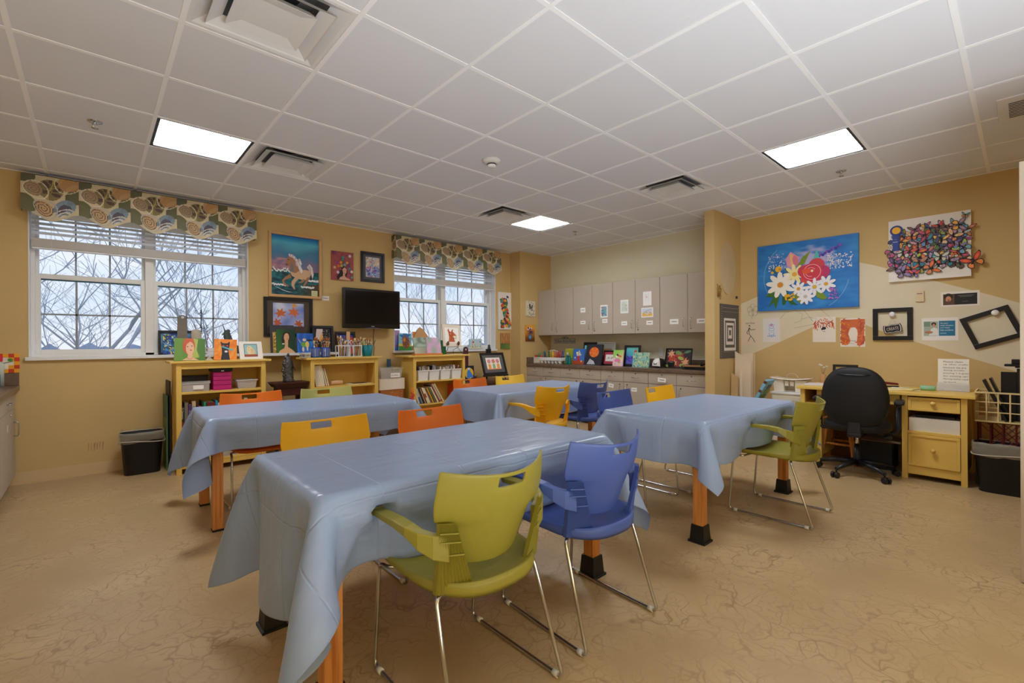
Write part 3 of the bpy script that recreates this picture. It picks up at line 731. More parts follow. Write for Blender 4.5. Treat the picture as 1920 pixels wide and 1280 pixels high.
        k.face(secs[0]); k.face(secs[-1][::-1]); k.build('arm', m, o, bevel=.004)
    # chrome sled frame: one loop per side joined under the seat
    for sx in (-1, 1):
        k = MB(); x = sx*.234
        def rd(pts, r=.03, n=4):      # round the corners of a path
            q = [V(pts[0])]
            for a, b_, c_ in zip(pts, pts[1:], pts[2:]):
                a, b_, c_ = V(a), V(b_), V(c_); p0 = b_+(a-b_).normalized()*r; p1 = b_+(c_-b_).normalized()*r
                for i in range(n+1): t_ = i/n; q.append(p0*(1-t_)**2+b_*2*t_*(1-t_)+p1*t_*t_)
            return q+[V(pts[-1])]
        k.tube(rd([(sx*.05, .15, .405), (sx*.222, .16, .405), (sx*.226, .23, .402), (sx*.232, .262, .0105), (x, -.27, .0105), (sx*.215, -.135, .416), (sx*.10, -.115, .410)]), .0075, 8)
        k.build('sled_leg', chrome, o)
        for y in (.215, -.235):
            k = MB(); k.cyl((sx*.2335, y-.012, .0115), (sx*.2335, y+.012, .0115), .0115, 10); k.build('glide', clearm, o)
    return o
cw = {}
def chair(cn, x, y, face, label, dr=0, group=None):
    rz = (0 if face > 0 else pi)+dr
    if cn in cw: o = dup(cw[cn]); 
    else: o = cw[cn] = make_chair(cn, label, None)
    o.location = (x, y, 0); o.rotation_euler.z = rz; o['label'] = label; o['category'] = 'chair'; o['group'] = group or 'plastic armchairs around the tables'
    ca, sa = cos(rz), sin(rz); P = []
    for sx in (-1, 1): lx, ly = sx*  .284, .125; P.append((x+lx*ca-ly*sa, y+lx*sa+ly*ca, .636, face))
    return P
p1 = chair('green', 1.02, 1.392, 1, 'olive green plastic armchair nearest the viewer, its back turned')
p1 += chair('blue', 1.655, 1.392, 1, 'blue plastic armchair beside the near olive green one, its back turned', R(-3))
p1 += chair('yellow', .935, 2.345, -1, 'yellow plastic chair facing the viewer across the nearest table')
p1 += chair('orange', 1.567, 2.31, -1, 'orange plastic chair facing the viewer across the nearest table')
p4 = chair('green', 3.665, 1.19, 1, 'olive green armchair seen from behind at the table near the desk', R(0))
p4 += chair('blue', 3.19, 2.10, -1, 'blue plastic chair on the far side of the table near the desk')
p4 += chair('yellow', 3.80, 2.04, -1, 'yellow plastic chair on the far side of the table near the desk')
p2 = chair('orange', .985, 4.14, -1, 'orange plastic chair in front of the leftmost yellow bookcase')
p2 += chair('lime', 1.585, 4.09, -1, 'pale lime green plastic chair in front of the dark side table')
p3 = chair('yellow', 3.235, 3.17, 1, 'yellow plastic armchair with its back turned at the middle far table')
p3 += chair('blue', 3.845, 3.17, 1, 'blue plastic armchair with its back turned at the middle far table')
p3 += chair('orange', 3.14, 4.0, -1, 'orange plastic chair in front of the bookcase with white bins')
p3 += chair('lemon', 3.785, 4.05, -1, 'pale yellow plastic chair facing out beside the tabletop easel')
table_with_cloth(1.262, 1.865, 1.48, .77, (.46, .42, .29, .29), 0, 'wooden work table nearest the viewer with black foot caps', 'blue plastic cloth on the nearest table, hanging longest at the left end', p1, seed=1)
table_with_cloth(1.297, 3.85, 1.47, .74, (.40, .30, .21, .35), R(-2), 'wooden work table in front of the left bookcases, legs without caps', 'blue plastic cloth on the table in front of the left bookcases', p2, caps=False, seed=5)
table_with_cloth(3.565, 3.66, 1.52, .72, (.28, .28, .25, .25), R(.5), 'wooden work table in the middle distance, nearest the cabinets', 'blue plastic cloth on the middle far table nearest the cabinets', p3, seed=3)
table_with_cloth(3.455, 1.645, 1.50, .74, (.27, .27, .27, .27), R(-.8), 'wooden work table near the yellow desk, with black foot caps', 'blue plastic cloth on the table near the yellow desk', p4, seed=4)
# ================================================================ cabinets along the right wall
lam = mat('cabinet_laminate', (186, 174, 158), .45, var=.015, bump=.03, bscale=300)
gap = mat('cabinet_gap', (70, 62, 54), .8)
ctm = mat('counter_brown', (112, 92, 76), .35, var=.22, vscale=14)
paper = mat('white_paper', (240, 238, 232), .7, var=.01)
def pull(o, x, y, z, L, horiz=False):
    k = MB(); d = L/2
    e = (lambda t_: (0, t_, 0)) if horiz else (lambda t_: (0, 0, t_))
    a, b_ = V((x, y, z))+V(e(-d)), V((x, y, z))+V(e(d)); q = V((-.028, 0, 0))
    k.tube([a, a+q*.8, a+q+(b_-a)*.05, b_+q+(a-b_)*.05, b_+q*.8, b_], .004, 8); k.build('handle', chrome, o)
def lock(o, x, y, z): k = MB(); k.cyl((x, y, z), (x-.006, y, z), .010, 12); k.build('lock', chrome, o); 
ub = [5.650, 4.862, 4.10, 3.33, 2.54]
UL = ['wall cabinet with two plain doors in the far corner', 'wall cabinet with two small white labels on its left door', 'wall cabinet with a green drawing on its left door', 'wall cabinet nearest the partition, a label on each door']
for i in range(4):
    y1, y0 = ub[i], ub[i+1]; o = thing('wall_cabinet', UL[i], 'cabinet', (5.74, (y0+y1)/2, 1.335), group='grey laminate wall cabinets')
    h = (y1-y0)/2-.002
    B1('carcass', (0, X1-5.74-.001, -h, h, 0, .768), lam, o)
    for s_ in (1, -1):
        q = (-.02, -.001, .0025, h-.001, .004, .764) if s_ > 0 else (-.02, -.001, -h+.001, -.0025, .004, .764)
        d = B1('door', q, lam, o, bevel=.0015); pull(d, -.02, s_*.05, .136, .11); 
        if (s_ < 0): lock(d, -.02, s_*.045, .055)
lb = [5.650, 4.90, 4.118, 3.347, 2.55]
LB = ['base cabinet at the window end of the counter', 'base cabinet behind the middle far table', 'base cabinet with a tilted label on its door, behind the dark blue chair', 'base cabinet beside the partition, a white label on its top drawer']
for i in range(4):
    y1, y0 = lb[i], lb[i+1]; o = thing('base_cabinet', LB[i], 'cabinet', (5.47, (y0+y1)/2, 0), group='grey laminate base cabinets')
    h = (y1-y0)/2-.002
    B1('carcass', (0, X1-5.47-.001, -h, h, .09, .82), lam, o)
    B1('toe_kick', (.06, X1-5.47-.001, -h, h, 0, .09), gap, o)
    for s_ in (1, -1):
        a, b_ = (.0025, h-.001) if s_ > 0 else (-h+.001, -.0025)
        d = B1('drawer', (-.02, -.001, a, b_, .668, .816), lam, o, bevel=.0015); pull(d, -.02, (a+b_)/2, .735, .1, True); lock(d, -.02, (a+b_)/2, .79)
        d = B1('door', (-.02, -.001, a, b_, .095, .662), lam, o, bevel=.0015); pull(d, -.02, s_*.05, .55, .1); lock(d, -.02, s_*.06, .63)
o = thing('countertop', 'long brown laminate countertop below the wall cabinets', 'countertop', (5.43, 4.08, .822))
k = MB(); k.box(0, X1-5.43-.001, -1.56, 1.57, 0, .044); k.build('worktop', ctm, o, bevel=.004)
B1('backsplash', (X1-5.43-.022, X1-5.43-.001, -1.56, 1.57, .044, .152), ctm, o, bevel=.003)
B1('end_splash', (.01, X1-5.43-.022, 1.552, 1.571, .044, .145), ctm, o, bevel=.003)
CT = .8665
# labels and drawings taped on the doors (facing -x)
def onx(a, name, label, cat, x, y0, y1, z0, z1, roll=0, group=None):
    return art_on(a, name, label, cat, (x, (y0+y1)/2, z0), -pi/2, 0, roll, group)
def lbl(body, w, h):
    a = Art(w, h, (246, 245, 240), .001)
    a.ln([(.2, .5), (.8, .5)], .08, (120, 120, 124)); return a
for (y1, y0, z1, z0, body, l) in ((4.710, 4.612, 1.756, 1.683, '', 'blank-looking white label, upper of two on one cabinet door'), (4.712, 4.612, 1.553, 1.499, '', 'white label, lower of two on one cabinet door'), (4.288, 4.195, 1.564, 1.505, '', 'white label below the red and teal drawing'),
        (3.948, 3.851, 1.516, 1.458, '', 'white label below the pale green drawing'), (3.537, 3.437, 1.511, 1.453, '', 'white label below the yellow landscape drawing'), (3.183, 3.062, 1.518, 1.450, '', 'wide white label on the plain door with no drawing'), (2.811, 2.690, 1.509, 1.450, '', 'wide white label on the door beside the partition')):
    onx(lbl(body, y1-y0, z1-z0), 'door_label', l, 'label', 5.7188, y0, y1, z0, z1)
a = Art(.135, .19, (244, 242, 238), .001); a.rc(.15, .12, .85, .88, (120, 180, 190)); a.dabs(4, 40, .18, .16, .82, .84, [(40,150,160),(200,60,90),(110,90,170),(90,190,190),(220,120,130)], .12)
onx(a, 'drawing', 'small red and teal drawing taped on a cabinet door', 'drawing', 5.7185, 4.19, 4.322, 1.585, 1.78)
a = Art(.135, .195, (240, 242, 240), .001); a.rc(.12, .1, .88, .9, (222, 232, 226)); a.dabs(5, 40, .18, .2, .82, .8, [(200,215,190),(190,210,220),(226,214,170),(170,200,190)], .12)
onx(a, 'drawing', 'pale green and yellow drawing on the middle cabinet door', 'drawing', 5.7185, 3.827, 3.962, 1.632, 1.826)
a = Art(.132, .195, (242, 240, 238), .001); a.fl(.42, .62, .2, 9, (236, 226, 232), (200, 90, 110)); a.dots(2, 30, .15, .35, .75, .85, [(60,60,70),(200,90,110),(90,110,150)], .015)
onx(a, 'drawing', 'upright flower sketch, upper of two drawings on one door', 'drawing', 5.7185, 3.456, 3.588, 1.721, 1.916)
a = Art(.185, .135, (242, 242, 240), .001); a.rc(.07, .1, .93, .9, (206, 222, 236)); a.pl([(.07,.1),(.93,.1),(.93,.4),(.5,.3),(.07,.5)], (236, 200, 110)); a.pl([(.1,.45),(.4,.7),(.6,.4)], (190, 200, 190)); a.ln([(.45,.65),(.85,.8)], .03, (200,120,140)); a.dabs(6, 14, .1,.15,.9,.6, [(240,170,120),(150,190,200),(230,180,90)], .1)
onx(a, 'drawing', 'yellow and blue landscape drawing, lower of two on one door', 'drawing', 5.7185, 3.431, 3.616, 1.558, 1.694)
onx(lbl('', .115, .055), 'door_label', 'white label hanging on the top drawer near the partition', 'label', 5.416, 3.075, 3.19, .70, .755, R(3))
onx(lbl('', .085, .055), 'door_label', 'tilted white label on a base cabinet door beside the dark blue chair', 'label', 5.4485, 3.90, 3.985, .575, .63, R(8))
onx(lbl('', .085, .052), 'door_label', 'straight white label on a base cabinet door right of the tilted one', 'label', 5.4485, 3.52, 3.605, .545, .597)
# street sign
a = Art(.475, .082, (200, 204, 204), .003); a.rc(.0, 0, 1, 1, (40, 44, 48)); a.rc(.012, .06, .988, .94, (198, 202, 202)); a.tx('Yellow Brick Road', .035, .18, .62, (32, 34, 38), wmax=.93)
k = [(-.35*.475, .082), (.1*.475-.1, .082)]
a.prism([(-.07, 0, .08), (.075, 0, .08), (.065, 0, .112), (-.06, 0, .112)], (0, .003, 0), (40, 44, 48)); a.poly([(-.062, -.001, .084), (.067, -.001, .084), (.058, -.001, .107), (-.053, -.001, .107)], (198, 202, 202)); a.poly([(-.02, -.0015, .09), (.02, -.0015, .09), (.02, -.0015, .1), (-.02, -.0015, .1)], (60, 62, 66))
onx(a, 'street_sign', 'grey and black street sign reading Yellow Brick Road', 'sign', 6.0465, 5.095, 5.568, 1.197, 1.28)
# power outlet above the counter
o = thing('power_outlet', 'white double power outlet on the wall above the counter', 'outlet', (6.0495, 3.505, 1.007), -pi/2)
B1('cover_plate', (-.036, .036, -.006, 0, 0, .118), trimw, o, bevel=.002)
for z in (.035, .083):
    B1('socket', (-.016, .016, -.0085, -.006, z-.014, z+.014), trimw, o, bevel=.001)
# ================================================================ yellow bookcases
yel = mat('yellow_paint', (226, 190, 96), .45, var=.04, bump=.05, bscale=30)
def bookcase(x0, x1, yf, yb, top, shelves, lab, ov=(.05, .03), back=True):
    o = thing('bookcase', lab, 'bookcase', ((x0+x1)/2, (yf+yb)/2, 0), group='yellow painted bookcases'); w = (x1-x0)/2; d = (yb-yf)/2
    B1('top_board', (-w-ov[0], w+ov[0], -d-.02, d+.02, top-.022, top), yel, o, bevel=.004)
    for s_, x in (('side_panel', -w+.006), ('side_panel', w-.006-.016)): B1(s_, (x, x+.016, -d+.02, d-.02, .03, top-.022), yel, o)
    for x in (-w, w-.042):
        for y in (-d, d-.042): B1('post', (x, x+.042, y, y+.042, 0, top-.0225), yel, o, bevel=.002)
    if back: B1('back_panel', (-w+.022, w-.022, d-.03, d-.022, .06, top-.022), yel, o)
    B1('top_rail', (-w+.042, w-.042, -d+.004, -d+.022, top-.078, top-.0225), yel, o, bevel=.002)
    for z in shelves: B1('shelf', (-w+.023, w-.023, -d+.006, d-.031, z-.02, z), yel, o, bevel=.0015)
    B1('bottom_rail', (-w+.042, w-.042, -d+.004, -d+.022, .05, .088), yel, o, bevel=.002)
    return o
bookcase(.578, 1.335, 5.28, 5.60, 1.06, (.765, .43, .11), 'yellow bookcase under the wide left window, a black wastebasket beside it')
bookcase(1.785, 2.580, 5.28, 5.60, 1.06, (.733, .41, .11), 'yellow bookcase in the middle with paint brushes on top')
bookcase(3.065, 3.885, 5.28, 5.60, 1.055, (.722, .42, .11), 'yellow bookcase holding four white bins and leaning books', (.08, .06))
# storage on the first bookcase
clearp = mat('clear_plastic', (232, 230, 228), .15, trans=.0, alpha=.34, var=.02)
blackp = mat('black_plastic', (24, 24, 26), .4)
pink = mat('magenta_plastic', (190, 36, 120), .4)
def bin_(name, lab, cat, loc, w, d, h, m, taper=.9, lip=.008, content=None, seed=0, lid=None, lidm=None, tagw=None, rz=0):
    o = thing(name, lab, cat, loc, rz); k = MB(); t_ = .004
    def ring(s_, z): return [(-w/2*s_, -d/2*s_, z), (w/2*s_, -d/2*s_, z), (w/2*s_, d/2*s_, z), (-w/2*s_, d/2*s_, z)]
    for a, b_, za, zb in ((taper, 1, 0, h), ):
        A, B_ = ring(a, za), ring(b_, zb); si = (w-2*t_)/w
        AI = [(x*si, y*si, .004) for x, y, z in A]; BI = [(x*si, y*si, z) for x, y, z in B_]
        for i in range(4):
            j = (i+1) % 4; k.poly([A[i], A[j], B_[j], B_[i]]); k.poly([BI[i], BI[j], AI[j], AI[i]]); k.poly([B_[i], B_[j], BI[j], BI[i]])
        k.poly(A[::-1]); k.poly(AI)
    k.build('body', m, o)
    k = MB()
    for q in ((-w/2-lip, w/2+lip, -d/2-lip, -d/2, h-.012, h), (-w/2-lip, w/2+lip, d/2, d/2+lip, h-.012, h), (-w/2-lip, -w/2, -d/2, d/2, h-.012, h), (w/2, w/2+lip, -d/2, d/2, h-.012, h)): k.box(*q)
    k.build('rim', m, o, bevel=.002)
    if lid: B1('lid', (-w/2-lip, w/2+lip, -d/2-lip, d/2+lip, h+.0005, h+lid), lidm or m, o, bevel=.003)
    if content:
        g = random.Random(seed); k = MB()
        for _ in range(26):
            x, y = g.uniform(-.4, .4)*w*taper, g.uniform(-.36, .36)*d*taper; z = g.uniform(.02, h*.55)
            k.blob((x, y, z), g.uniform(.012, .028), g.uniform(.012, .028), g.uniform(.008, .02), 7, 4, g.choice(content))
        c = k.build('contents', PM, o); c['kind'] = 'stuff'
    if tagw:
        a = Art(tagw[0], tagw[1], (246, 244, 240), .0012)
        if tagw[2]: a.tx(tagw[2], .1, .28, .4, (30, 30, 34), wmax=.75)
        p = a.build('label_card', PM, o); p.location = (tagw[3], -d/2*(taper+1)/2-.006, tagw[4])
    return o
bin_('storage_box', 'clear lidded storage box with a white label, on the left bookcase', 'box', (.735, 5.395, .7655), .225, .16, .085, clearp, .96, .006, [(200,180,180),(190,120,110),(160,160,170),(230,220,210)], 1, .012, clearp, (.085, .038, '', .02, .02))
o = bin_('storage_box', 'black box behind the clear storage box on the left bookcase', 'box', (.74, 5.50, .7655), .24, .04, .135, blackp, 1, .003, None, 0, .01, blackp)
o = thing('drawer_tower', 'magenta plastic drawer unit with a black lid', 'drawer unit', (.955, 5.40, .7655))
B1('body', (-.075, .075, -.07, .10, 0, .178), pink, o, bevel=.003)
for j in range(4): B1('drawer', (-.078, .078, -.079, -.0705, .008+j*.043, .046+j*.043), pink, o, bevel=.003)
B1('base_lip', (-.082, .082, -.083, -.071, -.0, .007), pink, o)
k = MB(); k.hexa([(-.085, -.085, .1785), (.085, -.085, .1785), (.085, .11, .1785), (-.085, .11, .1785)], [(-.09, -.088, .212), (.09, -.088, .212), (.09, .112, .212), (-.09, .112, .212)]); k.build('lid', blackp, o, bevel=.004)
B1('latch', (-.012, .012, -.092, -.087, .183, .192), trimw, o)
bin_('storage_box', 'open clear box of small craft beads at the right of the left bookcase', 'box', (1.175, 5.41, .7655), .185, .16, .09, clearp, .85, .006, [(180,150,170),(210,190,160),(150,130,160),(220,120,110),(230,230,225)], 7)
bin_('storage_box', 'clear box of supplies on the lowest shelf of the left bookcase', 'box', (.98, 5.38, .1105), .2, .16, .08, clearp, .9, .006, [(200,120,110),(230,220,210),(190,180,170)], 9, .01, trimw)
# books: the cover block and the page block are parts
bcache = {}
def book(x, y, z, th, h, d, c, lab, lean=0, band=None, text=None, rz=0, group=None, back=False):
    o = thing('book', lab, 'book', (x, y, z)); o.rotation_euler = (0, lean, rz)
    if group: o['group'] = group
    k = MB(); k.col = c
    k.box(0, .002, 0, d, 0, h); k.box(th-.002, th, 0, d, 0, h); k.box(.002, th-.002, 0, .003, 0, h)
    if band:
        for (a, b_, bc) in band: k.box(.001, th-.001, -.0006, 0, h*a, h*b_, bc)
    if text:
        vs, fs, asp = text_geo(text); L = min(h*.6, asp*th*.6); i = [k.vert((th*(.25+.5*yy), -.0008, h*.85-xx*L)) for xx, yy in vs]
        for f in fs: k.face([i[q] for q in f], (230, 228, 220))
    k.build('cover', PM, o)
    MB().box(.0022, th-.0022, .0032, d-.004, .003, h-.003, (232, 224, 205)).build('pages', PM, o)
    return o
x = .605
for i, (th, h, c, l, kw) in enumerate([
    (.010, .215, (200, 196, 190), 'thin grey book at the far left of the left bookcase', {}), (.026, .195, (30, 26, 26), 'black book with Ceramics on its spine', dict(text='Ceramics', band=[(.05, .28, (110, 50, 40)), (.9, .94, (150, 140, 120))])),
    (.026, .235, (128, 116, 110), 'tall grey-brown book left of the purple one', {}), (.024, .215, (74, 56, 110), 'purple book with a white patch at the foot of its spine', dict(band=[(.02, .12, (220, 215, 220)), (.5, .75, (120, 110, 150))])),
    (.030, .245, (206, 178, 138), 'tall tan book, tallest at the left of the left bookcase', dict(band=[(.55, .8, (150, 140, 130))])), (.014, .23, (52, 24, 40), 'thin dark maroon book', {}),
    (.024, .19, (206, 60, 84), 'bright pinkish red book', dict(band=[(.8, .95, (220, 160, 160))])), (.012, .24, (20, 50, 36), 'thin dark green book', {}), (.020, .228, (28, 150, 104), 'bright green book with a pale lower spine', dict(band=[(.1, .62, (130, 200, 150))])),
    (.070, .222, (112, 32, 26), 'thick dark red ring-bound book with gold lines', dict(band=[(.7, .72, (190, 140, 70)), (.82, .84, (190, 140, 70)), (.6, .62, (190, 140, 70))])), (.018, .235, (40, 150, 200), 'sky blue and white book right of the thick red one', dict(band=[(.1, .5, (230, 236, 240))])),
    (.013, .21, (226, 222, 216), 'thin white book beside the sky blue one', {}), (.022, .25, (222, 206, 160), 'tall cream book in the left bookcase', {}), (.016, .248, (116, 110, 50), 'olive book next to the tall cream one', {}),
    (.014, .22, (210, 190, 150), 'thin beige book right of the olive one', {}), (.026, .235, (28, 26, 38), 'near-black navy book in the left bookcase', {}), (.010, .23, (236, 232, 226), 'very thin white booklet right of the navy book', {}), (.014, .225, (150, 80, 60), 'thin rust brown book', {}),
    (.026, .235, (222, 184, 120), 'golden tan book by the orange chair', {}), (.018, .22, (60, 40, 70), 'dark plum book by the orange chair', {}), (.03, .23, (150, 60, 40), 'brick red book seen through the orange chair grip', {}), (.03, .24, (200, 190, 170), 'pale stone book at the right of the left bookcase', {}), (.025, .21, (70, 90, 110), 'slate blue book at the right end of the left bookcase', {})]):
    book(x, 5.315+(i % 3)*.006, .4305, th, h, .17, c, l, **kw); x += th+.0035
# notebooks and papers in the middle bookcase
x = 1.862
for i in range(8):
    if i < 6: book(x+.0, 5.33, .7345, .014, .24, .19, (236, 226, 204), 'one of several leaning cream notebooks on the middle bookcase', -.17, group='leaning cream notebooks'); x += .0165
    else: book(x+.012, 5.335, .7345, .014, .205, .18, (222, 204, 168), 'one of two shorter tan notebooks at the right of the cream ones', -.24, group='short tan notebooks'); x += .022
k = MB(); k.smooth = True
k.tube([(0, 0, 0), (.06, .005, .0), (.13, -.005, .0)], [.022, .027, .024], 12, (214, 170, 130)); tag(k.build('paper_roll', PM, loc=(2.045, 5.38, .762)), 'loosely rolled tan paper on the middle bookcase shelf', 'paper roll')
k = MB(); k.box(-.14, .14, -.08, .08, 0, .004, (232, 222, 196)); k.box(-.07, .10, -.06, .05, .0042, .007, (70, 60, 52)); tag(k.build('paper_stack', PM, loc=(2.38, 5.42, .7335)), 'flat sheets of paper on the middle bookcase shelf', 'papers')
MBx = MB(); MBx.box(-.07, .07, -.08, .08, 0, .13, (226, 218, 196)); MBx.box(.03, .072, -.082, -.0801, .01, .12, (240, 236, 222)); tag(MBx.build('carton', PM, loc=(2.42, 5.43, .4105), bevel=.002), 'cream carton on the lower shelf of the middle bookcase', 'box')
# leaning books in the third bookcase
x = 3.15
L3 = [(.020, .16, (226, 214, 196), 'short cream book, leftmost of the leaning books'), (.030, .235, (44, 96, 160), 'blue book leaning beside the short cream one'), (.012, .215, (226, 196, 176), 'thin pale pink leaning book'), (.020, .215, (40, 32, 30), 'black leaning book with a cream neighbour'), (.012, .21, (196, 170, 130), 'thin tan leaning book'),
      (.012, .22, (110, 30, 24), 'thin dark red leaning book'), (.024, .225, (234, 222, 190), 'cream leaning book with a red patch on its spine'), (.016, .22, (236, 214, 170), 'plain ivory leaning book'), (.024, .215, (110, 98, 104), 'grey marbled leaning book'), (.014, .225, (232, 168, 20), 'bright golden yellow leaning book'),
      (.012, .22, (70, 34, 40), 'thin wine-coloured leaning book'), (.026, .235, (116, 120, 84), 'sage green leaning book'), (.018, .235, (230, 214, 176), 'pale cream leaning book left of the tallest ones'), (.022, .27, (120, 60, 60), 'tall rosewood-coloured leaning book'), (.026, .28, (224, 208, 180), 'tall ivory leaning book with a red foot'), (.018, .285, (214, 200, 160), 'tallest pale leaning book at the right end of the slant')]
g = random.Random(3)
for i, (th, h, c, l) in enumerate(L3):
    kw = {}
    if 'red patch' in l: kw['band'] = [(.35, .62, (190, 40, 40))]
    if 'red foot' in l: kw['band'] = [(.02, .1, (200, 40, 40))]
    if i == 1: kw['band'] = [(.4, .9, (200, 200, 170))]
    an = -.36-.012*i
    book(x, 5.30+(i % 3)*.005, .4205, th, h, .18, c, l, an, **kw); x += th/cos(an)+.004
book(3.756, 5.34, .4205, .045, .215, .18, (222, 76, 34), 'upright bright orange-red book at the right of the slant', 0); book(3.803, 5.33, .4205, .014, .21, .18, (60, 30, 26), 'thin dark upright book right of the orange-red one', 0); book(3.819, 5.33, .4205, .014, .205, .18, (150, 40, 36), 'thin red upright book at the end of the shelf', 0)
# four white bins with folders and papers
BL = ['white bin of magazines, leftmost of the four on the shelf', 'white bin of folders, second from the left', 'white bin of paper sheets, third from the left', 'white bin of books and cables, rightmost of the four']
g = random.Random(9)
for i, x in enumerate((3.225, 3.395, 3.573, 3.757)):
    o = bin_('white_bin', BL[i], 'bin', (x, 5.40, .7225), .158, .2, .135, trimw, .88, .006)
    k = MB()
    for j in range(7):
        xx = -.055+j*.017; hh = g.uniform(.15, .20); c = g.choice([(236,232,226),(200,196,196),(90,70,96),(150,140,136),(228,218,204),(60,54,60)]) if i < 2 else g.choice([(236,232,226),(226,214,200),(190,120,100),(240,236,230)])
        an = g.uniform(-.12, .16)
        k.X = Matrix.Translation((xx, 0, .006)) @ Matrix.Rotation(an, 4, 'Y'); k.box(0, .008, -.07, .07, 0, hh, c); k.X = None
    p = k.build('folders', PM, o); p['kind'] = 'stuff'
# stack between the bookcases
o = bin_('storage_box', 'clear box with a FLORAL label, top of the stack between the bookcases', 'box', (2.80, 5.46, .7725), .30, .2, .125, clearp, .92, .006, [(150,150,150),(90,90,95),(210,205,200),(190,170,150)], 4, .01, clearp, (.125, .055, 'FLORAL', .05, .012))
k = MB(); k.tube([(-.0, -.115, .1), (.0, -.118, .128), (.10, -.118, .128), (.10, -.115, .1)], .004, 6); k.build('handle', mat('pale_olive', (196, 190, 120), .4), o)
o = thing('storage_box', 'white lidded box in the middle of the stack between the bookcases', 'box', (2.815, 5.48, .6285)); B1('body', (-.175, .175, -.11, .11, 0, .143), mat('cream_box', (232, 222, 206), .5), o, bevel=.006)
o = thing('storage_box', 'brown patterned box low in the stack between the bookcases', 'box', (2.82, 5.48, .40)); k = MB(); k.box(-.16, .16, -.10, .10, 0, .228, (176, 106, 48)); k.build('body', PM, o, bevel=.002)
k = MB(); k.k = 0
g = random.Random(2)
for _ in range(40):
    u, z = g.uniform(-.15, .15), g.uniform(.01, .215); k.poly([(u-.008, -.1003, z), (u+.006, -.1003, z-.003), (u+.008, -.1003, z+.002), (u, -.1003, z+.005)], g.choice([(224, 196, 150), (120, 60, 30), (206, 140, 80)]))
k.build('pattern', PM, o)
o = thing('storage_box', 'dark crate at the bottom of the stack between the bookcases', 'box', (2.82, 5.48, 0)); B1('body', (-.17, .17, -.11, .11, 0, .399), mat('brown_crate', (90, 66, 48), .6), o, bevel=.004)
o = thing('artificial_flowers', 'bunch of orange and red artificial flowers beside the stacked boxes', 'flowers', (3.02, 5.25, 0))
k = MB(); k.smooth = True; g = random.Random(4)
k.lathe([(.035, 0), (.05, .1), (.04, .3), (.045, .34)], 16, c=(60, 60, 50)); k.build('vase', PM, o)
k = MB()
for j in range(9): k.tube([(0, 0, .3), (g.uniform(-.03, .02), g.uniform(-.03, .02), .42), (g.uniform(-.035, .02), g.uniform(-.04, .02), .52)], .003, 5, (60, 90, 40))
k.build('stems', PM, o)
for j, (x, y, z, c) in enumerate([(-.01, -.03, .60, (226, 110, 20)), (-.02, -.02, .56, (232, 130, 30)), (.005, -.03, .555, (210, 70, 30)), (-.012, -.04, .52, (216, 60, 70)), (0, -.02, .63, (236, 140, 30)), (-.025, -.03, .50, (190, 50, 50))]):
    k = MB(); k.smooth = True
    for q in range(6): a = q*pi/3; k.blob((x+.012*cos(a), y+.006*sin(a), z+.012*sin(a)), .011, .009, .011, 7, 5, c)
    k.build('bloom', PM, o)
# ================================================================ dark table with the horse head sculpture
dwood = mat('dark_mahogany', (70, 30, 26), .35, var=.15)
o = thing('side_table', 'small dark mahogany side table under the horse head sculpture', 'table', (1.61, 5.44, 0))
k = MB(); k.box(-.185, .185, -.13, .13, .785, .80); k.hexa([(-.155, -.105, .745), (.155, -.105, .745), (.155, .105, .745), (-.155, .105, .745)], [(-.18, -.128, .785), (.18, -.128, .785), (.18, .128, .785), (-.18, .128, .785)]); k.build('tabletop', dwood, o, bevel=.002)
B1('apron', (-.135, .135, -.09, .09, .655, .7445), dwood, o, bevel=.002)
for sx in (-1, 1):
    for sy in (-1, 1):
        k = MB(); k.hexa([(sx*.11-.012, sy*.07-.012, 0), (sx*.11+.012, sy*.07-.012, 0), (sx*.11+.012, sy*.07+.012, 0), (sx*.11-.012, sy*.07+.012, 0)], [(sx*.11-.02, sy*.07-.02, .6545), (sx*.11+.02, sy*.07-.02, .6545), (sx*.11+.02, sy*.07+.02, .6545), (sx*.11-.02, sy*.07+.02, .6545)]); k.build('leg', dwood, o)
o = thing('horse_head_sculpture', 'pewter-coloured carved horse head sculpture on the dark side table', 'sculpture', (1.60, 5.42, .8005))
pew = mat('pewter', (92, 92, 96), .35, .75, bump=1.0, bscale=45, var=.5, vscale=30)
def loft(k, secs, n=14):     # sections (centre, rx, ry, tilt about y)
    rings = []
    for (cx, cy, cz, rx, ry, ty) in secs:
        rings.append([k.vert((cx+rx*cos(a)*cos(ty), cy+ry*sin(a), cz-rx*cos(a)*sin(ty))) for a in [2*pi*i/n for i in range(n)]])
    for a, b_ in zip(rings, rings[1:]):
        for i in range(n): k.face((a[i], a[(i+1) % n], b_[(i+1) % n], b_[i]))
    k.face(rings[0][::-1]); k.face(rings[-1])
k = MB(); k.smooth = True
loft(k, [(0, 0, 0, .062, .05, 0), (0, 0, .012, .062, .05, 0), (-.005, 0, .03, .055, .045, 0), (-.006, 0, .10, .054, .042, .05), (-.006, 0, .16, .052, .038, .1), (-.004, 0, .20, .052, .036, .2), (0, 0, .235, .046, .032, .4), (.0, 0, .262, .034, .028, .5), (-.006, 0, .285, .016, .02, .5)])
k.build('neck', pew, o)
k = MB(); k.smooth = True
loft(k, [(-.01, 0, .262, .03, .026, 1.1), (.008, -.002, .245, .036, .029, 1.15), (.026, -.004, .205, .032, .026, 1.1), (.044, -.006, .165, .025, .02, 1.1), (.056, -.008, .138, .022, .019, 1.1), (.062, -.008, .122, .012, .012, 1.1)])
k.build('head', pew, o)
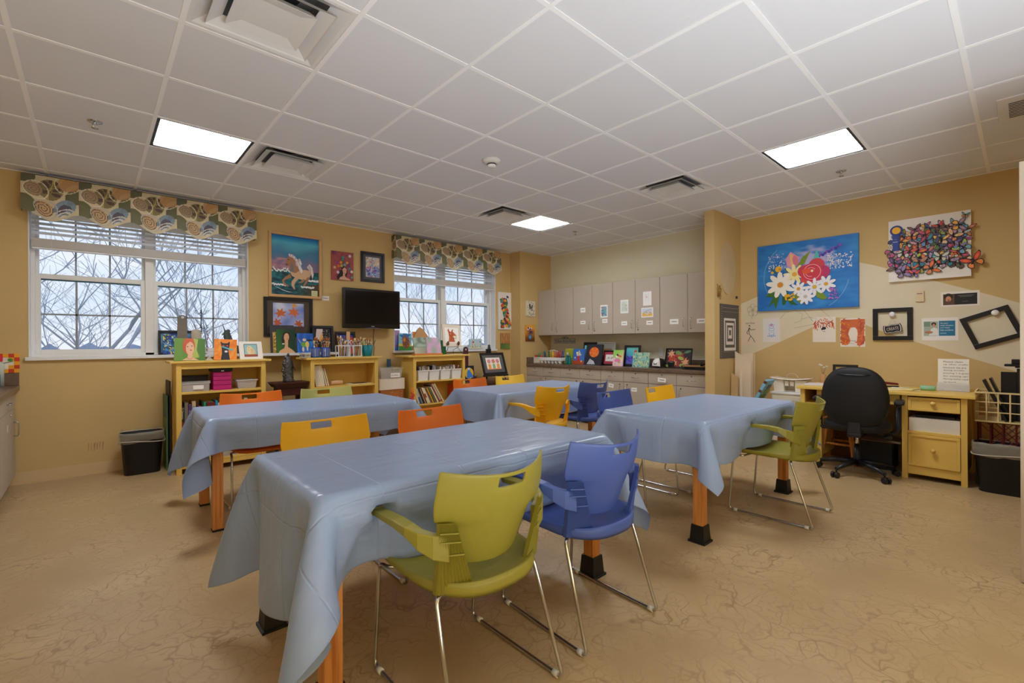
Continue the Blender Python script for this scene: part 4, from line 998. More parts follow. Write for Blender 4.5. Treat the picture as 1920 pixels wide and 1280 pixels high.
for sy in (-1, 1):
    k = MB(); k.tube([(-.008, sy*.014, .27), (-.006, sy*.017, .30), (-.002, sy*.015, .315)], [.010, .008, .001], 7); k.build('ear', pew, o)
k = MB()
for j in range(9): a = j/8; k.blob((-.05+.02*a*a+.01*sin(j*2), -.002, .07+a*.2), .018, .02, .02, 8, 5, rough=.2, seed=j)
k.build('mane', pew, o)
# ================================================================ pictures on the window wall (faces -y, wall at y 5.9)
BLK = mat('black_frame', (26, 24, 28), .35); OAK = mat('oak_frame', (206, 164, 112), .45, var=.08)
def mixc(a, b_, t_): t_ = max(0, min(1, t_)); return tuple(p+(q-p)*t_ for p, q in zip(a, b_))
WY = 5.899
def sea(u, v):
    n1 = noise.noise(V((u*3, v*7, 1))); n2 = noise.noise(V((u*9, v*22, 3)))
    if v > .42:
        c = mixc((150, 110, 140), (70, 130, 170), (v-.42)/.25+n1*.6); c = mixc(c, (90, 190, 215), (v-.7)/.2+n1*.4); c = mixc(c, (0, 100, 180), (v-.88)/.12)
        if v < .62 and u < .5+n1*.3: c = mixc(c, (196, 140, 150), .5+n2)
    else:
        c = mixc((10, 52, 66), (24, 120, 130), .5+n2*1.2+n1*.5)
        if v < .2 and u > .45: c = mixc(c, (84, 66, 44), (u-.45)*2)
    return c
a = Art(.545, .705, (20, 60, 90), .004, sea, 3.2)
wv = (232, 238, 240)
g = random.Random(8)
for (u0, u1, vv, am) in ((0, .42, .42, .03), (.78, 1, .27, .012), (0, .3, .17, .012), (.62, .9, .15, .01)):
    for j in range(26): u = u0+(u1-u0)*j/26; a.el(u, vv+g.uniform(-am, am), .02, .012, wv, g.uniform(0, 3), 7); a.k -= .9
    a.k += 1
for j in range(5): a.ln([(.02+j*.05, .16-j*.02), (.2+j*.04, .09-j*.01), (.36+j*.02, .05)], .004, wv)
B_ = (214, 176, 140); D_ = (170, 120, 86); S_ = (120, 120, 130)
a.pl([(.74,.5),(.8,.56),(.86,.5),(.89,.38),(.86,.3),(.83,.4),(.79,.45)], (226, 216, 210)); a.pl([(.76,.52),(.8,.54),(.84,.46),(.82,.36),(.8,.42)], (200, 186, 184))
a.pl([(.42,.45),(.55,.43),(.7,.45),(.8,.44),(.83,.38),(.78,.30),(.66,.27),(.52,.29),(.42,.33),(.38,.4)], B_)
a.pl([(.42,.30),(.33,.27),(.26,.24),(.29,.19),(.36,.16),(.35,.14),(.25,.17),(.22,.24),(.28,.30),(.38,.36)], D_); a.pl([(.48,.3),(.42,.24),(.41,.17),(.46,.11),(.49,.1),(.47,.17),(.50,.23),(.57,.29)], B_)
a.pl([(.74,.32),(.70,.24),(.66,.19),(.67,.16),(.70,.18),(.76,.25),(.82,.34)], D_); a.pl([(.66,.29),(.60,.24),(.55,.22),(.56,.21),(.64,.225),(.71,.28)], D_)
a.pl([(.38,.4),(.37,.5),(.36,.58),(.42,.64),(.48,.6),(.53,.5),(.58,.43),(.5,.38)], D_); a.pl([(.38,.4),(.40,.48),(.42,.56),(.46,.50),(.46,.40)], S_)
a.pl([(.42,.64),(.35,.66),(.32,.60),(.29,.52),(.31,.49),(.35,.50),(.40,.55),(.45,.58)], D_); a.ci(.35, .6, .012, (30, 24, 24)); a.pl([(.29,.52),(.31,.49),(.34,.5),(.33,.53)], (110, 84, 76))
for j in range(16): t_ = j/15; a.el(.40+.22*t_, .67-.24*t_*t_, .055, .022, [(236,228,226),(214,196,196),(196,170,176)][j % 3], -.6-.9*t_, 9)
for j in range(8): a.el(.56+g.uniform(-.05,.05), .5+g.uniform(-.08,.1), .05, .018, [(236,228,226),(206,190,192)][j % 2], -1.2, 8)
a.rc(.83, .0, .995, .11, (30, 26, 22)); a.rc(.835, .005, .97, .1, (214, 212, 160)); a.ln([(.86, .075), (.94, .078)], .006, (90, 90, 80)); a.ln([(.86, .045), (.93, .045)], .006, (110, 110, 90))
framed('framed_painting', 'large oak-framed painting of a pale horse galloping through surf', 'painting', .603, .763, .03, OAK, a, (1.822, WY, 1.768), dep=.035, mv=0, art_name='canvas')
a = Art(.285, .365, (164, 80, 78), .02); R_ = random.Random(3)
a.dabs(11, 50, .02, .02, .98, .98, [(172,88,84),(156,70,74),(150,60,80)], .12); 
a.pl([(.25,.02),(.22,.12),(.34,.24),(.36,.42),(.5,.52),(.68,.44),(.72,.26),(.64,.12),(.5,.1),(.4,.03)], (28, 18, 30)); a.pl([(.33,.02),(.38,.10),(.5,.14),(.52,.26),(.48,.38),(.58,.46),(.68,.4),(.67,.28),(.6,.2),(.62,.12),(.8,.06),(.88,.0)], (226, 170, 140)); a.ln([(.52,.33),(.56,.32)], .01, (60,30,30)); a.ln([(.61,.33),(.65,.34)], .01, (60,30,30)); a.el(.58, .25, .03, .012, (190,40,60))
for (u, v, c) in ((.3,.6,(150,40,120)),(.42,.62,(226,150,30)),(.5,.72,(30,130,130)),(.6,.6,(110,50,130)),(.7,.62,(220,160,40)),(.78,.55,(90,40,110)),(.3,.48,(224,110,30)),(.44,.5,(190,180,80)),(.58,.54,(90,170,170)),(.8,.42,(30,130,140)),(.9,.32,(226,226,210)),(.38,.38,(150,40,90)),(.5,.8,(40,140,150)),(.16,.6,(160,50,120)),(.12,.42,(216,170,120)),(.26,.26,(230,200,220)),(.9,.12,(80,130,130)),(.78,.18,(170,70,90)),(.8,.86,(226,220,230)),(.1,.92,(90,40,110))):
    a.fl(u, v, .075, 7, c, mixc(c, (255, 240, 180), .6), .4, R_.uniform(0, 1))
art_on(a, 'painting', 'small canvas of a woman with a crown of flowers on dusty red', 'painting', (2.392, WY-.02, 2.028))
a = Art(.195, .268, (200, 205, 215), .002); a.dabs(12, 90, .03, .45, .97, .98, [(230,180,160),(120,170,210),(240,210,120),(236,236,230),(220,90,110)], .1); a.dabs(13, 90, .03, .02, .97, .5, [(60,110,200),(110,160,220),(220,80,120),(150,180,230),(40,70,160)], .1)
framed('framed_painting', 'black-framed small watercolour of blue and pink blossoms', 'painting', .338, .402, .034, BLK, a, (2.807, WY, 2.036), matc=mat('mat_grey', (84, 84, 92), .7), art_name='print')
def mapleaf(a, cx, cy, r, c, rot=0, n=5):
    pts = []
    for j in range(n*2+1):
        an = rot-pi*.75+pi*1.5*j/(n*2); rr = r if j % 2 == 0 else r*.48
        pts.append((cx+sin(an)*rr, cy+cos(an)*rr*a.w/a.h))
        if j % 2 == 0 and 0 < j < n*2: pts.append((cx+sin(an+.16)*r*.78, cy+cos(an+.16)*r*.78*a.w/a.h))
    pts.append((cx-sin(rot)*r*.3, cy-cos(rot)*r*.3*a.w/a.h)); a.pl(pts, c); a.ln([(cx, cy), (cx-sin(rot)*r, cy-cos(rot)*r*a.w/a.h)], r*.08, c); return a
a = Art(.345, .275, (190, 205, 232), .002, lambda u, v: mixc((206, 214, 236), (70, 96, 190), .5+.9*noise.noise(V((u*2.2+3, v*2.2, 7)))-.3*abs(v-.3)), .8)
mapleaf(a, .24, .55, .2, (206, 104, 50), -.2); mapleaf(a, .66, .6, .21, (214, 110, 56), .4); mapleaf(a, .68, .9, .11, (224, 160, 50), .2); mapleaf(a, .12, .14, .18, (200, 96, 60), 1.2); mapleaf(a, .82, .1, .17, (190, 90, 44), .8)
framed('framed_painting', 'wide black frame with orange autumn leaves on blue, under the horse painting', 'painting', .548, .462, .035, BLK, a, (1.742, WY, 1.30), matc=mat('mat_olive', (72, 62, 52), .35, coat=.5), mv=.03, art_name='print')
art_on(lbl('', .09, .056), 'wall_label', 'tiny white caption card on the wall right of the horse painting', 'label', (2.18, 5.8985, 1.757))
# television on its wall mount
o = thing('television', 'black flat television on the wall between the windows', 'television', (2.73, 5.75, 1.41)); o.rotation_euler.z = R(0)
B1('bezel', (-.395, .395, -.018, .03, 0, .512), mat('tv_black', (16, 16, 20), .22, coat=.4), o, bevel=.008)
B1('screen', (-.365, .365, -.0195, -.0185, .058, .482), mat('tv_screen', (14, 13, 16), .12), o)
k = MB(); k.box(-.022, .022, -.0192, -.018, .022, .032, (150, 150, 156)); k.build('badge', PM, o)
k = MB(); k.grid(lambda u, v: (-.13+.26*u, -.02, -.0+.012*sin(pi*u)*(v)-.0), 14, 1); k.build('speaker_trim', mat('silver_trim', (110, 112, 130), .3, .6), o)
B1('mount', (-.12, .12, .031, .148, .15, .4), blackp, o)
k = MB(); k.smooth = True; k.tube([(2.81, 5.86, 1.44), (2.808, 5.885, 1.3), (2.812, 5.888, 1.2), (2.822, 5.889, 1.15), (2.812, 5.888, 1.08), (2.81, 5.885, 1.0)], .0035, 6); k.tube([(2.812, 5.886, 1.2), (2.83, 5.885, 1.24), (2.85, 5.884, 1.26)], .0025, 6)
tag(k.build('power_cable', blackp), 'thin black cable hanging down the wall from the television', 'cable')
# pictures right of the second window and on the column
a = Art(.312, .625, (236, 232, 226), .018)
P_ = [(226,130,30),(50,40,110),(60,130,80),(214,80,40),(240,170,60),(90,150,140),(150,40,60),(40,110,60)]
a.pl([(.45,.72),(.58,.86),(.68,.7),(.6,.6)], (50, 40, 110)); a.el(.66, .88, .09, .03, (50, 44, 116), -.5)
g = random.Random(5)
for j in range(46): t_ = j/46; a.el(.33+.4*t_+.15*sin(j*2.1), .8-.72*t_+.03*g.uniform(-1,1), .12, .045, P_[j % 8], g.uniform(0, 3), 8)
for j in range(14): a.el(.2+g.uniform(0,.25), .06+g.uniform(0, .22), .11, .04, P_[(j*3) % 8], g.uniform(0, 3), 8)
art_on(a, 'painting', 'tall white canvas with a curving bird of bright patches, right of the second window', 'painting', (5.169, WY-.02, 1.436))
a = Art(.205, .265, (170, 130, 84), .018, lambda u, v: mixc((186, 120, 60), (206, 160, 110), noise.noise(V((u*6, v*4, 2)))+.5) if v > .35 else mixc((70, 110, 60), (120, 140, 70), u), .8)
for u in (.15, .35, .55, .75, .9): a.rc(u-.02, .25, u+.02, 1, (120, 84, 54))
art_on(a, 'painting', 'small canvas of a brown and green woodland, below the tall white canvas', 'painting', (5.168, WY-.02, 1.110))
a = Art(.21, .26, (226, 218, 196), .018); a.dabs(7, 30, .1, .05, .9, .95, [(40,34,30),(70,60,50),(120,110,90)], .07); a.el(.4, .65, .09, .2, (50, 44, 40), .2); a.el(.62, .62, .07, .16, (60, 54, 50), -.3)
art_on(a, 'painting', 'small black and white abstract canvas on the corner column', 'painting', (5.532, 5.654-.018, 1.657))
a = Art(.213, .268, (220, 140, 40), .018, lambda u, v: mixc((90, 40, 20), (236, 168, 50), v*1.3+.3*noise.noise(V((u*3, v*3, 0)))), .7)
a.el(.5, .25, .2, .16, (70, 120, 170)); a.el(.5, .25, .1, .09, (130, 170, 200)); a.dots(8, 22, .25, .45, .75, .85, [(60,50,110),(236,230,226),(170,60,60),(80,90,160),(210,140,60)], .05, .09, 9)
art_on(a, 'painting', 'small orange canvas with a blue vase of flowers on the corner column', 'painting', (5.512, 5.654-.018, 1.241))
# ================================================================ on and in front of the wide left window
def lean_on(a, name, l, xc, y, z, lean=.2, roll=0, rz=0): return art_on(a, name, l, 'painting', (xc, y, z), rz, lean, roll)
ST = 1.0605
a = Art(.245, .225, (90, 140, 40), .018); a.pl([(.0,0),(.3,0),(.22,.5),(.3,1),(0,1)], (96, 142, 40)); a.pl([(.62,0),(.85,.2),(.7,.5),(.78,1),(1,1),(1,0)], (70, 120, 36)); a.pl([(.5,.1),(.8,.15),(.72,.5),(.76,.95),(.6,1),(.5,.6)], (170, 180, 80))
a.el(.46, .66, .2, .38, (196, 84, 36)); a.el(.5, .55, .135, .3, (228, 178, 140)); a.pl([(.28,.95),(.6,1),(.66,.75),(.5,.85),(.36,.7)], (200, 84, 34)); a.pl([(.44,.3),(.58,.3),(.6,.15),(.8,.02),(.25,.02),(.42,.14)], (226, 176, 138)); a.el(.42, .62, .025, .02, (40, 40, 40)); a.el(.56, .66, .025, .02, (40, 40, 40)); a.el(.53, .47, .03, .025, (190, 30, 40)); a.ring(.5, .17, .09, .01, (70, 50, 40), 10, pi, 2*pi)
lean_on(a, 'painting', 'green painting of a red-haired woman on the left bookcase', .69, 5.33, ST, .32, R(2), R(-4))
a = Art(.195, .215, (240, 134, 26), .018); a.dabs(3, 30, 0, 0, 1, 1, [(244,144,34),(236,124,20),(240,160,50)], .2); a.pl([(.3,0),(.34,.3),(.32,.6),(.26,.88),(.38,.8),(.56,.8),(.68,.9),(.66,.65),(.62,.45),(.66,.25),(.7,0)], (30, 24, 36)); a.pl([(.3,.62),(.8,.44),(.86,.5),(.6,.58),(.35,.66)], (80, 180, 196)); a.el(.4, .68, .05, .03, (226, 60, 60)); a.el(.56, .68, .05, .03, (226, 60, 60)); a.el(.52, .4, .07, .05, (236, 230, 226))
lean_on(a, 'painting', 'orange painting of a masked black cat on the left bookcase', .985, 5.34, ST, .3, R(3), R(-5))
a = Art(.215, .19, (240, 236, 230), .016); a.rc(.2, .14, .78, .86, (60, 50, 50)); a.rc(.22, .17, .76, .83, (150, 200, 206)); a.el(.45, .5, .14, .26, (234, 214, 170)); a.el(.58, .42, .1, .18, (226, 200, 150)); a.rc(.22, .17, .76, .27, (180, 84, 60)); a.dots(3, 6, .38, .5, .6, .66, [(40,40,40)], .012)
lean_on(a, 'painting', 'white-bordered picture of two pale owls on the left bookcase', 1.225, 5.36, ST, .3, 0, R(3))
k = MB(); k.prism([(-.03, 0, 0), (.03, 0, 0), (0, 0, .045)], (0, .03, 0)); tag(k.build('glass_prism', clearp, loc=(.85, 5.34, ST), bevel=.002), 'little clear triangular ornament between the woman and cat paintings', 'ornament')
WS = WB+.001
a = Art(.28, .24, (30, 60, 120), .012, lambda u, v: mixc((30, 70, 150), (110, 180, 220), .5+noise.noise(V((u*4, v*5, 5)))), .7)
framed('framed_painting', 'black-framed blue painting on the sill of the wide window, mostly hidden', 'painting', .30, .25, .022, BLK, a, (.655, 5.965, WS), lean=.1, art_name='canvas')
a = Art(.10, .21, (40, 80, 150), .015); a.dabs(2, 70, 0, .0, 1, 1, [(40,90,190),(240,210,60),(30,120,80),(90,160,220),(236,236,210),(40,60,120)], .22)
lean_on(a, 'painting', 'narrow blue and yellow dabbed canvas beside the red-haired woman painting', .592, 5.93, WS, .12)
o = thing('wooden_paddle', 'grey weathered paddle board with a hole, standing on the sill', 'paddle', (.705, 5.925, WS)); o.rotation_euler.x = -.06
grw = mat('grey_wood', (134, 126, 116), .8, var=.15, bump=.4, bscale=40)
k = MB(); n = 14; w_ = .04
k.prism([(-w_-.008, 0, 0), (w_+.008, 0, 0), (w_, 0, .36)]+[(w_*cos(pi*i/n), 0, .375+w_*sin(pi*i/n)) for i in range(n+1)]+[(-w_, 0, .36)], (0, .014, 0)); k.build('board', grw, o, bevel=.002)
k = MB(); k.cyl((.005, -.0008, .39), (.005, .0148, .39), .013, 14); k.build('hole', mat('pale_hole', (214, 224, 236), .6), o)
k = MB(); k.smooth = True; k.lathe([(.0, 0), (.04, .0), (.05, .02), (.045, .12), (.05, .2), (.045, .24), (.03, .262), (0, .27)], 18, sy=.7); o = k.build('stone_figure', mat('pale_stone', (198, 188, 172), .8, bump=.5, bscale=30), loc=(.828, 5.95, WS)); tag(o, 'pale rounded stone figure on the sill behind the red-haired woman painting', 'figure')
o = thing('jewellery_tree', 'black wire jewellery tree with curled arms on the window sill', 'stand', (.872, 5.945, WS))
k = MB(); k.smooth = True; k.lathe([(.05, 0), (.05, .006), (.01, .012), (0, .012)], 18); k.cyl((0, 0, .01), (0, 0, .47), .0045, 8); k.lathe([(.0, .455), (.007, .46), (.004, .475), (0, .49)], 8); k.build('stem', blackp, o)
for z, r_, dn in ((.455, .07, -1), (.30, .075, 1)):
    for q in range(4):
        a_ = q*pi/2+.5; k = MB(); k.smooth = True
        pts = [(0, 0, z)]+[(cos(a_)*(r_*t_), sin(a_)*(r_*t_)*.7, z-.03*sin(pi*t_)) for t_ in (.3, .6, .85)]+[(cos(a_)*(r_+.012*cos(b__)), sin(a_)*(r_+.012*cos(b__))*.7, z+.002+.014*sin(b__)) for b__ in (-1.2, 0, 1.2, 2.4, 3.4)]
        k.tube(pts, .0017, 5); k.build('curled_arm', blackp, o)
k = MB(); k.smooth = True; g = random.Random(6)
for j in range(16): k.blob((.052+.006*sin(j*.4), -.01, .24-.0135*j), .006, .005, .007, 6, 4, [(190,50,70),(236,236,236),(110,120,130)][j % 3])
k.build('bead_string', PM, o)
o = thing('unicorn_figurine', 'grey-green unicorn figurine with a raised horn on the sill', 'figurine', (1.155, 5.95, WS)); gg = mat('verdigris', (74, 92, 84), .5, .2, bump=.4, bscale=40, var=.3, vscale=20)
k = MB(); k.smooth = True
loft(k, [(.09, 0, .04, .01, .02, 1.3), (.07, 0, .06, .04, .04, 1.2), (.02, 0, .08, .05, .045, 1.2), (-.03, 0, .11, .045, .04, .9), (-.045, 0, .16, .034, .028, .5), (-.045, 0, .21, .03, .024, .2), (-.045, 0, .245, .024, .02, .2), (-.045, 0, .262, .008, .01, .2)])
loft(k, [(-.035, 0, .245, .024, .02, -1.0), (-.06, 0, .232, .022, .018, -1.1), (-.082, 0, .218, .016, .014, -1.1), (-.09, 0, .212, .006, .008, -1.1)])
k.build('body', gg, o)
k = MB(); k.smooth = True; k.tube([(-.062, 0, .25), (-.075, 0, .30), (-.092, 0, .35)], [.006, .004, .0008], 7); k.build('horn', mat('dark_horn', (60, 50, 70), .4), o)
k = MB(); k.smooth = True
for j in range(8): k.blob((-.028+.05*(j/8)**1.3, 0, .25-.16*j/8), .017, .014, .02, 7, 5, rough=.2, seed=j)
k.build('mane', mat('mane_grey', (96, 92, 110), .6, var=.2), o)
for (x, y) in ((.07, .03), (.07, -.03), (-.02, .03), (-.02, -.03)):
    k = MB(); k.smooth = True; k.tube([(x, y*.6, .08), (x-.012, y, .04), (x, y, .002)], [.016, .010, .009], 7); k.build('leg', gg, o)
# on the ledge
tag(B1('leaning_board', (-.13, .13, 0, .006, 0, .325), mat('charcoal_board', (66, 62, 70), .6)), 'plain charcoal board leaning behind the dark-haired woman painting', 'board'); place(bpy.data.objects['leaning_board'], (1.65, 5.80, WS), 0, .12)
a = Art(.06, .245, (196, 160, 70), .012); a.dabs(3, 30, .1, 0, .9, 1, [(220,190,90),(240,220,150),(170,130,50)], .4)
lean_on(a, 'painting', 'thin strip of a gold canvas edge left of the dark-haired woman painting', 1.575, 5.79, WS, .12)
a = Art(.205, .275, (30, 76, 44), .018, lambda u, v: mixc((60, 120, 50), (16, 56, 40), u+v*.3), .6)
a.pl([(.28,.35),(.26,.6),(.36,.85),(.52,.92),(.68,.86),(.75,.68),(.68,.5),(.6,.42),(.5,.6)], (50, 26, 28)); a.el(.52, .66, .14, .18, (226, 178, 132), -.1); a.pl([(.42,.56),(.6,.52),(.58,.25),(.75,.16),(.93,.04),(.95,0),(.08,0),(.15,.1),(.38,.2),(.42,.3)], (224, 176, 130)); a.ln([(.43,.7),(.5,.7)], .01, (40,30,30)); a.ln([(.58,.71),(.64,.72)], .01, (40,30,30)); a.el(.56, .585, .035, .015, (180, 50, 50)); a.rc(.28, .36, .4, .41, (220, 226, 226))
lean_on(a, 'painting', 'dark green painting of a long-necked dark-haired woman', 1.672, 5.735, WS, .12)
a = Art(.185, .23, (30, 100, 200), .018, lambda u, v: mixc((20, 84, 190), (50, 130, 220), noise.noise(V((u*5, v*2, 3)))+.5), .6)
a.el(.4, .42, .17, .13, (120, 180, 60)); a.el(.36, .17, .07, .13, (236, 220, 180)); a.el(.62, .42, .12, .17, (236, 214, 110)); a.el(.62, .2, .05, .12, (240, 226, 190)); a.el(.45, .66, .11, .07, (240, 226, 206)); a.ci(.48, .7, .05, (230, 190, 120)); a.ln([(.22,.5),(.1,.68)], .03, (236,214,180)); a.ci(.1, .7, .04, (220, 60, 100)); a.rc(.62, .6, .95, .68, (26, 30, 40))
lean_on(a, 'painting', 'bright blue canvas with two round figures in green and yellow', 1.883, 5.735, WS, .12)
a = Art(.19, .245, (20, 18, 26), .003); a.pl([(0,.4),(.1,1),(.5,1),(.45,.7),(.3,.5)], (220, 200, 196)); a.pl([(.2,.4),(.45,.85),(.5,.6),(.4,.35)], (226, 170, 70)); a.dots(4, 70, .4, .3, .98, .98, [(236,236,240)], .008, .016); a.dots(5, 12, .05, .05, .95, .3, [(200,140,60),(60,60,90)], .03)
framed('framed_painting', 'black-framed picture of a starry night sky behind the blue brush cups', 'painting', .255, .325, .03, BLK, a, (2.115, 5.80, WS), lean=.1, matc=mat('mat_black', (34, 32, 36), .6), art_name='print')
a = Art(.19, .245, (40, 60, 150), .003, lambda u, v: mixc((40, 60, 160), (206, 60, 40), (u-.55)*4) if v < .9 else (40, 60, 160), .5); a.ci(.35, .5, .17, (224, 176, 110)); a.dabs(3, 20, .05, .3, .9, .7, [(50,40,90),(236,210,190),(150,160,200)], .14)
framed('framed_painting', 'black-framed red and blue picture behind the white brush racks', 'painting', .255, .325, .03, BLK, a, (2.40, 5.80, 1.04+.001), lean=.1, matc=mat('mat_black'), art_name='print')
# brush holders on the middle bookcase
bw = [mat('brush_wood', (196, 130, 60), .4), mat('brush_dark', (70, 44, 34), .4), mat('brush_clear', (206, 212, 220), .25), mat('brush_yellow', (232, 170, 40), .4)]
bb = [mat('bristle_rust', (176, 100, 40), .8), mat('bristle_cream', (226, 206, 160), .8), mat('bristle_dark', (44, 32, 30), .8)]; fer = mat('ferrule', (186, 186, 190), .3, .9)
proto = {}
def brush(kind, x, y, z, L, ax, ay, grp, lab):
    key = kind
    if key not in proto:
        hm, bm, wd = [(bw[0], bb[0], .005), (bw[1], bb[2], .004), (bw[2], bb[1], .006), (bw[3], bb[0], .004)][kind]
        o = thing('paint_brush', lab, 'paint brush')
        k = MB(); k.smooth = True; k.tube([(0, 0, 0), (0, 0, .07), (0, 0, .14)], [.002, .0042, .0032], 6); k.build('handle', hm, o)
        k = MB(); k.smooth = True; k.tube([(0, 0, .14), (0, 0, .163)], [.0036, wd*.9], 6); k.build('ferrule', fer, o)
        k = MB(); k.smooth = True; k.tube([(0, 0, .163), (0, 0, .178), (0, 0, .196)], [wd, wd*1.5, wd*.5], 6); k.build('bristles', bm, o)
        proto[key] = o
    else: o = dup(proto[key])
    o.location = (x, y, z); o.rotation_euler = (ax, ay, 0); s_ = L/.196; o.scale = (1.15, 1.15, s_); o['label'] = lab; o['group'] = grp; o['category'] = 'paint brush'
def fill(cx, cy, z, rx, ry, n, L0, L1, seed, grp, lab):
    g = random.Random(seed)
    for j in range(n):
        u, v = g.uniform(-1, 1), g.uniform(-1, 1)
        brush(g.choice([0, 0, 1, 2, 2, 3]), cx+u*rx*.6, cy+v*ry*.6, z, g.uniform(L0, L1), -v*.10+g.uniform(-.03, .03), u*.13+g.uniform(-.04, .04), grp, lab)
bluep = mat('blue_cup', (26, 88, 190), .25); tealp = mat('teal_cup', (0, 124, 140), .4)
for (x, l) in ((1.872, 'blue metal-look cup of brushes, left of the blue pair'), (1.985, 'blue metal-look cup of brushes, right of the blue pair')):
    o = thing('brush_cup', l, 'cup', (x, 5.38, ST)); k = MB(); k.smooth = True; k.lathe([(.046, 0), (.049, .003), (.049, .113), (.046, .113), (.046, .004), (0, .004)], 24); k.build('cup', bluep, o)
    k = MB()
    for q in range(16): a_ = 2*pi*q/16; k.X = Matrix.Rotation(a_, 4, 'Z'); k.box(.0492, .0502, -.004, .004, .012, .102); k.X = None
    k.build('silver_window', fer, o)
    fill(x, 5.38, ST+.005, .036, .036, 13, .17, .225, int(x*100), 'brushes in the blue cups', 'one of many paint brushes standing in the blue cups')
for (x, w_, l) in ((2.185, .145, 'white wire rack of brushes, left of the two racks'), (2.345, .115, 'white wire rack of brushes, next to the teal cup')):
    o = thing('brush_rack', l, 'rack', (x, 5.38, ST)); k = MB(); w2 = w_/2
    k.box(-w2, w2, -.045, .045, 0, .006)
    for sx in (-1, 1):
        for sy in (-1, 1): k.beam((sx*(w2-.01), sy*.04, .006), (sx*(w2-.004), sy*.04, .125), .008, .008)
    for q in ((-w2, w2, -.045, -.037, .125, .135), (-w2, w2, .037, .045, .125, .135), (-w2, -w2+.008, -.037, .037, .125, .135), (w2-.008, w2, -.037, .037, .125, .135)): k.box(*q)
    k.build('rack_frame', trimw, o)
    fill(x, 5.38, ST+.007, w2-.025, .03, 15, .16, .245, int(x*77), 'brushes in the white racks', 'one of many paint brushes standing in the white racks')
o = thing('brush_cup', 'teal plastic tumbler full of brushes', 'cup', (2.487, 5.38, ST)); k = MB(); k.smooth = True; k.lathe([(.050, 0), (.052, .003), (.072, .132), (.069, .132), (.049, .005), (0, .005)], 28); k.build('tumbler', tealp, o)
fill(2.487, 5.38, ST+.006, .05, .05, 17, .16, .22, 55, 'brushes in the teal tumbler', 'one of many paint brushes in the teal tumbler')
o = thing('foam_brush', 'large flat pale wooden brush standing above the left rack', 'paint brush', (2.255, 5.39, ST+.008)); k = MB(); k.box(-.008, .008, -.003, .003, 0, .19); k.build('handle', bw[2], o); B1('flat_tip', (-.02, .02, -.006, .006, .19, .29), mat('pale_wood', (222, 176, 130), .6), o)
o = thing('wide_brush', 'tall wide brush with a pale green tip in the teal tumbler', 'paint brush', (2.475, 5.38, ST+.008)); o.rotation_euler = (0, -.14, 0); k = MB(); k.tube([(0,0,0),(0,0,.12)], .006, 8); k.build('handle', bw[1], o); B1('flat_tip', (-.014, .014, -.005, .005, .12, .215), mat('pale_green_tip', (206, 214, 160), .6), o); 
bin_('small_box', 'small grey translucent box in front of the blue round-figures canvas', 'box', (1.752, 5.36, ST), .1, .07, .055, clearp, .95, .003, [(160,150,140),(120,110,100)], 3)
# ================================================================ around the second window
a = Art(.11, .29, (150, 130, 190), .016, lambda u, v: mixc((60, 110, 180), (190, 150, 200), v*1.2), .6); a.ci(.5, .25, .12, (210, 50, 60))
lean_on(a, 'painting', 'narrow purple and blue canvas at the left end of the second window sill', 3.20, 5.965, WS, .08)
a = Art(.205, .245, (150, 206, 226), .016); a.rc(0, 0, 1, .25, (60, 150, 60)); a.rc(0, .25, 1, .38, (226, 206, 80))
for (u, v) in ((.2,.8),(.5,.95),(.8,.85),(.15,.55),(.9,.6)): a.pl([(u-.2, v+.1),(u+.15, v+.12),(.5, .6)], (30, 130, 200))
a.el(.55, .45, .28, .33, (140, 84, 56)); a.dabs(9, 30, .3, .2, .8, .8, [(150,90,60),(110,64,44),(176,120,80)], .1); a.el(.42, .62, .1, .12, (236, 150, 60)); a.el(.5, .84, .07, .08, (160, 96, 60))
lean_on(a, 'painting', 'painting of a brown turkey on green grass in the second window', 3.315, 5.93, WS, .08, R(2))
k = MB(); k.prism([(-.11, 0, 0), (.12, 0, 0), (.035, 0, .105), (-.02, 0, .135), (-.06, 0, .10)], (0, .012, 0)); tag(k.build('wooden_triangle', mat('light_wood', (204, 160, 110), .5, var=.08), loc=(3.385, 5.62, 1.30)), 'rounded wooden triangle rising behind the picture book stand', 'board'); 
k = MB(); k.box(-.11, .12, 0, .012, -.244, 0); tt = k.build('stand_back', mat('light_wood')); tt.parent = bpy.data.objects['wooden_triangle']
a = Art(.09, .27, (236, 140, 40), .012); lean_on(a, 'painting', 'mostly hidden orange canvas behind the turkey painting', 3.50, 5.95, WS, .06)
o = thing('book_stand', 'wooden book stand with an open book of soft green and pink pages', 'book stand', (3.345, 5.40, 1.0555))
B1('ledge', (-.215, .215, -.05, .04, .0, .022), mat('orange_pine', (214, 130, 60), .45), o, bevel=.003)
a = Art(.215, .22, (150, 170, 150), .008, lambda u, v: mixc((170, 190, 170), (110, 130, 120), noise.noise(V((u*3, v*5, 1)))+.5) if v > .4 else mixc((196, 196, 170), (150, 150, 140), u), .7); p = a.build('left_page', PM, o); place(p, (-.10, -.02, .022), R(8), .25, R(-2))
a = Art(.215, .22, (200, 160, 190), .008, lambda u, v: mixc((216, 170, 206), (150, 180, 160), noise.noise(V((u*3, v*3, 9)))+.4), .7); p = a.build('right_page', PM, o); place(p, (.10, -.02, .022), R(-6), .25, R(2))
B1('prop', (-.1, .1, .05, .058, .0, .18), mat('orange_pine'), o)
a = Art(.10, .2, (60, 150, 90), .01); a.dabs(3, 10, 0, 0, 1, 1, [(60,170,110),(30,120,90)], .3); lean_on(a, 'painting', 'green card leaning between the book stand and the donkey picture', 3.735, 5.60, 1.0555, .1)
o = thing('wire_easel', 'black wire display easel with two leaf-shaped hooks', 'easel', (3.78, 5.44, 1.0555))
k = MB(); k.smooth = True
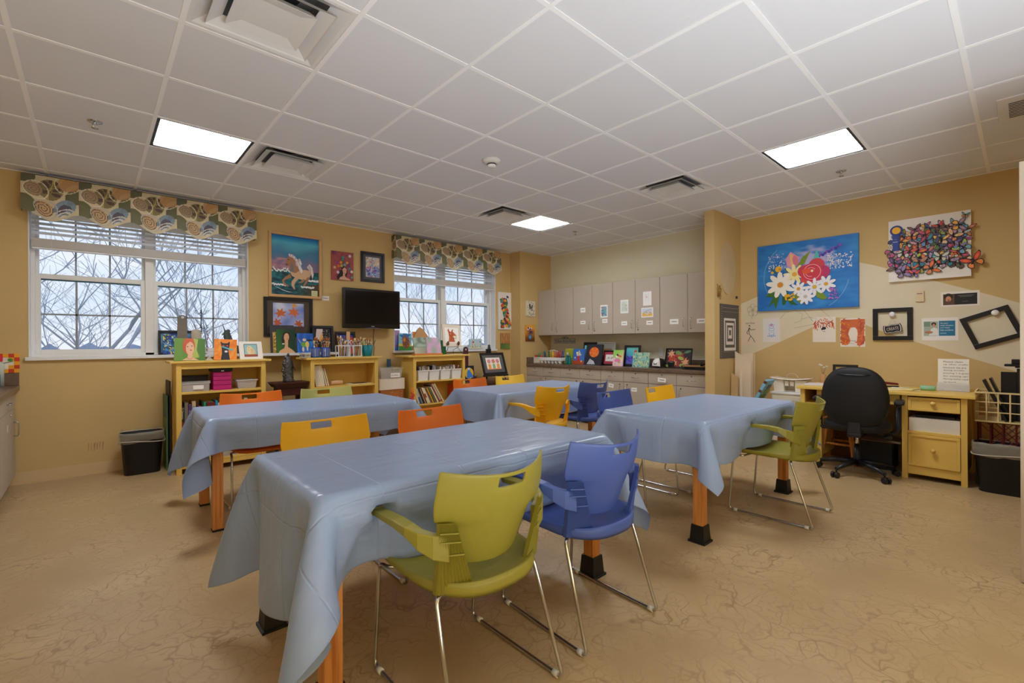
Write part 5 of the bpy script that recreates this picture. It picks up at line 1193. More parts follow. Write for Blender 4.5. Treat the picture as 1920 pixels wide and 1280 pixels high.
for sx in (-1, 1):
    k.tube([(sx*.09, .01, .13), (sx*.085, -.02, .10), (sx*.10, -.03, .06), (sx*.16, -.01, .025), (sx*.185, 0, .0025)], .0028, 6); k.tube([(sx*.085, -.02, .10), (sx*.05, .05, .06), (sx*.075, .08, .0025)], .0028, 6)
k.tube([(-.09, -.02, .105), (.09, -.02, .105)], .0028, 6); k.build('wire_frame', blackp, o)
for sx in (-1, 1):
    k = MB(); k.smooth = True; k.blob((sx*.09, -.03, .155), .02, .006, .032, 10, 7); k.build('leaf_hook', mat('leaf_bronze', (110, 92, 70), .4, .5), o)
a = Art(.305, .31, (226, 214, 196), .012); a.rc(.12, .16, .88, .86, (244, 242, 238)); OR_ = (190, 92, 44)
a.pl([(.3,.2),(.66,.2),(.62,.34),(.74,.42),(.76,.5),(.66,.6),(.56,.68),(.6,.8),(.52,.76),(.46,.66),(.38,.7),(.34,.82),(.27,.74),(.32,.6),(.34,.42)], OR_); a.el(.68, .42, .12, .07, (232, 220, 196), -.3); a.ring(.66, .42, .07, .012, (70, 50, 40), 10, pi, 2*pi); a.ci(.44, .58, .022, (240, 236, 220)); a.ci(.44, .58, .01, (30, 30, 30)); a.dabs(2, 20, .34, .22, .6, .6, [(206,110,60),(170,78,36)], .06)
lean_on(a, 'painting', 'picture of an orange-brown donkey face on the wire easel', 3.775, 5.425, 1.0555+.112, .15, R(1.5))
a = Art(.255, .165, (190, 214, 222), .014); a.rc(0, 0, 1, .2, (214, 200, 140)); a.dabs(6, 40, .05, .05, .95, .5, [(226,200,110),(120,150,80),(236,226,190),(200,120,60)], .06, 1.4); a.el(.3, .7, .08, .09, (190, 80, 60)); a.el(.85, .72, .04, .08, (50, 90, 180))
lean_on(a, 'painting', 'small pale meadow painting with a red bird at the right of the second window', 4.60, 5.955, WS, .06)
k = MB(); k.smooth = True; k.lathe([(0, .004), (.2, .006), (.34, .016), (.345, .02), (.2, .012), (0, .010)], 30, sy=.1); tag(k.build('plate', trimw, loc=(4.44, 5.935, WS)), 'long shallow white dish on the second window sill', 'dish')
k = MB(); k.smooth = True; k.tube([(0, 0, .0), (0, 0, .05)], .02, 12); k.blob((0, 0, .055), .024, .02, .02, 10, 6); k.box(-.024, .024, -.012, .012, 0, .03); tag(k.build('webcam', mat('dark_grey', (60, 64, 70), .4), loc=(4.845, 5.92, WS)), 'small dark round gadget at the right end of the second window sill', 'gadget')
# corner behind the third bookcase
k = MB(); k.prism([(-.045, 0, 0), (.045, 0, 0), (.045, 0, .43)]+[(.042*cos(pi*i/10), 0, .455+.042*sin(pi*i/10)) for i in range(11)]+[(-.045, 0, .43)], (0, .015, 0)); o = k.build('maroon_board', mat('maroon_paint', (92, 46, 50), .45), loc=(4.226, 5.72, .66)); tag(o, 'narrow maroon board with a round hole standing behind the tabletop easel', 'board')
k = MB(); k.cyl((.0, -.001, .455), (0, .0155, .455), .013, 14); h_ = k.build('hole', mat('pale_hole')); h_.parent = o
o = thing('dark_desk', 'dark brown desk in the corner under the tabletop easel', 'desk', (4.36, 5.58, 0)); dk = mat('dark_desk_wood', (86, 56, 42), .35, var=.12)
B1('desktop', (-.46, .46, -.27, .28, .62, .655), dk, o, bevel=.003)
B1('modesty_panel', (-.40, .40, .15, .17, .15, .6195), dk, o)
for sx in (-1, 1): B1('side_panel', (sx*.43-.012, sx*.43+.012, -.25, .25, 0, .6195), dk, o)
B1('drawer_front', (-.41, .41, -.255, -.24, .52, .6195), dk, o, bevel=.002)
o = thing('bird_plate', 'black board with a blue bird on a yellow disc, beside the bookcase', 'ornament', (4.10, 5.46, .6555)); o.rotation_euler.x = -.12
a = Art(.19, .225, (26, 24, 40), .01); a.ci(.5, .52, .43, (236, 190, 40), 24); a.pl([(.25,.2),(.3,.55),(.45,.85),(.6,.84),(.62,.66),(.85,.35),(.9,.2),(.6,.25),(.5,.2)], (60, 130, 220)); a.ci(.5, .8, .1, (200, 220, 230)); a.el(.5, .12, .35, .05, (40, 110, 60)); a.ln([(.55,.24),(.55,.12)], .03, (60,60,50)); a.build('board', PM, o)
o = thing('tabletop_easel', 'black tabletop easel on the dark desk in the corner', 'easel', (4.52, 5.46, .6555))
for sx in (-1, 1):
    k = MB(); k.beam((sx*.20, -.10, .004), (sx*.03, .10, .46), .014, .014); k.build('leg', blackp, o)
k = MB(); k.beam((0, .12, .004), (0, .11, .44), .014, .014); k.build('rear_leg', blackp, o)
B1('ledge', (-.235, .235, -.12, -.075, .055, .08), blackp, o, bevel=.003)
B1('top_clamp', (-.035, .035, .055, .085, .40, .465), blackp, o, bevel=.004)
a = Art(.275, .185, (240, 238, 232), .002)
for (u, c1, c2) in ((.2, (220,90,110), (236,160,60)), (.5, (206,60,50), (150,180,110)), (.8, (220,80,120), (240,170,80))): a.rc(u-.09, .08, u+.09, .45, c2); a.fl(u, .7, .14, 7, c1, (250, 210, 120)); a.ln([(u,.45),(u,.68)], .02, (90,150,80))
a.rc(0, 0, 1, .07, (236, 140, 90))
framed('framed_painting', 'black-framed picture of three potted flowers standing on the tabletop easel', 'painting', .46, .34, .03, BLK, a, (4.52, 5.37, .7365), lean=.33, matc=mat('mat_grey2', (96, 94, 92), .6), art_name='print')
k = MB(); k.box(-.09, .09, -.06, .06, 0, .05, (150, 84, 56)); k.box(-.1, .07, -.05, .07, .0505, .075, (226, 226, 222)); tag(k.build('paper_pile', PM, loc=(4.26, 5.68, .6555)), 'small pile of papers and a box behind the bird board', 'papers')
# wastebasket, panels beside the bookcase
def wastebasket(lab, blab, x, y, w, d, h, rz=0, n=32):
    o = thing('wastebasket', lab, 'wastebasket', (x, y, 0), rz)
    def sq(r_, a_, z, f): c_, s_ = cos(a_), sin(a_); m_ = (abs(c_)**5+abs(s_)**5)**(-1/5); return (w/2*f*c_*m_, d/2*f*s_*m_, z)
    k = MB(); k.smooth = True; R_ = []
    for f, z in ((.80, 0), (.82, .004), (.97, h*.93), (1, h*.935), (1, h), (.965, h), (.80, .01), (0, .01)): R_.append([k.vert(sq(0, 2*pi*i/n, z, f)) for i in range(n)])
    for a_, b_ in zip(R_, R_[1:]):
        for i in range(n): k.face((a_[i], a_[(i+1) % n], b_[(i+1) % n], b_[i]))
    k.face(R_[0][::-1]); k.build('bin', blackp, o)
    bag = mat('clear_bag', (220, 214, 196), .12, alpha=.30, var=.1, bump=1.0, bscale=25)
    k = MB(); k.smooth = True; g = random.Random(int(x*10)); R_ = []
    for f, z, jt in ((.93, h*.75, .01), (.975, h+.002, .006), (1.02, h+.012, .012), (1.045, h*.985, .015), (1.04, h*.88, .015), (1.05, h*.80, .02), (1.03, h*.785, .015)):
        R_.append([k.vert(tuple(q*(1+g.uniform(-jt, jt)) if ii < 2 else q+g.uniform(-jt, jt)*.6+(.03*h*sin(3*pi*i/n) if z < h*.9 and f > 1 else 0) for ii, q in enumerate(sq(0, 2*pi*i/n, z, f)))) for i in range(n)])
    for a_, b_ in zip(R_, R_[1:]):
        for i in range(n): k.face((a_[i], a_[(i+1) % n], b_[(i+1) % n], b_[i]))
    p = k.build('bin_liner', bag, o)
    k = MB(); k.smooth = True; k.tube([tuple(V(sq(0, 2*pi*i/n, h*(.80+.03*sin(4*pi*i/n)), 1.055))) for i in range(n)], .005, 6, closed=True); k.build('liner_roll', mat('liner_white', (200, 192, 172), .3, alpha=.8), o)
wastebasket('black wastebasket with a clear liner under the wide window', '', .352, 5.66, .33, .22, .385)
a = MB(); a.box(0, .012, 0, .30, 0, .72, (70, 110, 84)); a.box(-.001, 0, 0, .30, 0, .5, (120, 140, 60)); tag(a.build('canvas_panel', PM, loc=(.531, 5.565, 0)), 'green-edged canvas panel on edge between wastebasket and bookcase', 'canvas')
a = MB(); a.box(0, .012, 0, .30, 0, .86, (24, 24, 28)); tag(a.build('canvas_panel', PM, loc=(.553, 5.55, 0)), 'tall black-edged panel on edge against the bookcase side', 'canvas')
a = MB(); a.box(0, .01, 0, .25, 0, .72, (70, 84, 80)); a.box(.02, .03, 0, .25, 0, .71, (30, 60, 110)); tag(a.build('canvas_panel', PM, loc=(1.37, 5.62, 0)), 'grey-green panels on edge right of the leftmost bookcase', 'canvas')
a = MB(); a.box(0, .05, 0, .02, 0, 1.0, (50, 84, 110)); tag(a.build('canvas_panel', PM, loc=(2.99, 5.84, 0)), 'slim dark blue panel standing left of the bookcase with white bins', 'canvas')
# ================================================================ on the long counter (pictures face -x)
def cnt(a, name, l, x, y1, y0, lean=.18, roll=0, z=CT+.001): return art_on(a, name, l, 'painting', (x, (y0+y1)/2, z), -pi/2, lean, roll)
crm = mat('cream_plastic', (236, 228, 210), .4)
o = thing('supply_bin', 'cream divided bin with red and orange glue caps at the window end of the counter', 'bin', (5.62, 5.55, CT+.001), -pi/2)
B1('box', (-.07, .07, -.05, .05, 0, .095), crm, o, bevel=.006); B1('box', (.078, .155, -.05, .05, 0, .095), crm, o, bevel=.006); B1('rim', (-.075, .16, -.056, .056, .095, .1), trimw, o, bevel=.002)
for j, (u, c) in enumerate(((-.05, (214, 40, 30)), (-.02, (214, 40, 30)), (.01, (30, 140, 70)), (.045, (30, 140, 60)), (.08, (236, 90, 20)), (.11, (240, 100, 30)), (.14, (236, 90, 20)))):
    k = MB(); k.smooth = True; k.cyl((u, -.01, .1), (u, -.01, .135+(.03 if 2 <= j <= 3 else 0)), .014, 12, c, .007 if 2 <= j <= 3 else .014); k.build('bottle_cap', PM, o)
o = thing('marker_caddy', 'white plastic caddy of coloured pencils and markers with an arched handle', 'caddy', (5.62, 5.22, CT+.001), -pi/2)
k = MB(); k.box(-.22, .26, -.09, .09, .05, .1); k.build('tray', trimw, o, bevel=.006)
for j in range(6):
    k = MB(); k.smooth = True; k.lathe([(.026, 0), (.032, .05)], 14, o=(-.18+j*.078, -.05, 0)); k.build('cup', trimw, o)
k = MB(); k.smooth = True; k.tube([(-.1, 0, .1), (-.1, 0, .17), (-.07, 0, .2), (.02, 0, .215), (.11, 0, .2), (.14, 0, .17), (.14, 0, .1)], .012, 8); k.build('handle', mat('grey_white', (214, 218, 224), .4), o)
cols_ = [(20,110,150),(60,60,120),(180,80,90),(90,140,40),(60,110,50),(110,130,40),(236,180,30),(240,200,50),(226,170,40),(214,80,40),(190,50,40),(160,30,40),(200,70,60),(150,30,50),(40,50,140)]
g = random.Random(1)
for j in range(30):
    u = -.18+.42*j/29; c = cols_[int(j/30*len(cols_))]; hgt = .115+g.uniform(-.015, .02)
    k = MB(); k.smooth = True; k.cyl((0, 0, 0), (0, 0, hgt-.03), .006, 8, c); k.cyl((0, 0, hgt-.03), (0, 0, hgt), .0065, 8, mixc(c, (255, 255, 255), .15), .003)
    o2 = k.build('marker', PM, loc=(5.62-.045+.02*(j % 3), 5.22-u, CT+.0015+.1)); o2.rotation_euler = (g.uniform(-.12, .12), g.uniform(-.1, .1), 0); tag(o2, 'one of the coloured markers standing in the white caddy', 'marker', 'markers in the white caddy')
a = Art(.17, .25, (160, 170, 40), .016, lambda u, v: mixc((150, 150, 30), (180, 184, 60), v), .4); cnt(a, 'painting', 'plain olive-green canvas behind the teal bottles', 5.80, 5.128, 4.96, .15)
for (y, z_, l, c) in ((4.89, .13, 'teal paint bottle with a blue cap on the counter', (40, 120, 200)), (4.835, .13, 'teal paint bottle with a green cap on the counter', (20, 140, 90))):
    o = thing('paint_bottle', l, 'bottle', (5.60, y, CT+.001)); k = MB(); k.smooth = True; k.lathe([(.026, 0), (.027, .01), (.027, .10), (.014, .115)], 14, c=(0, 110, 110)); k.build('bottle', PM, o)
    k = MB(); k.smooth = True; k.cyl((0, 0, .115), (0, 0, .15), .014, 12, c, .010); k.build('cap', PM, o)
o = thing('spray_bottle', 'small clear bottle with a pale top behind the teal bottles', 'bottle', (5.66, 4.93, CT+.001)); k = MB(); k.smooth = True; k.lathe([(.022, 0), (.022, .12), (.01, .14)], 12, c=(60, 70, 50)); k.build('bottle', PM, o); k = MB(); k.smooth = True; k.cyl((0, 0, .14), (0, 0, .185), .012, 10, (214, 220, 226)); k.build('cap', PM, o)
a = Art(.235, .245, (60, 120, 200), .016, lambda u, v: (186, 84, 50) if v < .26 else mixc((80, 130, 200), (50, 110, 200), v), .8); a.pl([(.36,.2),(.62,.2),(.58,.4),(.62,.52),(.36,.52),(.4,.4)], (216, 40, 50)); a.dots(4, 14, .3, .56, .75, .85, [(240,236,220),(236,226,180)], .05, .07, 9); a.ci(.2, .42, .06, (240, 220, 170)); a.ci(.76, .2, .06, (240, 214, 150))
cnt(a, 'painting', 'blue painting of a red vase of white flowers on the counter', 5.72, 4.885, 4.65, .16)
tag(B1('black_board', (-.14, .14, 0, .008, 0, .35), BLK), 'plain black board leaning on the wall above the counter', 'board'); place(bpy.data.objects['black_board'], (5.95, 4.725, CT+.001), -pi/2, .12)
a = Art(.22, .30, (120, 190, 210), .014, lambda u, v: mixc((110, 150, 110), (120, 200, 220), v*1.5), .5); cnt(a, 'painting', 'light blue canvas half hidden behind the black dome painting', 5.85, 4.76, 4.55, .14)
a = Art(.305, .32, (34, 36, 48), .03); a.el(.52, .62, .30, .25, (220, 84, 30), 0, 24); g = random.Random(3)
for j in range(16): an = 2*pi*j/16; a.pl([(.52, .62), (.52+.28*cos(an), .62+.235*sin(an)), (.52+.28*cos(an+.22), .62+.235*sin(an+.22))], [(240,140,50),(236,110,40),(246,170,70)][j % 3])
a.dots(5, 40, .32, .45, .72, .8, [(200,60,20),(250,190,90)], .008, .014)
for j in range(6): a.pl([(.14+j*.09, .03), (.2+j*.09, .03), (.34+j*.04, .3-.02*j), (.31+j*.04, .3-.02*j)], (226, 230, 240))
cnt(a, 'painting', 'black painting of a glowing orange dome with white rays', 5.66, 4.58, 4.29, .2, R(0))
tag(B1('canvas_panel', (-.03, .03, 0, .25, 0, .25), mat('tan_board', (190, 150, 110), .7)), 'tan canvas edge between the dome painting and the red-matted print', 'canvas'); place(bpy.data.objects['canvas_panel.004'], (5.76, 4.33, CT+.001), -pi/2, 0)
a = Art(.30, .30, (226, 232, 232), .004); a.rc(.08, .3, .92, .72, (170, 190, 196)); a.rc(.1, .32, .9, .7, (226, 236, 236)); a.dots(6, 20, .3, .3, .7, .5, [(200,180,120),(120,130,110)], .03)
framed('framed_painting', 'white-framed pale picture leaning at the back of the counter', 'painting', .345, .35, .02, trimw, a, (5.95, 4.40, CT+.001), -pi/2, lean=.1, art_name='print')
a = Art(.16, .10, (240, 238, 234), .002); a.ln([(.1,.3),(.3,.5),(.6,.4)], .03, (120,160,150)); a.el(.35, .5, .1, .14, (160, 190, 170)); a.el(.7, .5, .08, .16, (226, 150, 150)); a.el(.86, .55, .05, .12, (150, 70, 70))
framed('framed_painting', 'black-framed small print with a red mount on the counter', 'painting', .27, .225, .02, BLK, a, (5.75, 4.185, CT+.001), -pi/2, lean=.2, matc=mat('mat_red', (180, 60, 84), .6), art_name='print')
a = Art(.175, .235, (240, 200, 210), .016, lambda u, v: mixc((240, 214, 170), (150, 210, 90), v*1.4-u*.8+.1) if v+u*.3 > .55 else mixc((240, 190, 220), (240, 226, 226), v), .8); a.el(.42, .62, .2, .09, (240, 244, 240), .1); a.pl([(.4,.6),(.8,.56),(.85,.64),(.5,.7)], (226, 100, 40)); a.el(.42, .7, .1, .06, (40, 36, 36)); a.el(.45, .35, .3, .12, (236, 130, 180)); a.dabs(6, 14, .05, .02, .8, .3, [(70,190,170),(240,150,60),(240,220,120)], .1)
cnt(a, 'painting', 'pastel pink and green canvas of a white swan-like bird', 5.65, 4.06, 3.885, .16)
a = Art(.20, .235, (60, 130, 200), .004, lambda u, v: mixc((50, 110, 200), (90, 200, 200), v+u*.3), .6); a.dabs(4, 60, .05, .02, .7, .45, [(90,80,200),(120,100,220),(70,60,180)], .12); a.pl([(.62,.3),(.88,.3),(.92,.6),(.86,.8),(.84,.92),(.78,.84),(.72,.93),(.66,.8),(.6,.6)], (200, 90, 50)); a.ln([(.76,.8),(.76,.35)], .02, (110,40,30))
framed('framed_painting', 'black-framed painting of an orange cat on purple and blue', 'painting', .265, .305, .03, BLK, a, (5.72, 3.79, CT+.001), -pi/2, lean=.2, art_name='canvas')
a = Art(.26, .205, (150, 200, 190), .016); a.dabs(14, 130, .0, .0, 1, 1, [(60,160,170),(226,214,110),(120,190,180),(236,230,170),(40,130,160),(200,210,120)], .07)
cnt(a, 'painting', 'teal and yellow swirled abstract canvas on the counter', 5.61, 3.70, 3.44, .16)
o = thing('cap', 'black baseball cap with a white front panel on the counter', 'cap', (5.72, 3.35, CT+.001), -pi/2)
k = MB(); k.smooth = True; k.grid(lambda u, v: (.085*cos(pi*2*u)*cos(v*pi/2)**.6 if v < 1 else 0, .10*sin(pi*2*u)*cos(min(v, .999)*pi/2)**.6, .012+.115*sin(v*pi/2)), 24, 8, cf=lambda u, v: (236, 236, 232) if .62 < u < .88 else (26, 26, 28)); k.build('crown', PM, o)
k = MB(); k.smooth = True; k.grid(lambda u, v: ((u-.5)*.16*(1-.25*v), -.085-.08*v*(1-(2*u-1)**2*.6), .014-.008*v-.012*(2*u-1)**2+.012), 10, 5, (24, 24, 26)); k.build('brim', PM, o, solid=.003)
k = MB(); n = 12; k.poly([(-.02, -.088, .045), (.02, -.088, .045), (.026, -.075, .07), (.012, -.064, .092), (-.012, -.064, .092), (-.026, -.075, .07)], (30, 32, 32)); e_ = k.build('emblem', PM, o); e_.location = (0, -.012, 0)
tag(B1('black_pouch', (-.05, .07, -.05, .05, 0, .09), blackp, bevel=.02), 'small black pouch beside the cap on the counter', 'pouch'); bpy.data.objects['black_pouch'].location = (5.80, 3.19, CT+.001)
a = Art(.355, .25, (34, 26, 26), .02)
g = random.Random(7)
for j in range(9): mapleaf(a, g.uniform(.2, .85), g.uniform(.15, .7), g.uniform(.16, .24), g.choice([(160,50,34),(190,56,34),(120,44,34),(150,60,44)]), g.uniform(0, 6))
for (u, v, c, r_) in ((.2,.75,(226,160,120),.17),(.35,.24,(226,170,130),.14),(.78,.3,(230,180,130),.17)): mapleaf(a, u, v, r_, c, 2.5)
a.el(.5, .78, .14, .11, (120, 150, 80), -.3); a.el(.6, .5, .12, .09, (170, 190, 90), -.3); a.el(.85, .85, .13, .07, (90, 130, 90), .3); a.el(.66, .12, .1, .09, (160, 180, 80)); a.el(.06, .06, .1, .08, (140, 160, 70))
framed('framed_painting', 'black-edged painting of red and green autumn leaves on the counter', 'painting', .37, .265, .008, BLK, a, (5.76, 3.10, CT+.001), -pi/2, lean=.22, art_name='canvas')
o = thing('paper_trimmer', 'wooden and black paper trimmer at the partition end of the counter', 'paper trimmer', (5.62, 2.80, CT+.001), -pi/2)
k = MB(); k.box(-.12, .155, -.07, .10, .035, .05); k.build('bed', mat('tan_wood', (176, 130, 84), .5), o, bevel=.002)
k = MB(); k.cyl((-.12, -.06, .028), (-.12, .05, .028), .026, 16); k.build('roller', mat('slate_roller', (50, 54, 66), .4), o)
k = MB(); k.beam((.14, -.09, .06), (.14, .09, .09), .02, .02); k.cyl((.14, -.1, .05), (.14, -.1, .1), .012, 10); k.build('arm', blackp, o)
B1('base', (-.10, .15, -.05, .09, 0, .0345), blackp, o)
# ================================================================ pictures on the right wall
XR = 6.0495
def bow(u, v):
    n1 = noise.noise(V((u*3, v*3, 2))); n2 = noise.noise(V((u*10, v*18, 2)))
    c = mixc((24, 110, 196), (60, 150, 220), .4+n1*.8+n2*.4); e = ((u-.55)/.3)**2+((v-.68)/.25)**2
    if e < 1: c = mixc(c, (190, 180, 226), (1-e)*1.2+n2)
    return c
a = Art(1.0, .78, (30, 110, 190), .035, bow, 3.4); G1, G2 = (60, 110, 30), (126, 150, 40)
a.ring(.5, .5, .43, .004, (150, 190, 230), 30, 2.3, 3.6); a.ring(.5, .48, .42, .004, (150, 190, 230), 30, 5.3, 6.1)
a.dots(1, 90, .12, .6, .3, .85, [(220,220,245),(200,150,220),(236,236,250)], .004, .007); a.dots(2, 120, .72, .55, .95, .75, [(240,236,226),(230,226,230)], .004, .008)
for t_ in range(12): a.ci(.62+.02*t_, .72+.012*t_+.01*(t_ % 3), .016, [(50,60,160),(90,70,180),(130,80,190)][t_ % 3])
a.pl([(.12,.06),(.17,.2),(.09,.22),(.14,.3),(.24,.4),(.25,.3),(.24,.2),(.2,.02),(.18,.12)], G1); a.pl([(.27,.08),(.27,.28),(.31,.3),(.4,.1),(.44,.06),(.36,.08),(.32,.16),(.3,.08)], (40, 100, 50)); a.pl([(.38,.26),(.43,.22),(.5,.08),(.44,.1),(.38,.2)], G2)
a.pl([(.58,.28),(.66,.26),(.72,.14),(.68,.12),(.62,.16)], G2); a.pl([(.42,.62),(.5,.66),(.56,.84),(.48,.76)], G2); a.pl([(.57,.66),(.66,.66),(.62,.85)], (90, 200, 190)); a.pl([(.78,.38),(.9,.14),(.84,.26)], (90, 200, 200))
a.ln([(.3,.62),(.36,.5),(.42,.45)], .012, G1); a.ln([(.2,.56),(.14,.66)], .01, G1)
a.pl([(.31,.76),(.36,.86),(.45,.76),(.43,.66),(.37,.62),(.32,.66)], (236, 160, 180)); a.pl([(.35,.84),(.4,.78),(.38,.64),(.36,.66)], (244, 196, 130)); a.el(.41, .72, .03, .08, (226, 130, 150), .2)
a.ci(.23, .62, .035, (246, 190, 40)); a.ci(.165, .575, .016, (246, 190, 40)); a.ci(.25, .615, .015, (226, 150, 20))
a.fl(.4, .52, .115, 9, (248, 236, 170), (240, 180, 50), .3, .3)
for j, (u, v, r_) in enumerate(((.5,.55,.07),(.62,.62,.08),(.68,.52,.07),(.6,.42,.075),(.52,.44,.06),(.57,.52,.11))): a.ci(u, v, r_, [(206,60,90),(214,70,80),(190,50,110),(196,60,120),(226,80,60),(216,60,80)][j], 12)
a.ring(.575, .53, .085, .005, (250, 200, 210), 14); a.ring(.56, .53, .05, .004, (250, 210, 210), 12, .5, 5); a.ci(.575, .545, .014, (250, 236, 200)); a.el(.52, .55, .045, .04, (236, 90, 60))
a.fl(.25, .38, .15, 9, (246, 244, 234), (220, 150, 40), .34, .2); a.fl(.44, .3, .085, 8, (246, 246, 244), (230, 160, 40), .34, .1); a.fl(.6, .31, .10, 8, (240, 242, 250), (230, 190, 60), .3); a.fl(.71, .34, .095, 8, (240, 242, 250), (226, 170, 50), .34, .4); a.fl(.51, .18, .09, 9, (244, 244, 250), (200, 200, 180), .34)
a.dots(7, 20, .3, .14, .4, .26, [(240,190,40),(226,170,30)], .01, .016); a.dots(8, 50, .73, .12, .82, .28, [(170,90,200),(90,90,200),(220,120,190)], .005, .009)
onx(a, 'painting', 'large blue canvas of a bouquet of daisies, a tulip and a red bloom', 'painting', XR-.035, 1.185, 2.182, 1.582, 2.36, R(.0))
o = thing('butterfly_collage', 'white canvas crowded with colourful paper butterflies, some beyond its edge', 'artwork', (XR-.04, .634, 1.812), -pi/2)
a = Art(.597, .612, (240, 234, 226), .04); a.build('canvas', PM, o)
bc = [(226,110,40),(240,180,70),(90,140,190),(110,170,190),(190,80,130),(226,80,50),(180,190,70),(40,130,150),(150,130,180),(236,200,150),(110,70,60),(200,150,180),(90,110,60),(230,140,90),(60,70,120),(206,206,190)]
def wing(k, pts, o_, rot, s_, mir, c, off):
    q = []
    for (x, y) in pts:
        x *= mir; q.append((o_[0]+s_*(x*cos(rot)-y*sin(rot)), off, o_[1]+s_*(x*sin(rot)+y*cos(rot))))
    k.poly(q, c)
UW = [(.03,.0),(.16,.4),(.5,.78),(1.05,1.0),(1.1,.72),(.82,.28),(.4,.0)]; LW = [(.03,.02),(.4,.04),(.74,-.08),(.8,-.4),(.62,-.72),(.36,-.8),(.14,-.4)]
sh = lambda P_, f: [(x*f+(1-f)*sum(p[0] for p in P_)/len(P_), y*f+(1-f)*sum(p[1] for p in P_)/len(P_)) for x, y in P_]
g = random.Random(12); spots = [(.245, .555, .03, -.3, 2), (.325, .045+.03, .072, .5, 0)]
cells = []
for i in range(10):
    for j in range(9): cells.append((-.235+.47*i/9+g.uniform(-.02, .02)+.02*(j % 2), .125+.36*j/8+g.uniform(-.02, .02)))
g.shuffle(cells); n_b = 0
for (x, z) in cells+[(.262, .565), (.318, .13), (-.27, .30), (-.19, .085), (-.1, .06), (.02, .1), (-.25, .18)]:
    if x < -.12 and z > .46: continue
    s_ = g.uniform(.042, .064); rot = g.gauss(0, .9); c1, c2 = g.choice(bc), g.choice(bc)
    if (x, z) == (.262, .565): s_, rot, c1, c2 = .028, -.3, (60, 170, 170), (226, 140, 50)
    if (x, z) == (.318, .13): s_, rot, c1, c2 = .075, .5, (226, 70, 40), (236, 140, 50)
    k = MB(); off = -.004-n_b*.0002
    for m_ in (1, -1):
        tilt = .0
        wing(k, LW, (x, z), rot, s_, m_, (36, 28, 28), off); wing(k, sh(LW, .74), (x, z), rot, s_, m_, c2, off-.0006)
        wing(k, UW, (x, z), rot, s_, m_, (34, 26, 30), off-.0012); wing(k, sh(UW, .78), (x, z), rot, s_, m_, c1, off-.0018); wing(k, sh(UW, .4), (x, z), rot, s_, m_, mixc(c1, c2, .6), off-.0024)
    k.tube([(x-s_*.4*sin(-rot)*-1, off-.003, z-s_*.4*cos(rot)), (x, off-.003, z), (x+s_*.35*-sin(rot), off-.003, z+s_*.35*cos(rot))], s_*.075, 5, (30, 24, 24))
    b_ = k.build('butterfly', PM, o); n_b += 1
rb = thing('ribbon_rosette', 'blue award rosette with a yellow centre pinned on the butterfly canvas', 'rosette', (XR-.075, .865, 2.318), -pi/2)
k = MB(); k.k = 0; n = 20
k.lathe([(0, -.003), (.03, -.003)], 20); k = MB()
k.prism([(.052*cos(2*pi*i/40)*(1 if i % 2 else .94), 0, .052*sin(2*pi*i/40)*(1 if i % 2 else .94)) for i in range(40)], (0, .006, 0), (24, 50, 130)); k.build('pleats', PM, rb)
k = MB(); k.prism([(.034*cos(2*pi*i/24), -.004, .034*sin(2*pi*i/24)) for i in range(24)], (0, .0035, 0), (240, 180, 20)); k.build('centre_disc', PM, rb)
k = MB(); k.box(-.03, .012, .001, .004, -.20, -.02, (24, 60, 150)); k.box(-.028, .01, .0, .001, -.115, -.11, (226, 230, 236)); k.box(-.02, 0.004, .0, .001, -.09, -.088, (180, 200, 230)); k.box(-.018, .024, .005, .008, -.20, -.02, (20, 44, 120)); k.build('ribbon_tails', PM, rb)
# small items on the wall
a = Art(.137*1.6, .28, (238, 228, 214), .0012); g = random.Random(2)
for j in range(70): u = g.uniform(.08, .92); v = .72+g.uniform(-.12, .24)*(1-abs(u-.5)); a.ln([(u, v), (u+g.uniform(-.1,.1), v-g.uniform(.05,.2)*(abs(u-.5)*2+.3))], .03, [(206,80,30),(190,60,24),(226,110,50)][j % 3]); a.k -= .8
a.el(.5, .55, .09, .06, (30, 28, 28)); a.el(.42, .52, .04, .05, (40, 36, 36)); a.ln([(.44,.42),(.56,.42)], .02, (120,90,80))
onx(a, 'drawing', 'ink drawing of a face with wild rust-red hair on white paper', 'drawing', XR-.0012, 1.397, 1.616, 1.206, 1.483)
a = Art(.218, .305, (238, 232, 220), .0012); a.pl([(.04,.12),(.02,.95),(.97,.97),(.96,.1),(.75,.02),(.66,.14),(.7,.4),(.72,.55),(.6,.68),(.42,.67),(.32,.52),(.36,.36),(.42,.2),(.3,.06)], (214, 110, 60)); a.dabs(5, 40, .05, .1, .3, .95, [(226,130,40),(206,90,40),(196,90,70)], .14); a.dabs(6, 40, .72, .1, .95, .95, [(206,100,60),(190,84,60),(226,120,70)], .14); a.el(.52, .46, .19, .17, (242, 232, 216)); a.ln([(.44,.22),(.56,.2),(.62,.23)], .015, (60,60,70)); a.ln([(.4,.12),(.6,.1)], .01, (90,110,140))
onx(a, 'drawing', 'orange watercolour of a blank-faced head with flowing hair', 'drawing', XR-.0012, 1.136, 1.354, 1.155, 1.459)
a = Art(.213, .305, (230, 212, 188), .0012); a.tx("Let's Paint", .22, .84, .08, (60, 50, 46), wmax=.5)
for s_ in ([(.35,.55),(.42,.7),(.5,.6),(.75,.62)], [(.42,.7),(.4,.45),(.5,.35),(.35,.15)], [(.5,.35),(.62,.25),(.72,.1)], [(.38,.6),(.28,.5),(.34,.42)]): a.ln(s_, .03, (50, 34, 26))
a.ci(.43, .77, .04, (60, 40, 30)); a.ln([(.3,.12),(.4,.13)], .01, (120,90,70))
onx(a, 'drawing', 'tan paper headed Lets Paint with a dancing stick figure', 'drawing', XR-.0012, 2.175, 2.389, 1.176, 1.48)
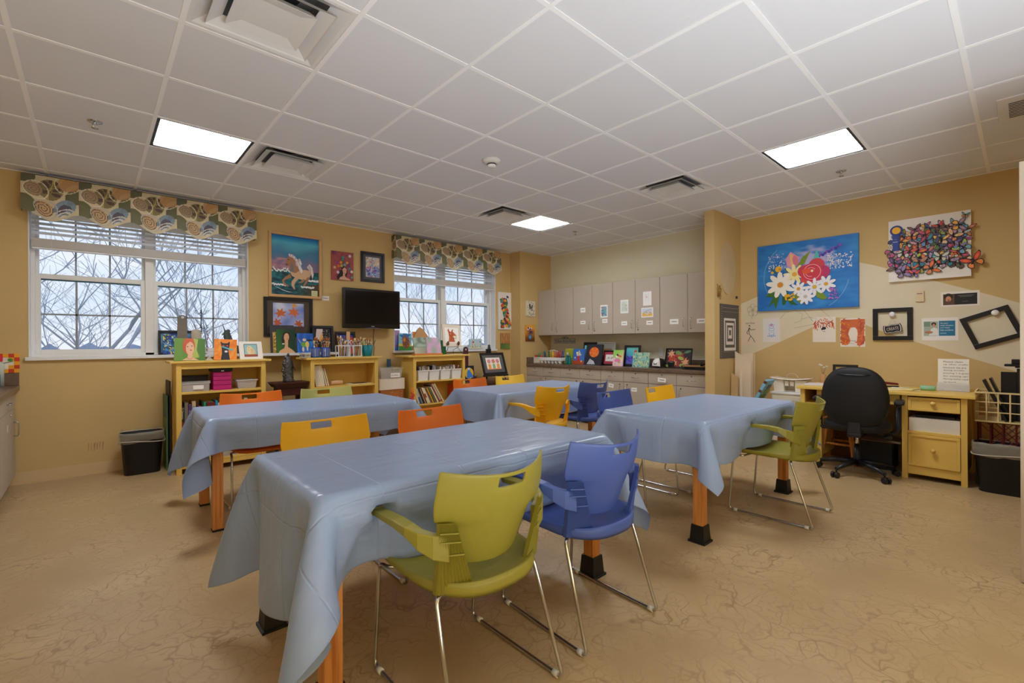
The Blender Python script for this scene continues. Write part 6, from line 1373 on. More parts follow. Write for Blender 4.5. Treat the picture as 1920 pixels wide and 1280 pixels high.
a = Art(.19, .285, (232, 226, 222), .0012); a.rc(.24, .2, .76, .8, (222, 228, 236))
for j in range(6): a.ring(.5, .3+.09*j, .14+.02*(j % 2), .018, [(90,150,190),(60,120,180),(190,150,190)][j % 3], 10, pi, 2*pi)
for j in range(5): a.el(.3+.1*j, .25, .025, .03, (50, 120, 180), 0, 6)
a.el(.5, .72, .1, .05, (200, 150, 190))
onx(a, 'drawing', 'paper with a blue and pink egg-shaped doodle', 'drawing', XR-.0012, 1.95, 2.142, 1.209, 1.49)
a = MB(); a.smooth = True
for j in range(5): an = j*2*pi/5+.3; a.tube([(XR-.0016, 2.257+.036*cos(an)+.03*cos(q*pi/6), 1.60+.042*sin(an)+.036*sin(q*pi/6)) for q in range(12)], .0011, 4, closed=True)
a.tube([(XR-.0016, 2.257+.008*cos(q), 1.60+.008*sin(q)) for q in range(6)], .0015, 4, closed=True); a.tube([(XR-.0016, 2.25, 1.56), (XR-.0016, 2.27, 1.50)], .0011, 4)
tag(a.build('flower_sketch', mat('pencil_dark', (80, 68, 56), .8)), 'line sketch of a five-petalled flower drawn on the wall beside the blue bouquet', 'sketch')
a = MB(); a.smooth = True
for pts in ([(1.95, 1.45), (1.90, 1.52), (1.80, 1.55), (1.72, 1.50), (1.73, 1.42), (1.80, 1.40)], [(1.72, 1.44), (1.66, 1.46), (1.58, 1.44), (1.60, 1.38), (1.70, 1.36), (1.80, 1.34)], [(1.72, 1.57), (1.62, 1.42), (1.53, 1.35), (1.42, 1.42), (1.50, 1.50), (1.56, 1.57)]):
    a.tube([(XR-.0016, y, z+.03) for y, z in pts], .0011, 4)
tag(a.build('pencil_sketch', mat('pencil_grey', (130, 116, 100), .8)), 'faint pencil line sketch drawn on the wall below the blue bouquet', 'sketch')
a = Art(.263, .14, (238, 232, 222), .0012); a.rc(.06, .1, .36, .84, (96, 60, 44)); a.rc(.36, .1, .94, .84, (24, 20, 20)); a.ci(.2, .66, .12, (40, 26, 22)); a.el(.2, .5, .075, .2, (206, 140, 104)); a.el(.21, .36, .05, .1, (110, 64, 44)); a.ln([(.14,.4),(.2,.38),(.26,.4)], .008, (240,230,220))
a.ln([(.46,.7),(.86,.7)], .006, (200,200,200)); a.ln([(.5,.62),(.8,.62)], .006, (160,160,160)); a.ln([(.56,.3),(.72,.3)], .006, (150,150,150))
onx(a, 'photo_print', 'black quote print with a curly-haired smiling person at its left', 'print', XR-.0012, .282, .546, 1.541, 1.682)
a = Art(.26, .218, (240, 236, 230), .0012); a.rc(.06, .2, .46, .84, (170, 186, 170)); a.rc(.48, .2, .92, .86, (30, 120, 160)); a.ci(.34, .72, .07, (60, 40, 34)); a.el(.34, .66, .04, .08, (206, 150, 120)); a.pl([(.2,.22),(.46,.22),(.44,.52),(.34,.58),(.26,.5)], (232, 232, 228)); a.el(.2, .36, .12, .06, (190, 130, 90)); a.rc(.06, .62, .24, .84, (120, 150, 130))
for j, s_ in enumerate(("We don't", "make mistakes,", "just happy", "little accidents.")): a.tx(s_, .52, .72-.1*j, .065, (236, 244, 248), wmax=min(.36, .026*len(s_)))
a.tx('BOB ROSS', .52, .29, .045, (220, 236, 244), wmax=.16)
onx(a, 'photo_print', 'white print with a painter photo and a blue quote panel', 'print', XR-.0012, .425, .686, 1.219, 1.437)
o = thing('thermostat', 'small beige wall thermostat above the Create frame', 'thermostat', (XR, .697, 1.60), -pi/2)
B1('cover', (-.033, .033, -.022, 0, 0, .102), mat('beige_plastic', (226, 206, 168), .4), o, bevel=.004); B1('dial_slot', (-.02, .02, -.0235, -.022, .075, .082), mat('brown_slot', (120, 100, 80), .5), o)
def hook(o, x, z, y): 
    k = MB(); k.smooth = True; k.X = Matrix.Translation((x, y, z)) @ Matrix.Rotation(pi/2, 4, 'X'); k.lathe([(0, 0), (.024, .0), (.026, .006), (.018, .012), (0, .014)], 20); k.X = None; k.build('round_hook', trimw, o)
o = framed('empty_frame', 'black empty frame hung with a small chalkboard tag reading CREATE', 'frame', .318, .327, .042, BLK, None, (XR, .909, 1.223), -pi/2, dep=.025)
hook(o, 0, .262, -.026)
tg = thing('chalk_tag', 'small black chalkboard tag reading CREATE with a white border', 'sign', (XR-.030, .905, 1.34), -pi/2)
def tagpts(s_): return [(.075*s_*x, y_, .048*s_*z) for x, z in ((-1,-.3),(-.9,-.9),(-.5,-.75),(0,-.9),(.5,-.75),(.9,-.9),(1,-.3),(1,.3),(.9,.9),(.5,.75),(0,.9),(-.5,.75),(-.9,.9),(-1,.3)) for y_ in (0,)]
tg.rotation_euler = (0, 0, -pi/2); inner = bpy.data.objects.new('tag_board', None)
bpy.data.objects.remove(inner)
k = MB(); k.X = Matrix.Rotation(R(-10), 4, 'Y'); k.prism(tagpts(1), (0, .004, 0), (26, 24, 26)); k.poly([tuple(V(p)+V((0, -.0004, 0))) for p in tagpts(.9)], (236, 232, 226)); k.poly([tuple(V(p)+V((0, -.0008, 0))) for p in tagpts(.83)], (26, 24, 26))
vs, fs, asp = text_geo('CREATE'); ii = [k.vert((-.048+.096*x, -.0014, -.015+.03*y)) for x, y in vs]
for f in fs: k.face([ii[q] for q in f], (214, 200, 180))
k.X = None; k.build('board', PM, tg); k = MB(); k.tube([(-.03, .001, .04), (0, .0, .115), (.03, .001, .035)], .001, 4); k.build('string', mat('twine', (180, 160, 120), .8), tg)
o = framed('empty_frame', 'black empty frame hanging tilted at the right edge of the wall', 'frame', .335, .30, .04, BLK, None, (XR, .115, 1.20), -pi/2, dep=.025)
o.rotation_euler = (0, 0, 0); o.location = (XR, .155, 1.165)
o.matrix_world = Matrix.Translation((XR, .155, 1.195)) @ Matrix.Rotation(-pi/2, 4, 'Z') @ Matrix.Rotation(R(-21), 4, 'Y')
hook(o, .07, .262, -.026)
# on the partition wall face (faces -y at y 2.40)
a = Art(.53, .645, (88, 82, 76), .006)
for j, s_ in enumerate((.62, .52, .42, .31, .21, .1)):
    c = (228, 224, 214) if j % 2 == 0 else (88, 82, 76); a.rc(.5-s_/2, .48-s_*.55, .5+s_/2, .48+s_*.42, c)
for j in range(22): a.rc(.04, .03+j*.0435, .055, .04+j*.0435, (226,222,214)); a.rc(.945, .03+j*.0435, .96, .04+j*.0435, (226,222,214))
a.ln([(.08,.93),(.92,.93)], .006, (180,176,168)); a.ln([(.08,.12),(.92,.12)], .006, (150,146,138)); a.ln([(.08,.86),(.92,.86)], .006, (170,166,158))
art_on(a, 'ruler_board', 'grey stitched board with nested white rectangles on the partition', 'board', (5.71, 2.393, 1.018))
k = MB(); n = 32
k.prism([(.215*cos(2*pi*i/n), 0, .31*sin(2*pi*i/n)) for i in range(n)], (0, .008, 0)); o = k.build('oval_plaque', mat('tan_plaque', (202, 182, 140), .35), loc=(5.655, 2.391, 2.09)); tag(o, 'large faint tan oval plaque on the partition above the board', 'plaque')
k = MB(); k.smooth = True; g = random.Random(4)
k.tube([(5.41+.07*sin(j*1.9)*g.uniform(.5, 1), 2.388-.004*(j % 3), 1.80+.10*cos(j*1.3)*g.uniform(.4, 1)) for j in range(26)], .0025, 5); tag(k.build('wire_ornament', mat('gold_wire', (180, 140, 70), .35, .8)), 'tangled gold wire ornament hanging on the partition edge', 'ornament')
k = MB(); k.box(-.012, .012, 0, .02, 0, .03); tag(k.build('wall_hook', mat('dark_grey'), loc=(5.90, 2.379, 1.745), bevel=.003), 'tiny dark hook on the partition beside the oval plaque', 'hook')
# ================================================================ boards leaning in the alcove corner
foam = mat('foam_board', (232, 216, 192), .6, var=.02); kraft = mat('kraft_board', (206, 178, 132), .6); ornb = mat('orange_board', (206, 140, 64), .6)
def panel(l, m, y0, y1, x, z1, lean=.1, rz=0, cut=None):
    k = MB(); w = y1-y0
    pts = [(-w/2, 0, 0), (w/2, 0, 0), (w/2, 0, z1 if not cut else z1-cut), (w/2-w*.15 if cut else w/2, 0, z1-(cut*.75 if cut else 0)), (-w/2, 0, z1)]
    k.prism(pts, (0, .008, 0)); o = k.build('leaning_board', m); place(o, (x, (y0+y1)/2, 0), -pi/2+rz, lean); return tag(o, l, 'board')
panel('tall foam board with a sloping top edge in the alcove corner', foam, 2.18, 2.365, 5.76, 1.10, .02, 0, .13)
panel('tall narrow white board standing right of the sloping foam board', foam, 2.195, 2.31, 5.86, 1.075, .015)
panel('narrow tan board standing at the right of the white board', mat('edge_tan', (214, 190, 150), .6), 2.165, 2.185, 5.85, 1.07, .015)
panel('short kraft board nearest the partition', kraft, 2.30, 2.38, 5.68, .84, .03, 0, .05)
panel('narrow orange-tan board between the foam boards', ornb, 2.315, 2.345, 5.70, .80, .02)
panel('low white foam board in front of the orange-tan strip', foam, 2.24, 2.265, 5.66, .89, .02)
k = MB(); k.box(0, .03, 0, .22, 0, .62, (120, 180, 210)); 
g = random.Random(2)
for j in range(9): k.box(.0301, .036, g.uniform(.01, .1), g.uniform(.14, .21), .04+j*.06, .085+j*.06, [(110,130,60),(130,146,70),(90,60,44)][j % 3])
for z in (.50, .61): k.box(-.001, .031, -.001, 0, z-.03, z, (96, 50, 36))
k.box(-.0008, -.0001, 0, .22, .46, .49, (96, 50, 36))
o = k.build('canvas_panel', PM); o.matrix_world = Matrix.Translation((5.36, 2.17, .258)) @ Matrix.Rotation(-pi/2, 4, 'Z') @ Matrix.Rotation(R(28), 4, 'Y') @ Matrix.Translation((0, 0, .0)); tag(o, 'light blue edged canvas with green leaves leaning beside the white caddy', 'canvas')
o = thing('carton', 'closed cardboard carton under the leaning blue-edged canvas', 'box', (5.50, 2.06, 0)); B1('body', (-.15, .12, -.12, .12, 0, .25), mat('cardboard', (190, 150, 100), .7), o, bevel=.004)
# plastic drawers and carry caddy left of the desk
o = thing('plastic_drawers', 'low white plastic drawer unit under the handled caddy', 'drawer unit', (5.78, 1.745, 0), -pi/2)
B1('body', (-.155, .155, -.17, .17, 0, .64), crm, o, bevel=.006); B1('top', (-.165, .165, -.185, .18, .6405, .662), trimw, o, bevel=.004)
for z0, z1 in ((.43, .62), (.22, .41), (.02, .2)):
    d_ = B1('drawer', (-.145, .145, -.180, -.1705, z0, z1), mat('frosted', (226, 220, 206), .3), o, bevel=.004)
    k = MB()
    for r_ in range(3):
        for q in range(16): k.box(-.10+q*.013, -.095+q*.013, -.1812, -.1803, z1-.05-r_*.014, z1-.044-r_*.014)
    p = k.build('perforation', mat('brown_slot'), d_); 
o = thing('carry_caddy', 'cream handled carry caddy with cups in its middle, on the plastic drawers', 'caddy', (5.74, 1.735, .6625), -pi/2)
k = MB(); k.smooth = False
for sx in (-1, 1):
    a0, a1 = (-.165, -.055) if sx < 0 else (.055, .165)
    k.hexa([(a0+.012*(sx < 0), -.085, 0), (a1-.012*(sx > 0), -.085, 0), (a1-.012*(sx > 0), .085, 0), (a0+.012*(sx < 0), .085, 0)], [(a0, -.1, .13), (a1, -.1, .13), (a1, .1, .13), (a0, .1, .13)])
k.box(-.055, .055, .04, .1, .0, .13); k.box(-.055, .055, -.03, .04, .0, .012); k.build('body', crm, o, bevel=.006)
for x in (-.026, .026): k = MB(); k.hexa([(x-.017, -.09, .065), (x+.017, -.09, .065), (x+.017, -.05, .065), (x-.017, -.05, .065)], [(x-.022, -.095, .12), (x+.022, -.095, .12), (x+.022, -.05, .12), (x-.022, -.05, .12)]); k.build('cup', crm, o, bevel=.003)
k = MB(); k.grid(lambda u, v: (-.19+.38*u, -.12+.24*v, .135+.018*(2*u-1)**2), 16, 4); k.build('rim_tray', crm, o, solid=.008)
k = MB(); k.smooth = True; k.tube([(.06*cos(pi*i/12), 0, .138+.06*sin(pi*i/12)) for i in range(13)], .006, 8); k.build('handle', mat('tan_handle', (206, 180, 150), .4), o)
# ================================================================ the yellow desk
D = thing('desk', 'yellow painted desk with drawers against the right wall', 'desk', (5.70, .92, 0))
dy = lambda y: y-.92
B1('desktop', (-.37, .34, dy(.275), dy(1.575), .735, .762), yel, D, bevel=.004)
def cabinet_(y0, y1, full):
    for y in (y0, y1-.04):
        for x in (-.34, .29): B1('post', (x, x+.04, dy(y), dy(y)+.04, 0, .7345), yel, D, bevel=.002)
    for y in (y0+.01, y1-.025): B1('side_panel', (-.30, .29, dy(y), dy(y)+.012, .08, .7345), yel, D)
cabinet_(.325, .745, 1)
B1('back_panel', (.27, .28, dy(.365), dy(.705), .08, .7345), yel, D)
B1('shelf', (-.30, .27, dy(.36), dy(.71), .40, .42), yel, D); B1('bottom_rail', (-.333, -.315, dy(.365), dy(.705), .045, .118), yel, D, bevel=.002); B1('mid_rail', (-.335, -.315, dy(.365), dy(.705), .40, .425), yel, D, bevel=.002)
def dfront(z0, z1, y0=.368, y1=.702, kn=True):
    k = MB(); k.box(-.338, -.322, dy(y0), dy(y1), z0, z1); m_ = .022
    d = k.build('drawer', yel, D, bevel=.002)
    k = MB()
    for q in ((y0, y1, z0, z0+m_), (y0, y1, z1-m_, z1), (y0, y0+m_, z0+m_, z1-m_), (y1-m_, y1, z0+m_, z1-m_)): k.box(-.346, -.3385, dy(q[0]), dy(q[1]), q[2], q[3])
    k.build('raised_border', yel, d, bevel=.002)
    if kn:
        k = MB(); k.smooth = True; k.X = Matrix.Translation((-.338, dy((y0+y1)/2), (z0+z1)/2+.012)) @ Matrix.Rotation(-pi/2, 4, 'Y'); k.lathe([(.008, 0), (.008, .012), (.018, .018), (.019, .026), (.012, .034), (0, .036)], 16); k.X = None; k.build('knob', yel, d)
dfront(.605, .722); dfront(.122, .398)
for y0, y1 in ((1.36, 1.545),):
    cabinet_(y0, y1, 1); B1('shelf', (-.30, .29, dy(y0+.02), dy(y1-.02), .58, .6), yel, D); B1('back_panel', (.27, .28, dy(y0+.02), dy(y1-.02), .08, .7345), yel, D)
B1('drawer', (-.33, -.05, dy(.76), dy(1.34), .64, .7345), yel, D, bevel=.003)
o = thing('drawer_bin', 'translucent bin in the open middle slot of the yellow desk', 'bin', (5.52, .535, .4205)); B1('body', (-.135, .10, -.165, .165, 0, .12), mat('frosted'), o, bevel=.004)
B1('contents', (-.09, .14, -.13, .13, .1205, .14), blackp, o)
DT = .7625
a = Art(.205, .285, (244, 240, 228), .002)
for j, s_ in enumerate(('Please clean', 'up after crafts', 'because we are', 'doing acrylic', 'pouring + it goes', 'for setting up!', 'Morning teacher needs', 'to work.')): a.tx(s_, .18+(.02 if j == 7 else 0), .885-.092*j, .05, (40, 40, 46), wmax=min(.8, .052*len(s_)))
a.tx('Thank you,', .46, .14, .04, (50, 50, 60)); a.tx('Mary', .7, .05, .045, (50, 50, 60), wmax=.18)
o = art_on(a, 'handwritten_sign', 'handwritten note on the desk asking to clean up after crafts', 'sign', (5.75, .44, DT+.004), -pi/2, .08)
o = thing('acrylic_stand', 'clear acrylic stand holding the handwritten note', 'stand', (5.75, .44, DT), -pi/2); B1('front_panel', (-.108, .108, -.012, -.009, .004, .075), clearp, o); B1('foot', (-.108, .108, -.05, .06, 0, .0035), clearp, o)
k = MB(); k.smooth = True; k.tube([(0, -.052, .022), (0, .052, .022)], .022, 18); tag(k.build('mint_roll', mat('mint_paper', (150, 206, 166), .5), loc=(5.66, .60, DT)), 'small mint green roll lying on the yellow desk', 'roll')
o = thing('stapler', 'dark red stapler at the back of the yellow desk', 'stapler', (5.82, .90, DT+.001), .4)
k = MB(); k.box(-.02, .02, -.07, .07, 0, .012); k.build('base', blackp, o, bevel=.003); k = MB(); k.hexa([(-.016, -.07, .02), (.016, -.07, .02), (.016, .07, .03), (-.016, .07, .03)], [(-.012, -.065, .04), (.012, -.065, .04), (.012, .07, .055), (-.012, .07, .055)]); k.build('arm', mat('dark_red', (110, 36, 34), .35), o, bevel=.004); B1('hinge', (-.014, .014, .05, .068, .012, .028), blackp, o)
for (x, y, w_, d_, rz, z_, c, l) in ((5.60, .80, .21, .28, .3, 0, (232, 222, 206), 'white sheet of paper spread on the yellow desk'), (5.58, .77, .15, .2, -.2, .0022, (226, 214, 150), 'yellow notepad on top of the desk papers'), (5.62, 1.46, .26, .20, .1, 0, (226, 222, 226), 'stack of white sheets at the left end of the yellow desk')):
    k = MB(); k.box(-w_/2, w_/2, -d_/2, d_/2, 0, .002 if l[0] == 'w' else .012, c); o = k.build('paper_sheet', PM, loc=(x, y, DT+.0005+z_), rz=rz); tag(o, l, 'paper')
k = MB(); k.smooth = True; k.cyl((0, -.07, .004), (0, .07, .004), .004, 8); tag(k.build('pen', trimw, loc=(5.57, .78, DT+.0155), rz=.5), 'white pen on the yellow notepad', 'pen')
a = Art(.165, .15, (120, 190, 180), .002); a.dabs(4, 40, 0, 0, 1, 1, [(220,80,60),(236,190,60),(80,170,180),(120,190,110),(150,90,170)], .16)
framed('framed_painting', 'small black-framed colourful picture standing on the desk behind the office chair', 'painting', .22, .205, .024, BLK, a, (5.86, 1.272, DT+.001), -pi/2, lean=.1, art_name='print')
o = thing('glass_vase', 'clear jar with a twine-tied brown wrap and flower stems on the desk', 'vase', (5.84, 1.465, DT+.001)); k = MB(); k.smooth = True; k.lathe([(.028, 0), (.03, .01), (.028, .09), (.022, .10)], 16, c=(196, 150, 100)); k.build('jar', PM, o)
k = MB(); k.smooth = True; g = random.Random(1)
for j in range(5): k.tube([(0, 0, .08), (g.uniform(-.02, .02), g.uniform(-.03, .03), .17)], .0015, 4, (150, 120, 80))
k.build('stems', PM, o)
for j in range(4): k = MB(); k.smooth = True; k.blob((g.uniform(-.02, .02), g.uniform(-.03, .03), .17+.01*j), .012, .012, .01, 7, 5, (232, 226, 214)); k.build('bloom', PM, o)
# crates and wastebasket at the right end
yc = mat('cream_crate', (226, 206, 150), .45); rc_ = mat('red_crate', (110, 24, 30), .4)
def crate(l, m, loc, w, d, h, nx, nz, diag=False):
    o = thing('milk_crate', l, 'crate', loc, -pi/2); r_ = .008
    for nm, fn, L in (('side_grid', lambda u, z: (u, -d/2, z), w), ('side_grid', lambda u, z: (u, d/2, z), w), ('side_grid', lambda u, z: (-w/2, u*d/w, z), w), ('side_grid', lambda u, z: (w/2, u*d/w, z), w)):
        k = MB()
        for z in (r_/2+.001, h-r_/2): k.beam(fn(-w/2, z), fn(w/2, z), r_*1.4, r_*1.6)
        for i in range(nx+1): u = -w/2+w*i/nx; k.beam(fn(u, .002), fn(u, h-.001), r_, r_, upv=(.3, .7, 0))
        if diag:
            st = h/nz
            for i in range(-nz, nx*2):
                u0 = -w/2+i*w/nx/1.5
                for sg in (1, -1):
                    p = [(u0+sg*t_*h*.9, h*t_) for t_ in (0, 1)]
                    (ua, za), (ub, zb_) = p
                    if sg < 0: ua += h*.9; ub += h*.9
                    if min(ua, ub) < -w/2 or max(ua, ub) > w/2: continue
                    k.beam(fn(ua, za+.003), fn(ub, zb_-.003), .004, .004, upv=(.3, .7, 0))
        else:
            for j in range(1, nz): k.beam(fn(-w/2, h*j/nz), fn(w/2, h*j/nz), r_, r_)
        k.build(nm, m, o)
    B1('floor_panel', (-w/2, w/2, -d/2, d/2, 0, .006), m, o)
    return o
crate('dark red milk crate with crossed bars, under the cream crate', rc_, (5.66, .09, .28), .36, .34, .265, 5, 3, True)
crate('cream slatted basket crate of frames, stacked on the red crate', yc, (5.65, .085, .5465), .40, .36, .245, 6, 3)
o = thing('storage_box', 'dark box on the floor carrying the two stacked crates', 'box', (5.72, .09, 0)); B1('body', (-.16, .2, -.2, .2, 0, .279), mat('brown_crate'), o, bevel=.004)
for (l, x, y, t_, h_, w_) in (('slim black frame slanting out of the cream crate at its left', 5.56, .225, R(24), .36, .02), ('second slim black frame slanting beside the first', 5.60, .195, R(22), .37, .02)):
    o = B1('empty_frame', (-.008, .008, -.09, .09, 0, h_), BLK, bevel=.002); o.matrix_world = Matrix.Translation((x, y-.09, .556)) @ Matrix.Rotation(R(-20), 4, 'X').inverted() @ Matrix.Identity(4); o.matrix_world = Matrix.Translation((x, y-.12, .556)) @ Matrix.Rotation(-pi/2, 4, 'Z') @ Matrix.Rotation(-t_*.9, 4, 'Y'); tag(o, l, 'frame')
k = MB()
for j, (y0, y1, z1) in enumerate(((.03, .12, .40), (-.04, .03, .43), (-.1, -.04, .36))): k.box(-.02-.012*j, .02-.012*j, y0-.06, y1-.06, 0, z1)
tag(k.build('black_files', blackp, loc=(5.62, .08, .556), bevel=.003), 'black upright folders filling the right half of the cream crate', 'folders')
o = thing('label_printer', 'black gadget with a tray on top of the black folders', 'gadget', (5.66, .03, .9905)); B1('tray', (-.07, .07, -.09, .09, .012, .03), blackp, o, bevel=.003); B1('head', (-.04, .04, -.05, .05, .031, .07), blackp, o, bevel=.004); B1('foot', (-.03, .03, -.03, .03, 0, .012), blackp, o)
wastebasket('large black wastebasket with a clear liner at the right end of the desk', '', 5.50-.08, .12, .25, .36, .385)
o = bpy.data.objects['wastebasket.001']; o.location = (5.42, .115, 0); o.scale = (1, 1, 1)
# ================================================================ office chair
O = thing('office_chair', 'black swivel office chair pulled up to the yellow desk, its back turned', 'chair', (5.20, 1.04, 0), R(-84))
ofb = mat('office_black', (20, 20, 22), .6, bump=.1, bscale=400); opl = mat('office_plastic', (30, 32, 40), .35)
k = MB(); k.smooth = True
def seatf(th_, f, z, ex=3.2): c_, s_ = cos(th_), sin(th_); r_ = (abs(c_/.25)**ex+abs(s_/.235)**ex)**(-1/ex); return (r_*c_*f, r_*s_*f+.02, z)
rg = [[k.vert(seatf(2*pi*i/32, f, z)) for i in range(32)] for f, z in ((.0, .405), (.8, .405), (.95, .415), (1, .44), (1, .465), (.94, .49), (.8, .5), (.4, .495), (0, .49))]
for a_, b_ in zip(rg, rg[1:]):
    for i in range(32): k.face((a_[i], a_[(i+1) % 32], b_[(i+1) % 32], b_[i]))
k.build('seat', ofb, O)
k = MB(); k.smooth = True
def backf(th_, f, dy_):
    c_, s_ = cos(th_), sin(th_); ex = 2.6; r_ = (abs(c_/(.245-.02*s_*(s_ > 0)))**ex+abs(s_/.27)**ex)**(-1/ex); x = r_*c_*f; z = .72+r_*s_*f
    return (x, -.20-.06*(z-.5)+.16*x*x*2+dy_, z)
rg = [[k.vert(backf(2*pi*i/40, f, d_)) for i in range(40)] for f, d_ in ((0, -.045), (.5, -.043), (.85, -.034), (.96, -.018), (1, 0), (.96, .022), (.8, .035), (.4, .03), (0, .028))]
for a_, b_ in zip(rg, rg[1:]):
    for i in range(40): k.face((a_[i], a_[(i+1) % 40], b_[(i+1) % 40], b_[i]))
k.build('backrest', ofb, O)
k = MB(); k.smooth = True; k.tube([(-.12, -.252, .925), (-.06, -.262, .918), (.06, -.262, .918), (.12, -.252, .925)], .006, 8); k.build('grip_groove', opl, O)
k = MB(); k.hexa([(-.05, -.24, .40), (.05, -.24, .40), (.05, -.2, .40), (-.05, -.2, .40)], [(-.04, -.232, .56), (.04, -.232, .56), (.04, -.205, .56), (-.04, -.205, .56)]); k.box(-.05, .05, -.24, .02, .37, .404); k.build('back_bracket', opl, O, bevel=.006)
k = MB(); k.smooth = True; k.cyl((0, 0, .25), (0, 0, .38), .014, 14); k.build('gas_lift', chrome, O); k = MB(); k.smooth = True; k.tube([(0, 0, .08), (0, 0, .16), (0, 0, .262)], [.034, .028, .024], 18); k.build('column', opl, O)
k = MB(); k.smooth = True; k.tube([(.05, -.02, .385), (.2, -.03, .375)], .005, 6); k.blob((.22, -.03, .365), .035, .02, .022, 10, 6); k.build('lever', opl, O)
for sx in (-1, 1):
    k = MB(); k.smooth = True; k.tube([(sx*.12, .02, .398), (sx*.27, .02, .40), (sx*.29, .02, .44), (sx*.295, .0, .64)], [.014, .018, .022, .02], 10); k.build('arm_post', opl, O)
    k = MB(); k.box(sx*.30-.035, sx*.30+.035, -.09, .13, .66, .695); k.box(sx*.296-.02, sx*.296+.02, -.02, .03, .63, .66); k.build('arm_pad', opl, O, bevel=.012)
for j in range(5):
    a_ = 2*pi*j/5+R(100); k = MB(); c_, s_ = cos(a_), sin(a_)
    lg = None
    k.smooth = True; k.tube([(.03*c_, .03*s_, .115), (.15*c_, .15*s_, .105), (.29*c_, .29*s_, .078)], [.026, .022, .016], 10); lg = k.build('base_leg', opl, O)
    k = MB(); k.smooth = True; k.cyl((.29*c_, .29*s_, .05), (.29*c_, .29*s_, .078), .007, 8)
    for q in (-1, 1): px, py = -s_*.017*q, c_*.017*q; k.cyl((.305*c_+px*.4, .305*s_+py*.4, .027), (.305*c_+px*1.6, .305*s_+py*1.6, .027), .026, 16)
    k.build('caster', blackp, lg)
# ================================================================ under the desk
o = thing('wooden_stool', 'orange wooden step stool half hidden behind the office chair', 'stool', (5.62, 1.26, 0), 0)
k = MB(); k.box(-.16, .16, -.13, .13, .44, .465); k.build('seat', wood, o, bevel=.004)
for sx in (-1, 1):
    for sy in (-1, 1): k = MB(); k.beam((sx*.14, sy*.145, 0.004), (sx*.10, sy*.09, .44), .035, .022); k.build('leg', wood, o)
for sx in (-1, 1): k = MB(); k.cyl((sx*.118, -.118, .19), (sx*.118, .118, .19), .011, 10); k.build('rung', wood, o)
k = MB(); k.box(-.15, .15, -.12, .12, 0, .26); k.box(-.15, .15, -.13, -.121, .2, .25); tag(k.build('black_bag', mat('bag_black', (24, 24, 28), .5), loc=(5.70, .96, 0), bevel=.02), 'black bag on the floor under the yellow desk', 'bag')
k = MB(); k.hexa([(-.2, -.16, .0), (.15, -.12, -.01), (.15, .14, -.0), (-.2, .14, .0)], [(-.2, -.16, .006), (.15, -.12, -.004), (.15, .14, .006), (-.2, .14, .006)]); tag(k.build('cardboard_sheet', mat('dim_card', (130, 104, 76), .8), loc=(5.68, .93, .2705)), 'bent sheet of cardboard lying on the black bag under the desk', 'cardboard')
tag(B1('veneer_board', (0, .015, -.22, .22, 0, .5), mat('brown_veneer', (110, 60, 30), .5, var=.15)), 'dark brown veneer board standing behind the wooden stool', 'board'); bpy.data.objects['veneer_board'].location = (5.86, 1.22, 0)
# ================================================================ counter at the left edge
o = thing('countertop', 'brown laminate countertop at the left edge of the view', 'countertop', (X0+.001, 4.9, .822)); B1('worktop', (0, .65, -2.2, .995, 0, .045), ctm, o, bevel=.004); B1('backsplash', (.0, .648, .978, .998, .0455, .155), ctm, o, bevel=.002)
o = thing('base_cabinet', 'grey laminate base cabinet at the left edge, a tiny label beside its handle', 'cabinet', (-.515, 5.44, 0))
B1('carcass', (-.60, 0, -.46, .44, .09, .82), lam, o); B1('toe_kick', (-.60, -.06, -.46, .44, 0, .0895), gap, o)
d_ = B1('drawer', (.001, .02, -.455, .437, .685, .815), lam, o, bevel=.0015)
k = MB(); k.tube([(.02, -.10, .75), (.045, -.10, .75), (.045, .02, .75), (.02, .02, .75)], .005, 8); k.build('handle', chrome, d_)
d_ = B1('door', (.001, .02, -.455, .437, .095, .68), lam, o, bevel=.0015)
k = MB(); k.tube([(.02, .31, .447), (.045, .31, .447), (.05, .31, .46), (.05, .31, .552), (.045, .31, .565), (.02, .31, .565)], .005, 8); k.build('handle', chrome, d_)
k = MB(); k.cyl((.02, .10, .645), (.027, .10, .645), .011, 12); k.build('lock', chrome, d_); B1('label_card', (.0201, .0206, -.08, -.03, .53, .585), paper, d_)
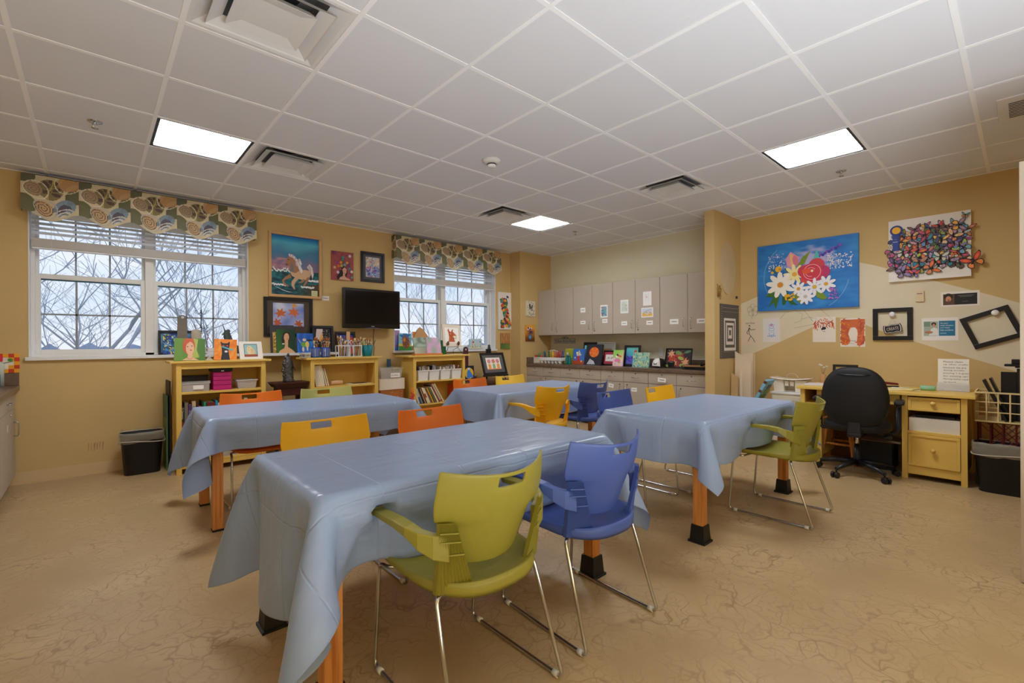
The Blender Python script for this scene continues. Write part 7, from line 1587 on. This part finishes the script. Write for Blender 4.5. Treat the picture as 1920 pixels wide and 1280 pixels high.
o = thing('base_cabinet', 'second grey laminate base cabinet along the left counter, nearer the viewer', 'cabinet', (-.515, 4.52, 0)); B1('carcass', (-.60, 0, -.45, .455, .09, .82), lam, o); B1('door', (.001, .02, -.445, .45, .095, .68), lam, o, bevel=.0015); B1('drawer', (.001, .02, -.445, .45, .685, .815), lam, o, bevel=.0015)
a = Art(.20, .165, (236, 230, 214), .006); ch = [(206, 60, 30), (240, 170, 30)]
for i in range(6):
    for j in range(5):
        if i in (0, 5) or j in (0, 4) or i == 4 and j % 2: a.rc(i/6, j/5, (i+1)/6, (j+1)/5, ch[(i+j) % 2])
a.ln([(.15,.35),(.5,.5),(.8,.6)], .03, (60,130,50)); a.el(.3, .72, .1, .1, (80, 150, 50)); a.el(.35, .25, .1, .12, (90, 150, 60)); a.el(.72, .68, .08, .08, (70, 140, 50))
art_on(a, 'painted_tile', 'checkered red and yellow tile panel with a green vine above the left counter', 'tile panel', (-.566, 5.876, .979))
o = thing('cleaner_bottle', 'blue window cleaner bottle cut off by the left edge', 'bottle', (-.618, 5.80, .868)); k = MB(); k.smooth = True; k.lathe([(.042, 0), (.045, .01), (.045, .10), (.03, .125), (.012, .14)], 18, c=(20, 120, 200), sy=.6); k.build('bottle', PM, o)
a = Art(.07, .07, (20, 60, 160), .001); a.tx('Windex', .04, .35, .3, (220, 40, 50), wmax=.92); p = a.build('label', PM, o); p.location = (0, -.029, .03)
k = MB(); k.smooth = True; k.cyl((0, 0, .14), (0, 0, .17), .012, 10, (226, 60, 80)); k.build('cap', PM, o)
o = thing('spray_bottle', 'clear bottle with a pink-red top behind the window cleaner', 'bottle', (-.585, 5.855, .868)); k = MB(); k.smooth = True; k.lathe([(.03, 0), (.03, .19), (.012, .21)], 16, c=(200, 206, 190), sy=.6); k.build('bottle', PM, o)
k = MB(); k.box(-.03, .02, -.012, .012, .2105, .26, (226, 40, 70)); k.build('trigger_head', PM, o, bevel=.005)
# stains on the wall under the window
k = MB(); g = random.Random(3)
for j in range(6): x = .02*j; k.poly([(x, -.0006, g.uniform(-.03, .01)), (x+.003, -.0006, g.uniform(-.03, 0)), (x+.004+g.uniform(0,.01), -.0006, .05+g.uniform(0, .03)), (x+.001, -.0006, .05)], (176, 130, 90))
o = k.build('trim_5', PM, loc=(-.03, 5.8995, .235)); struct(o)
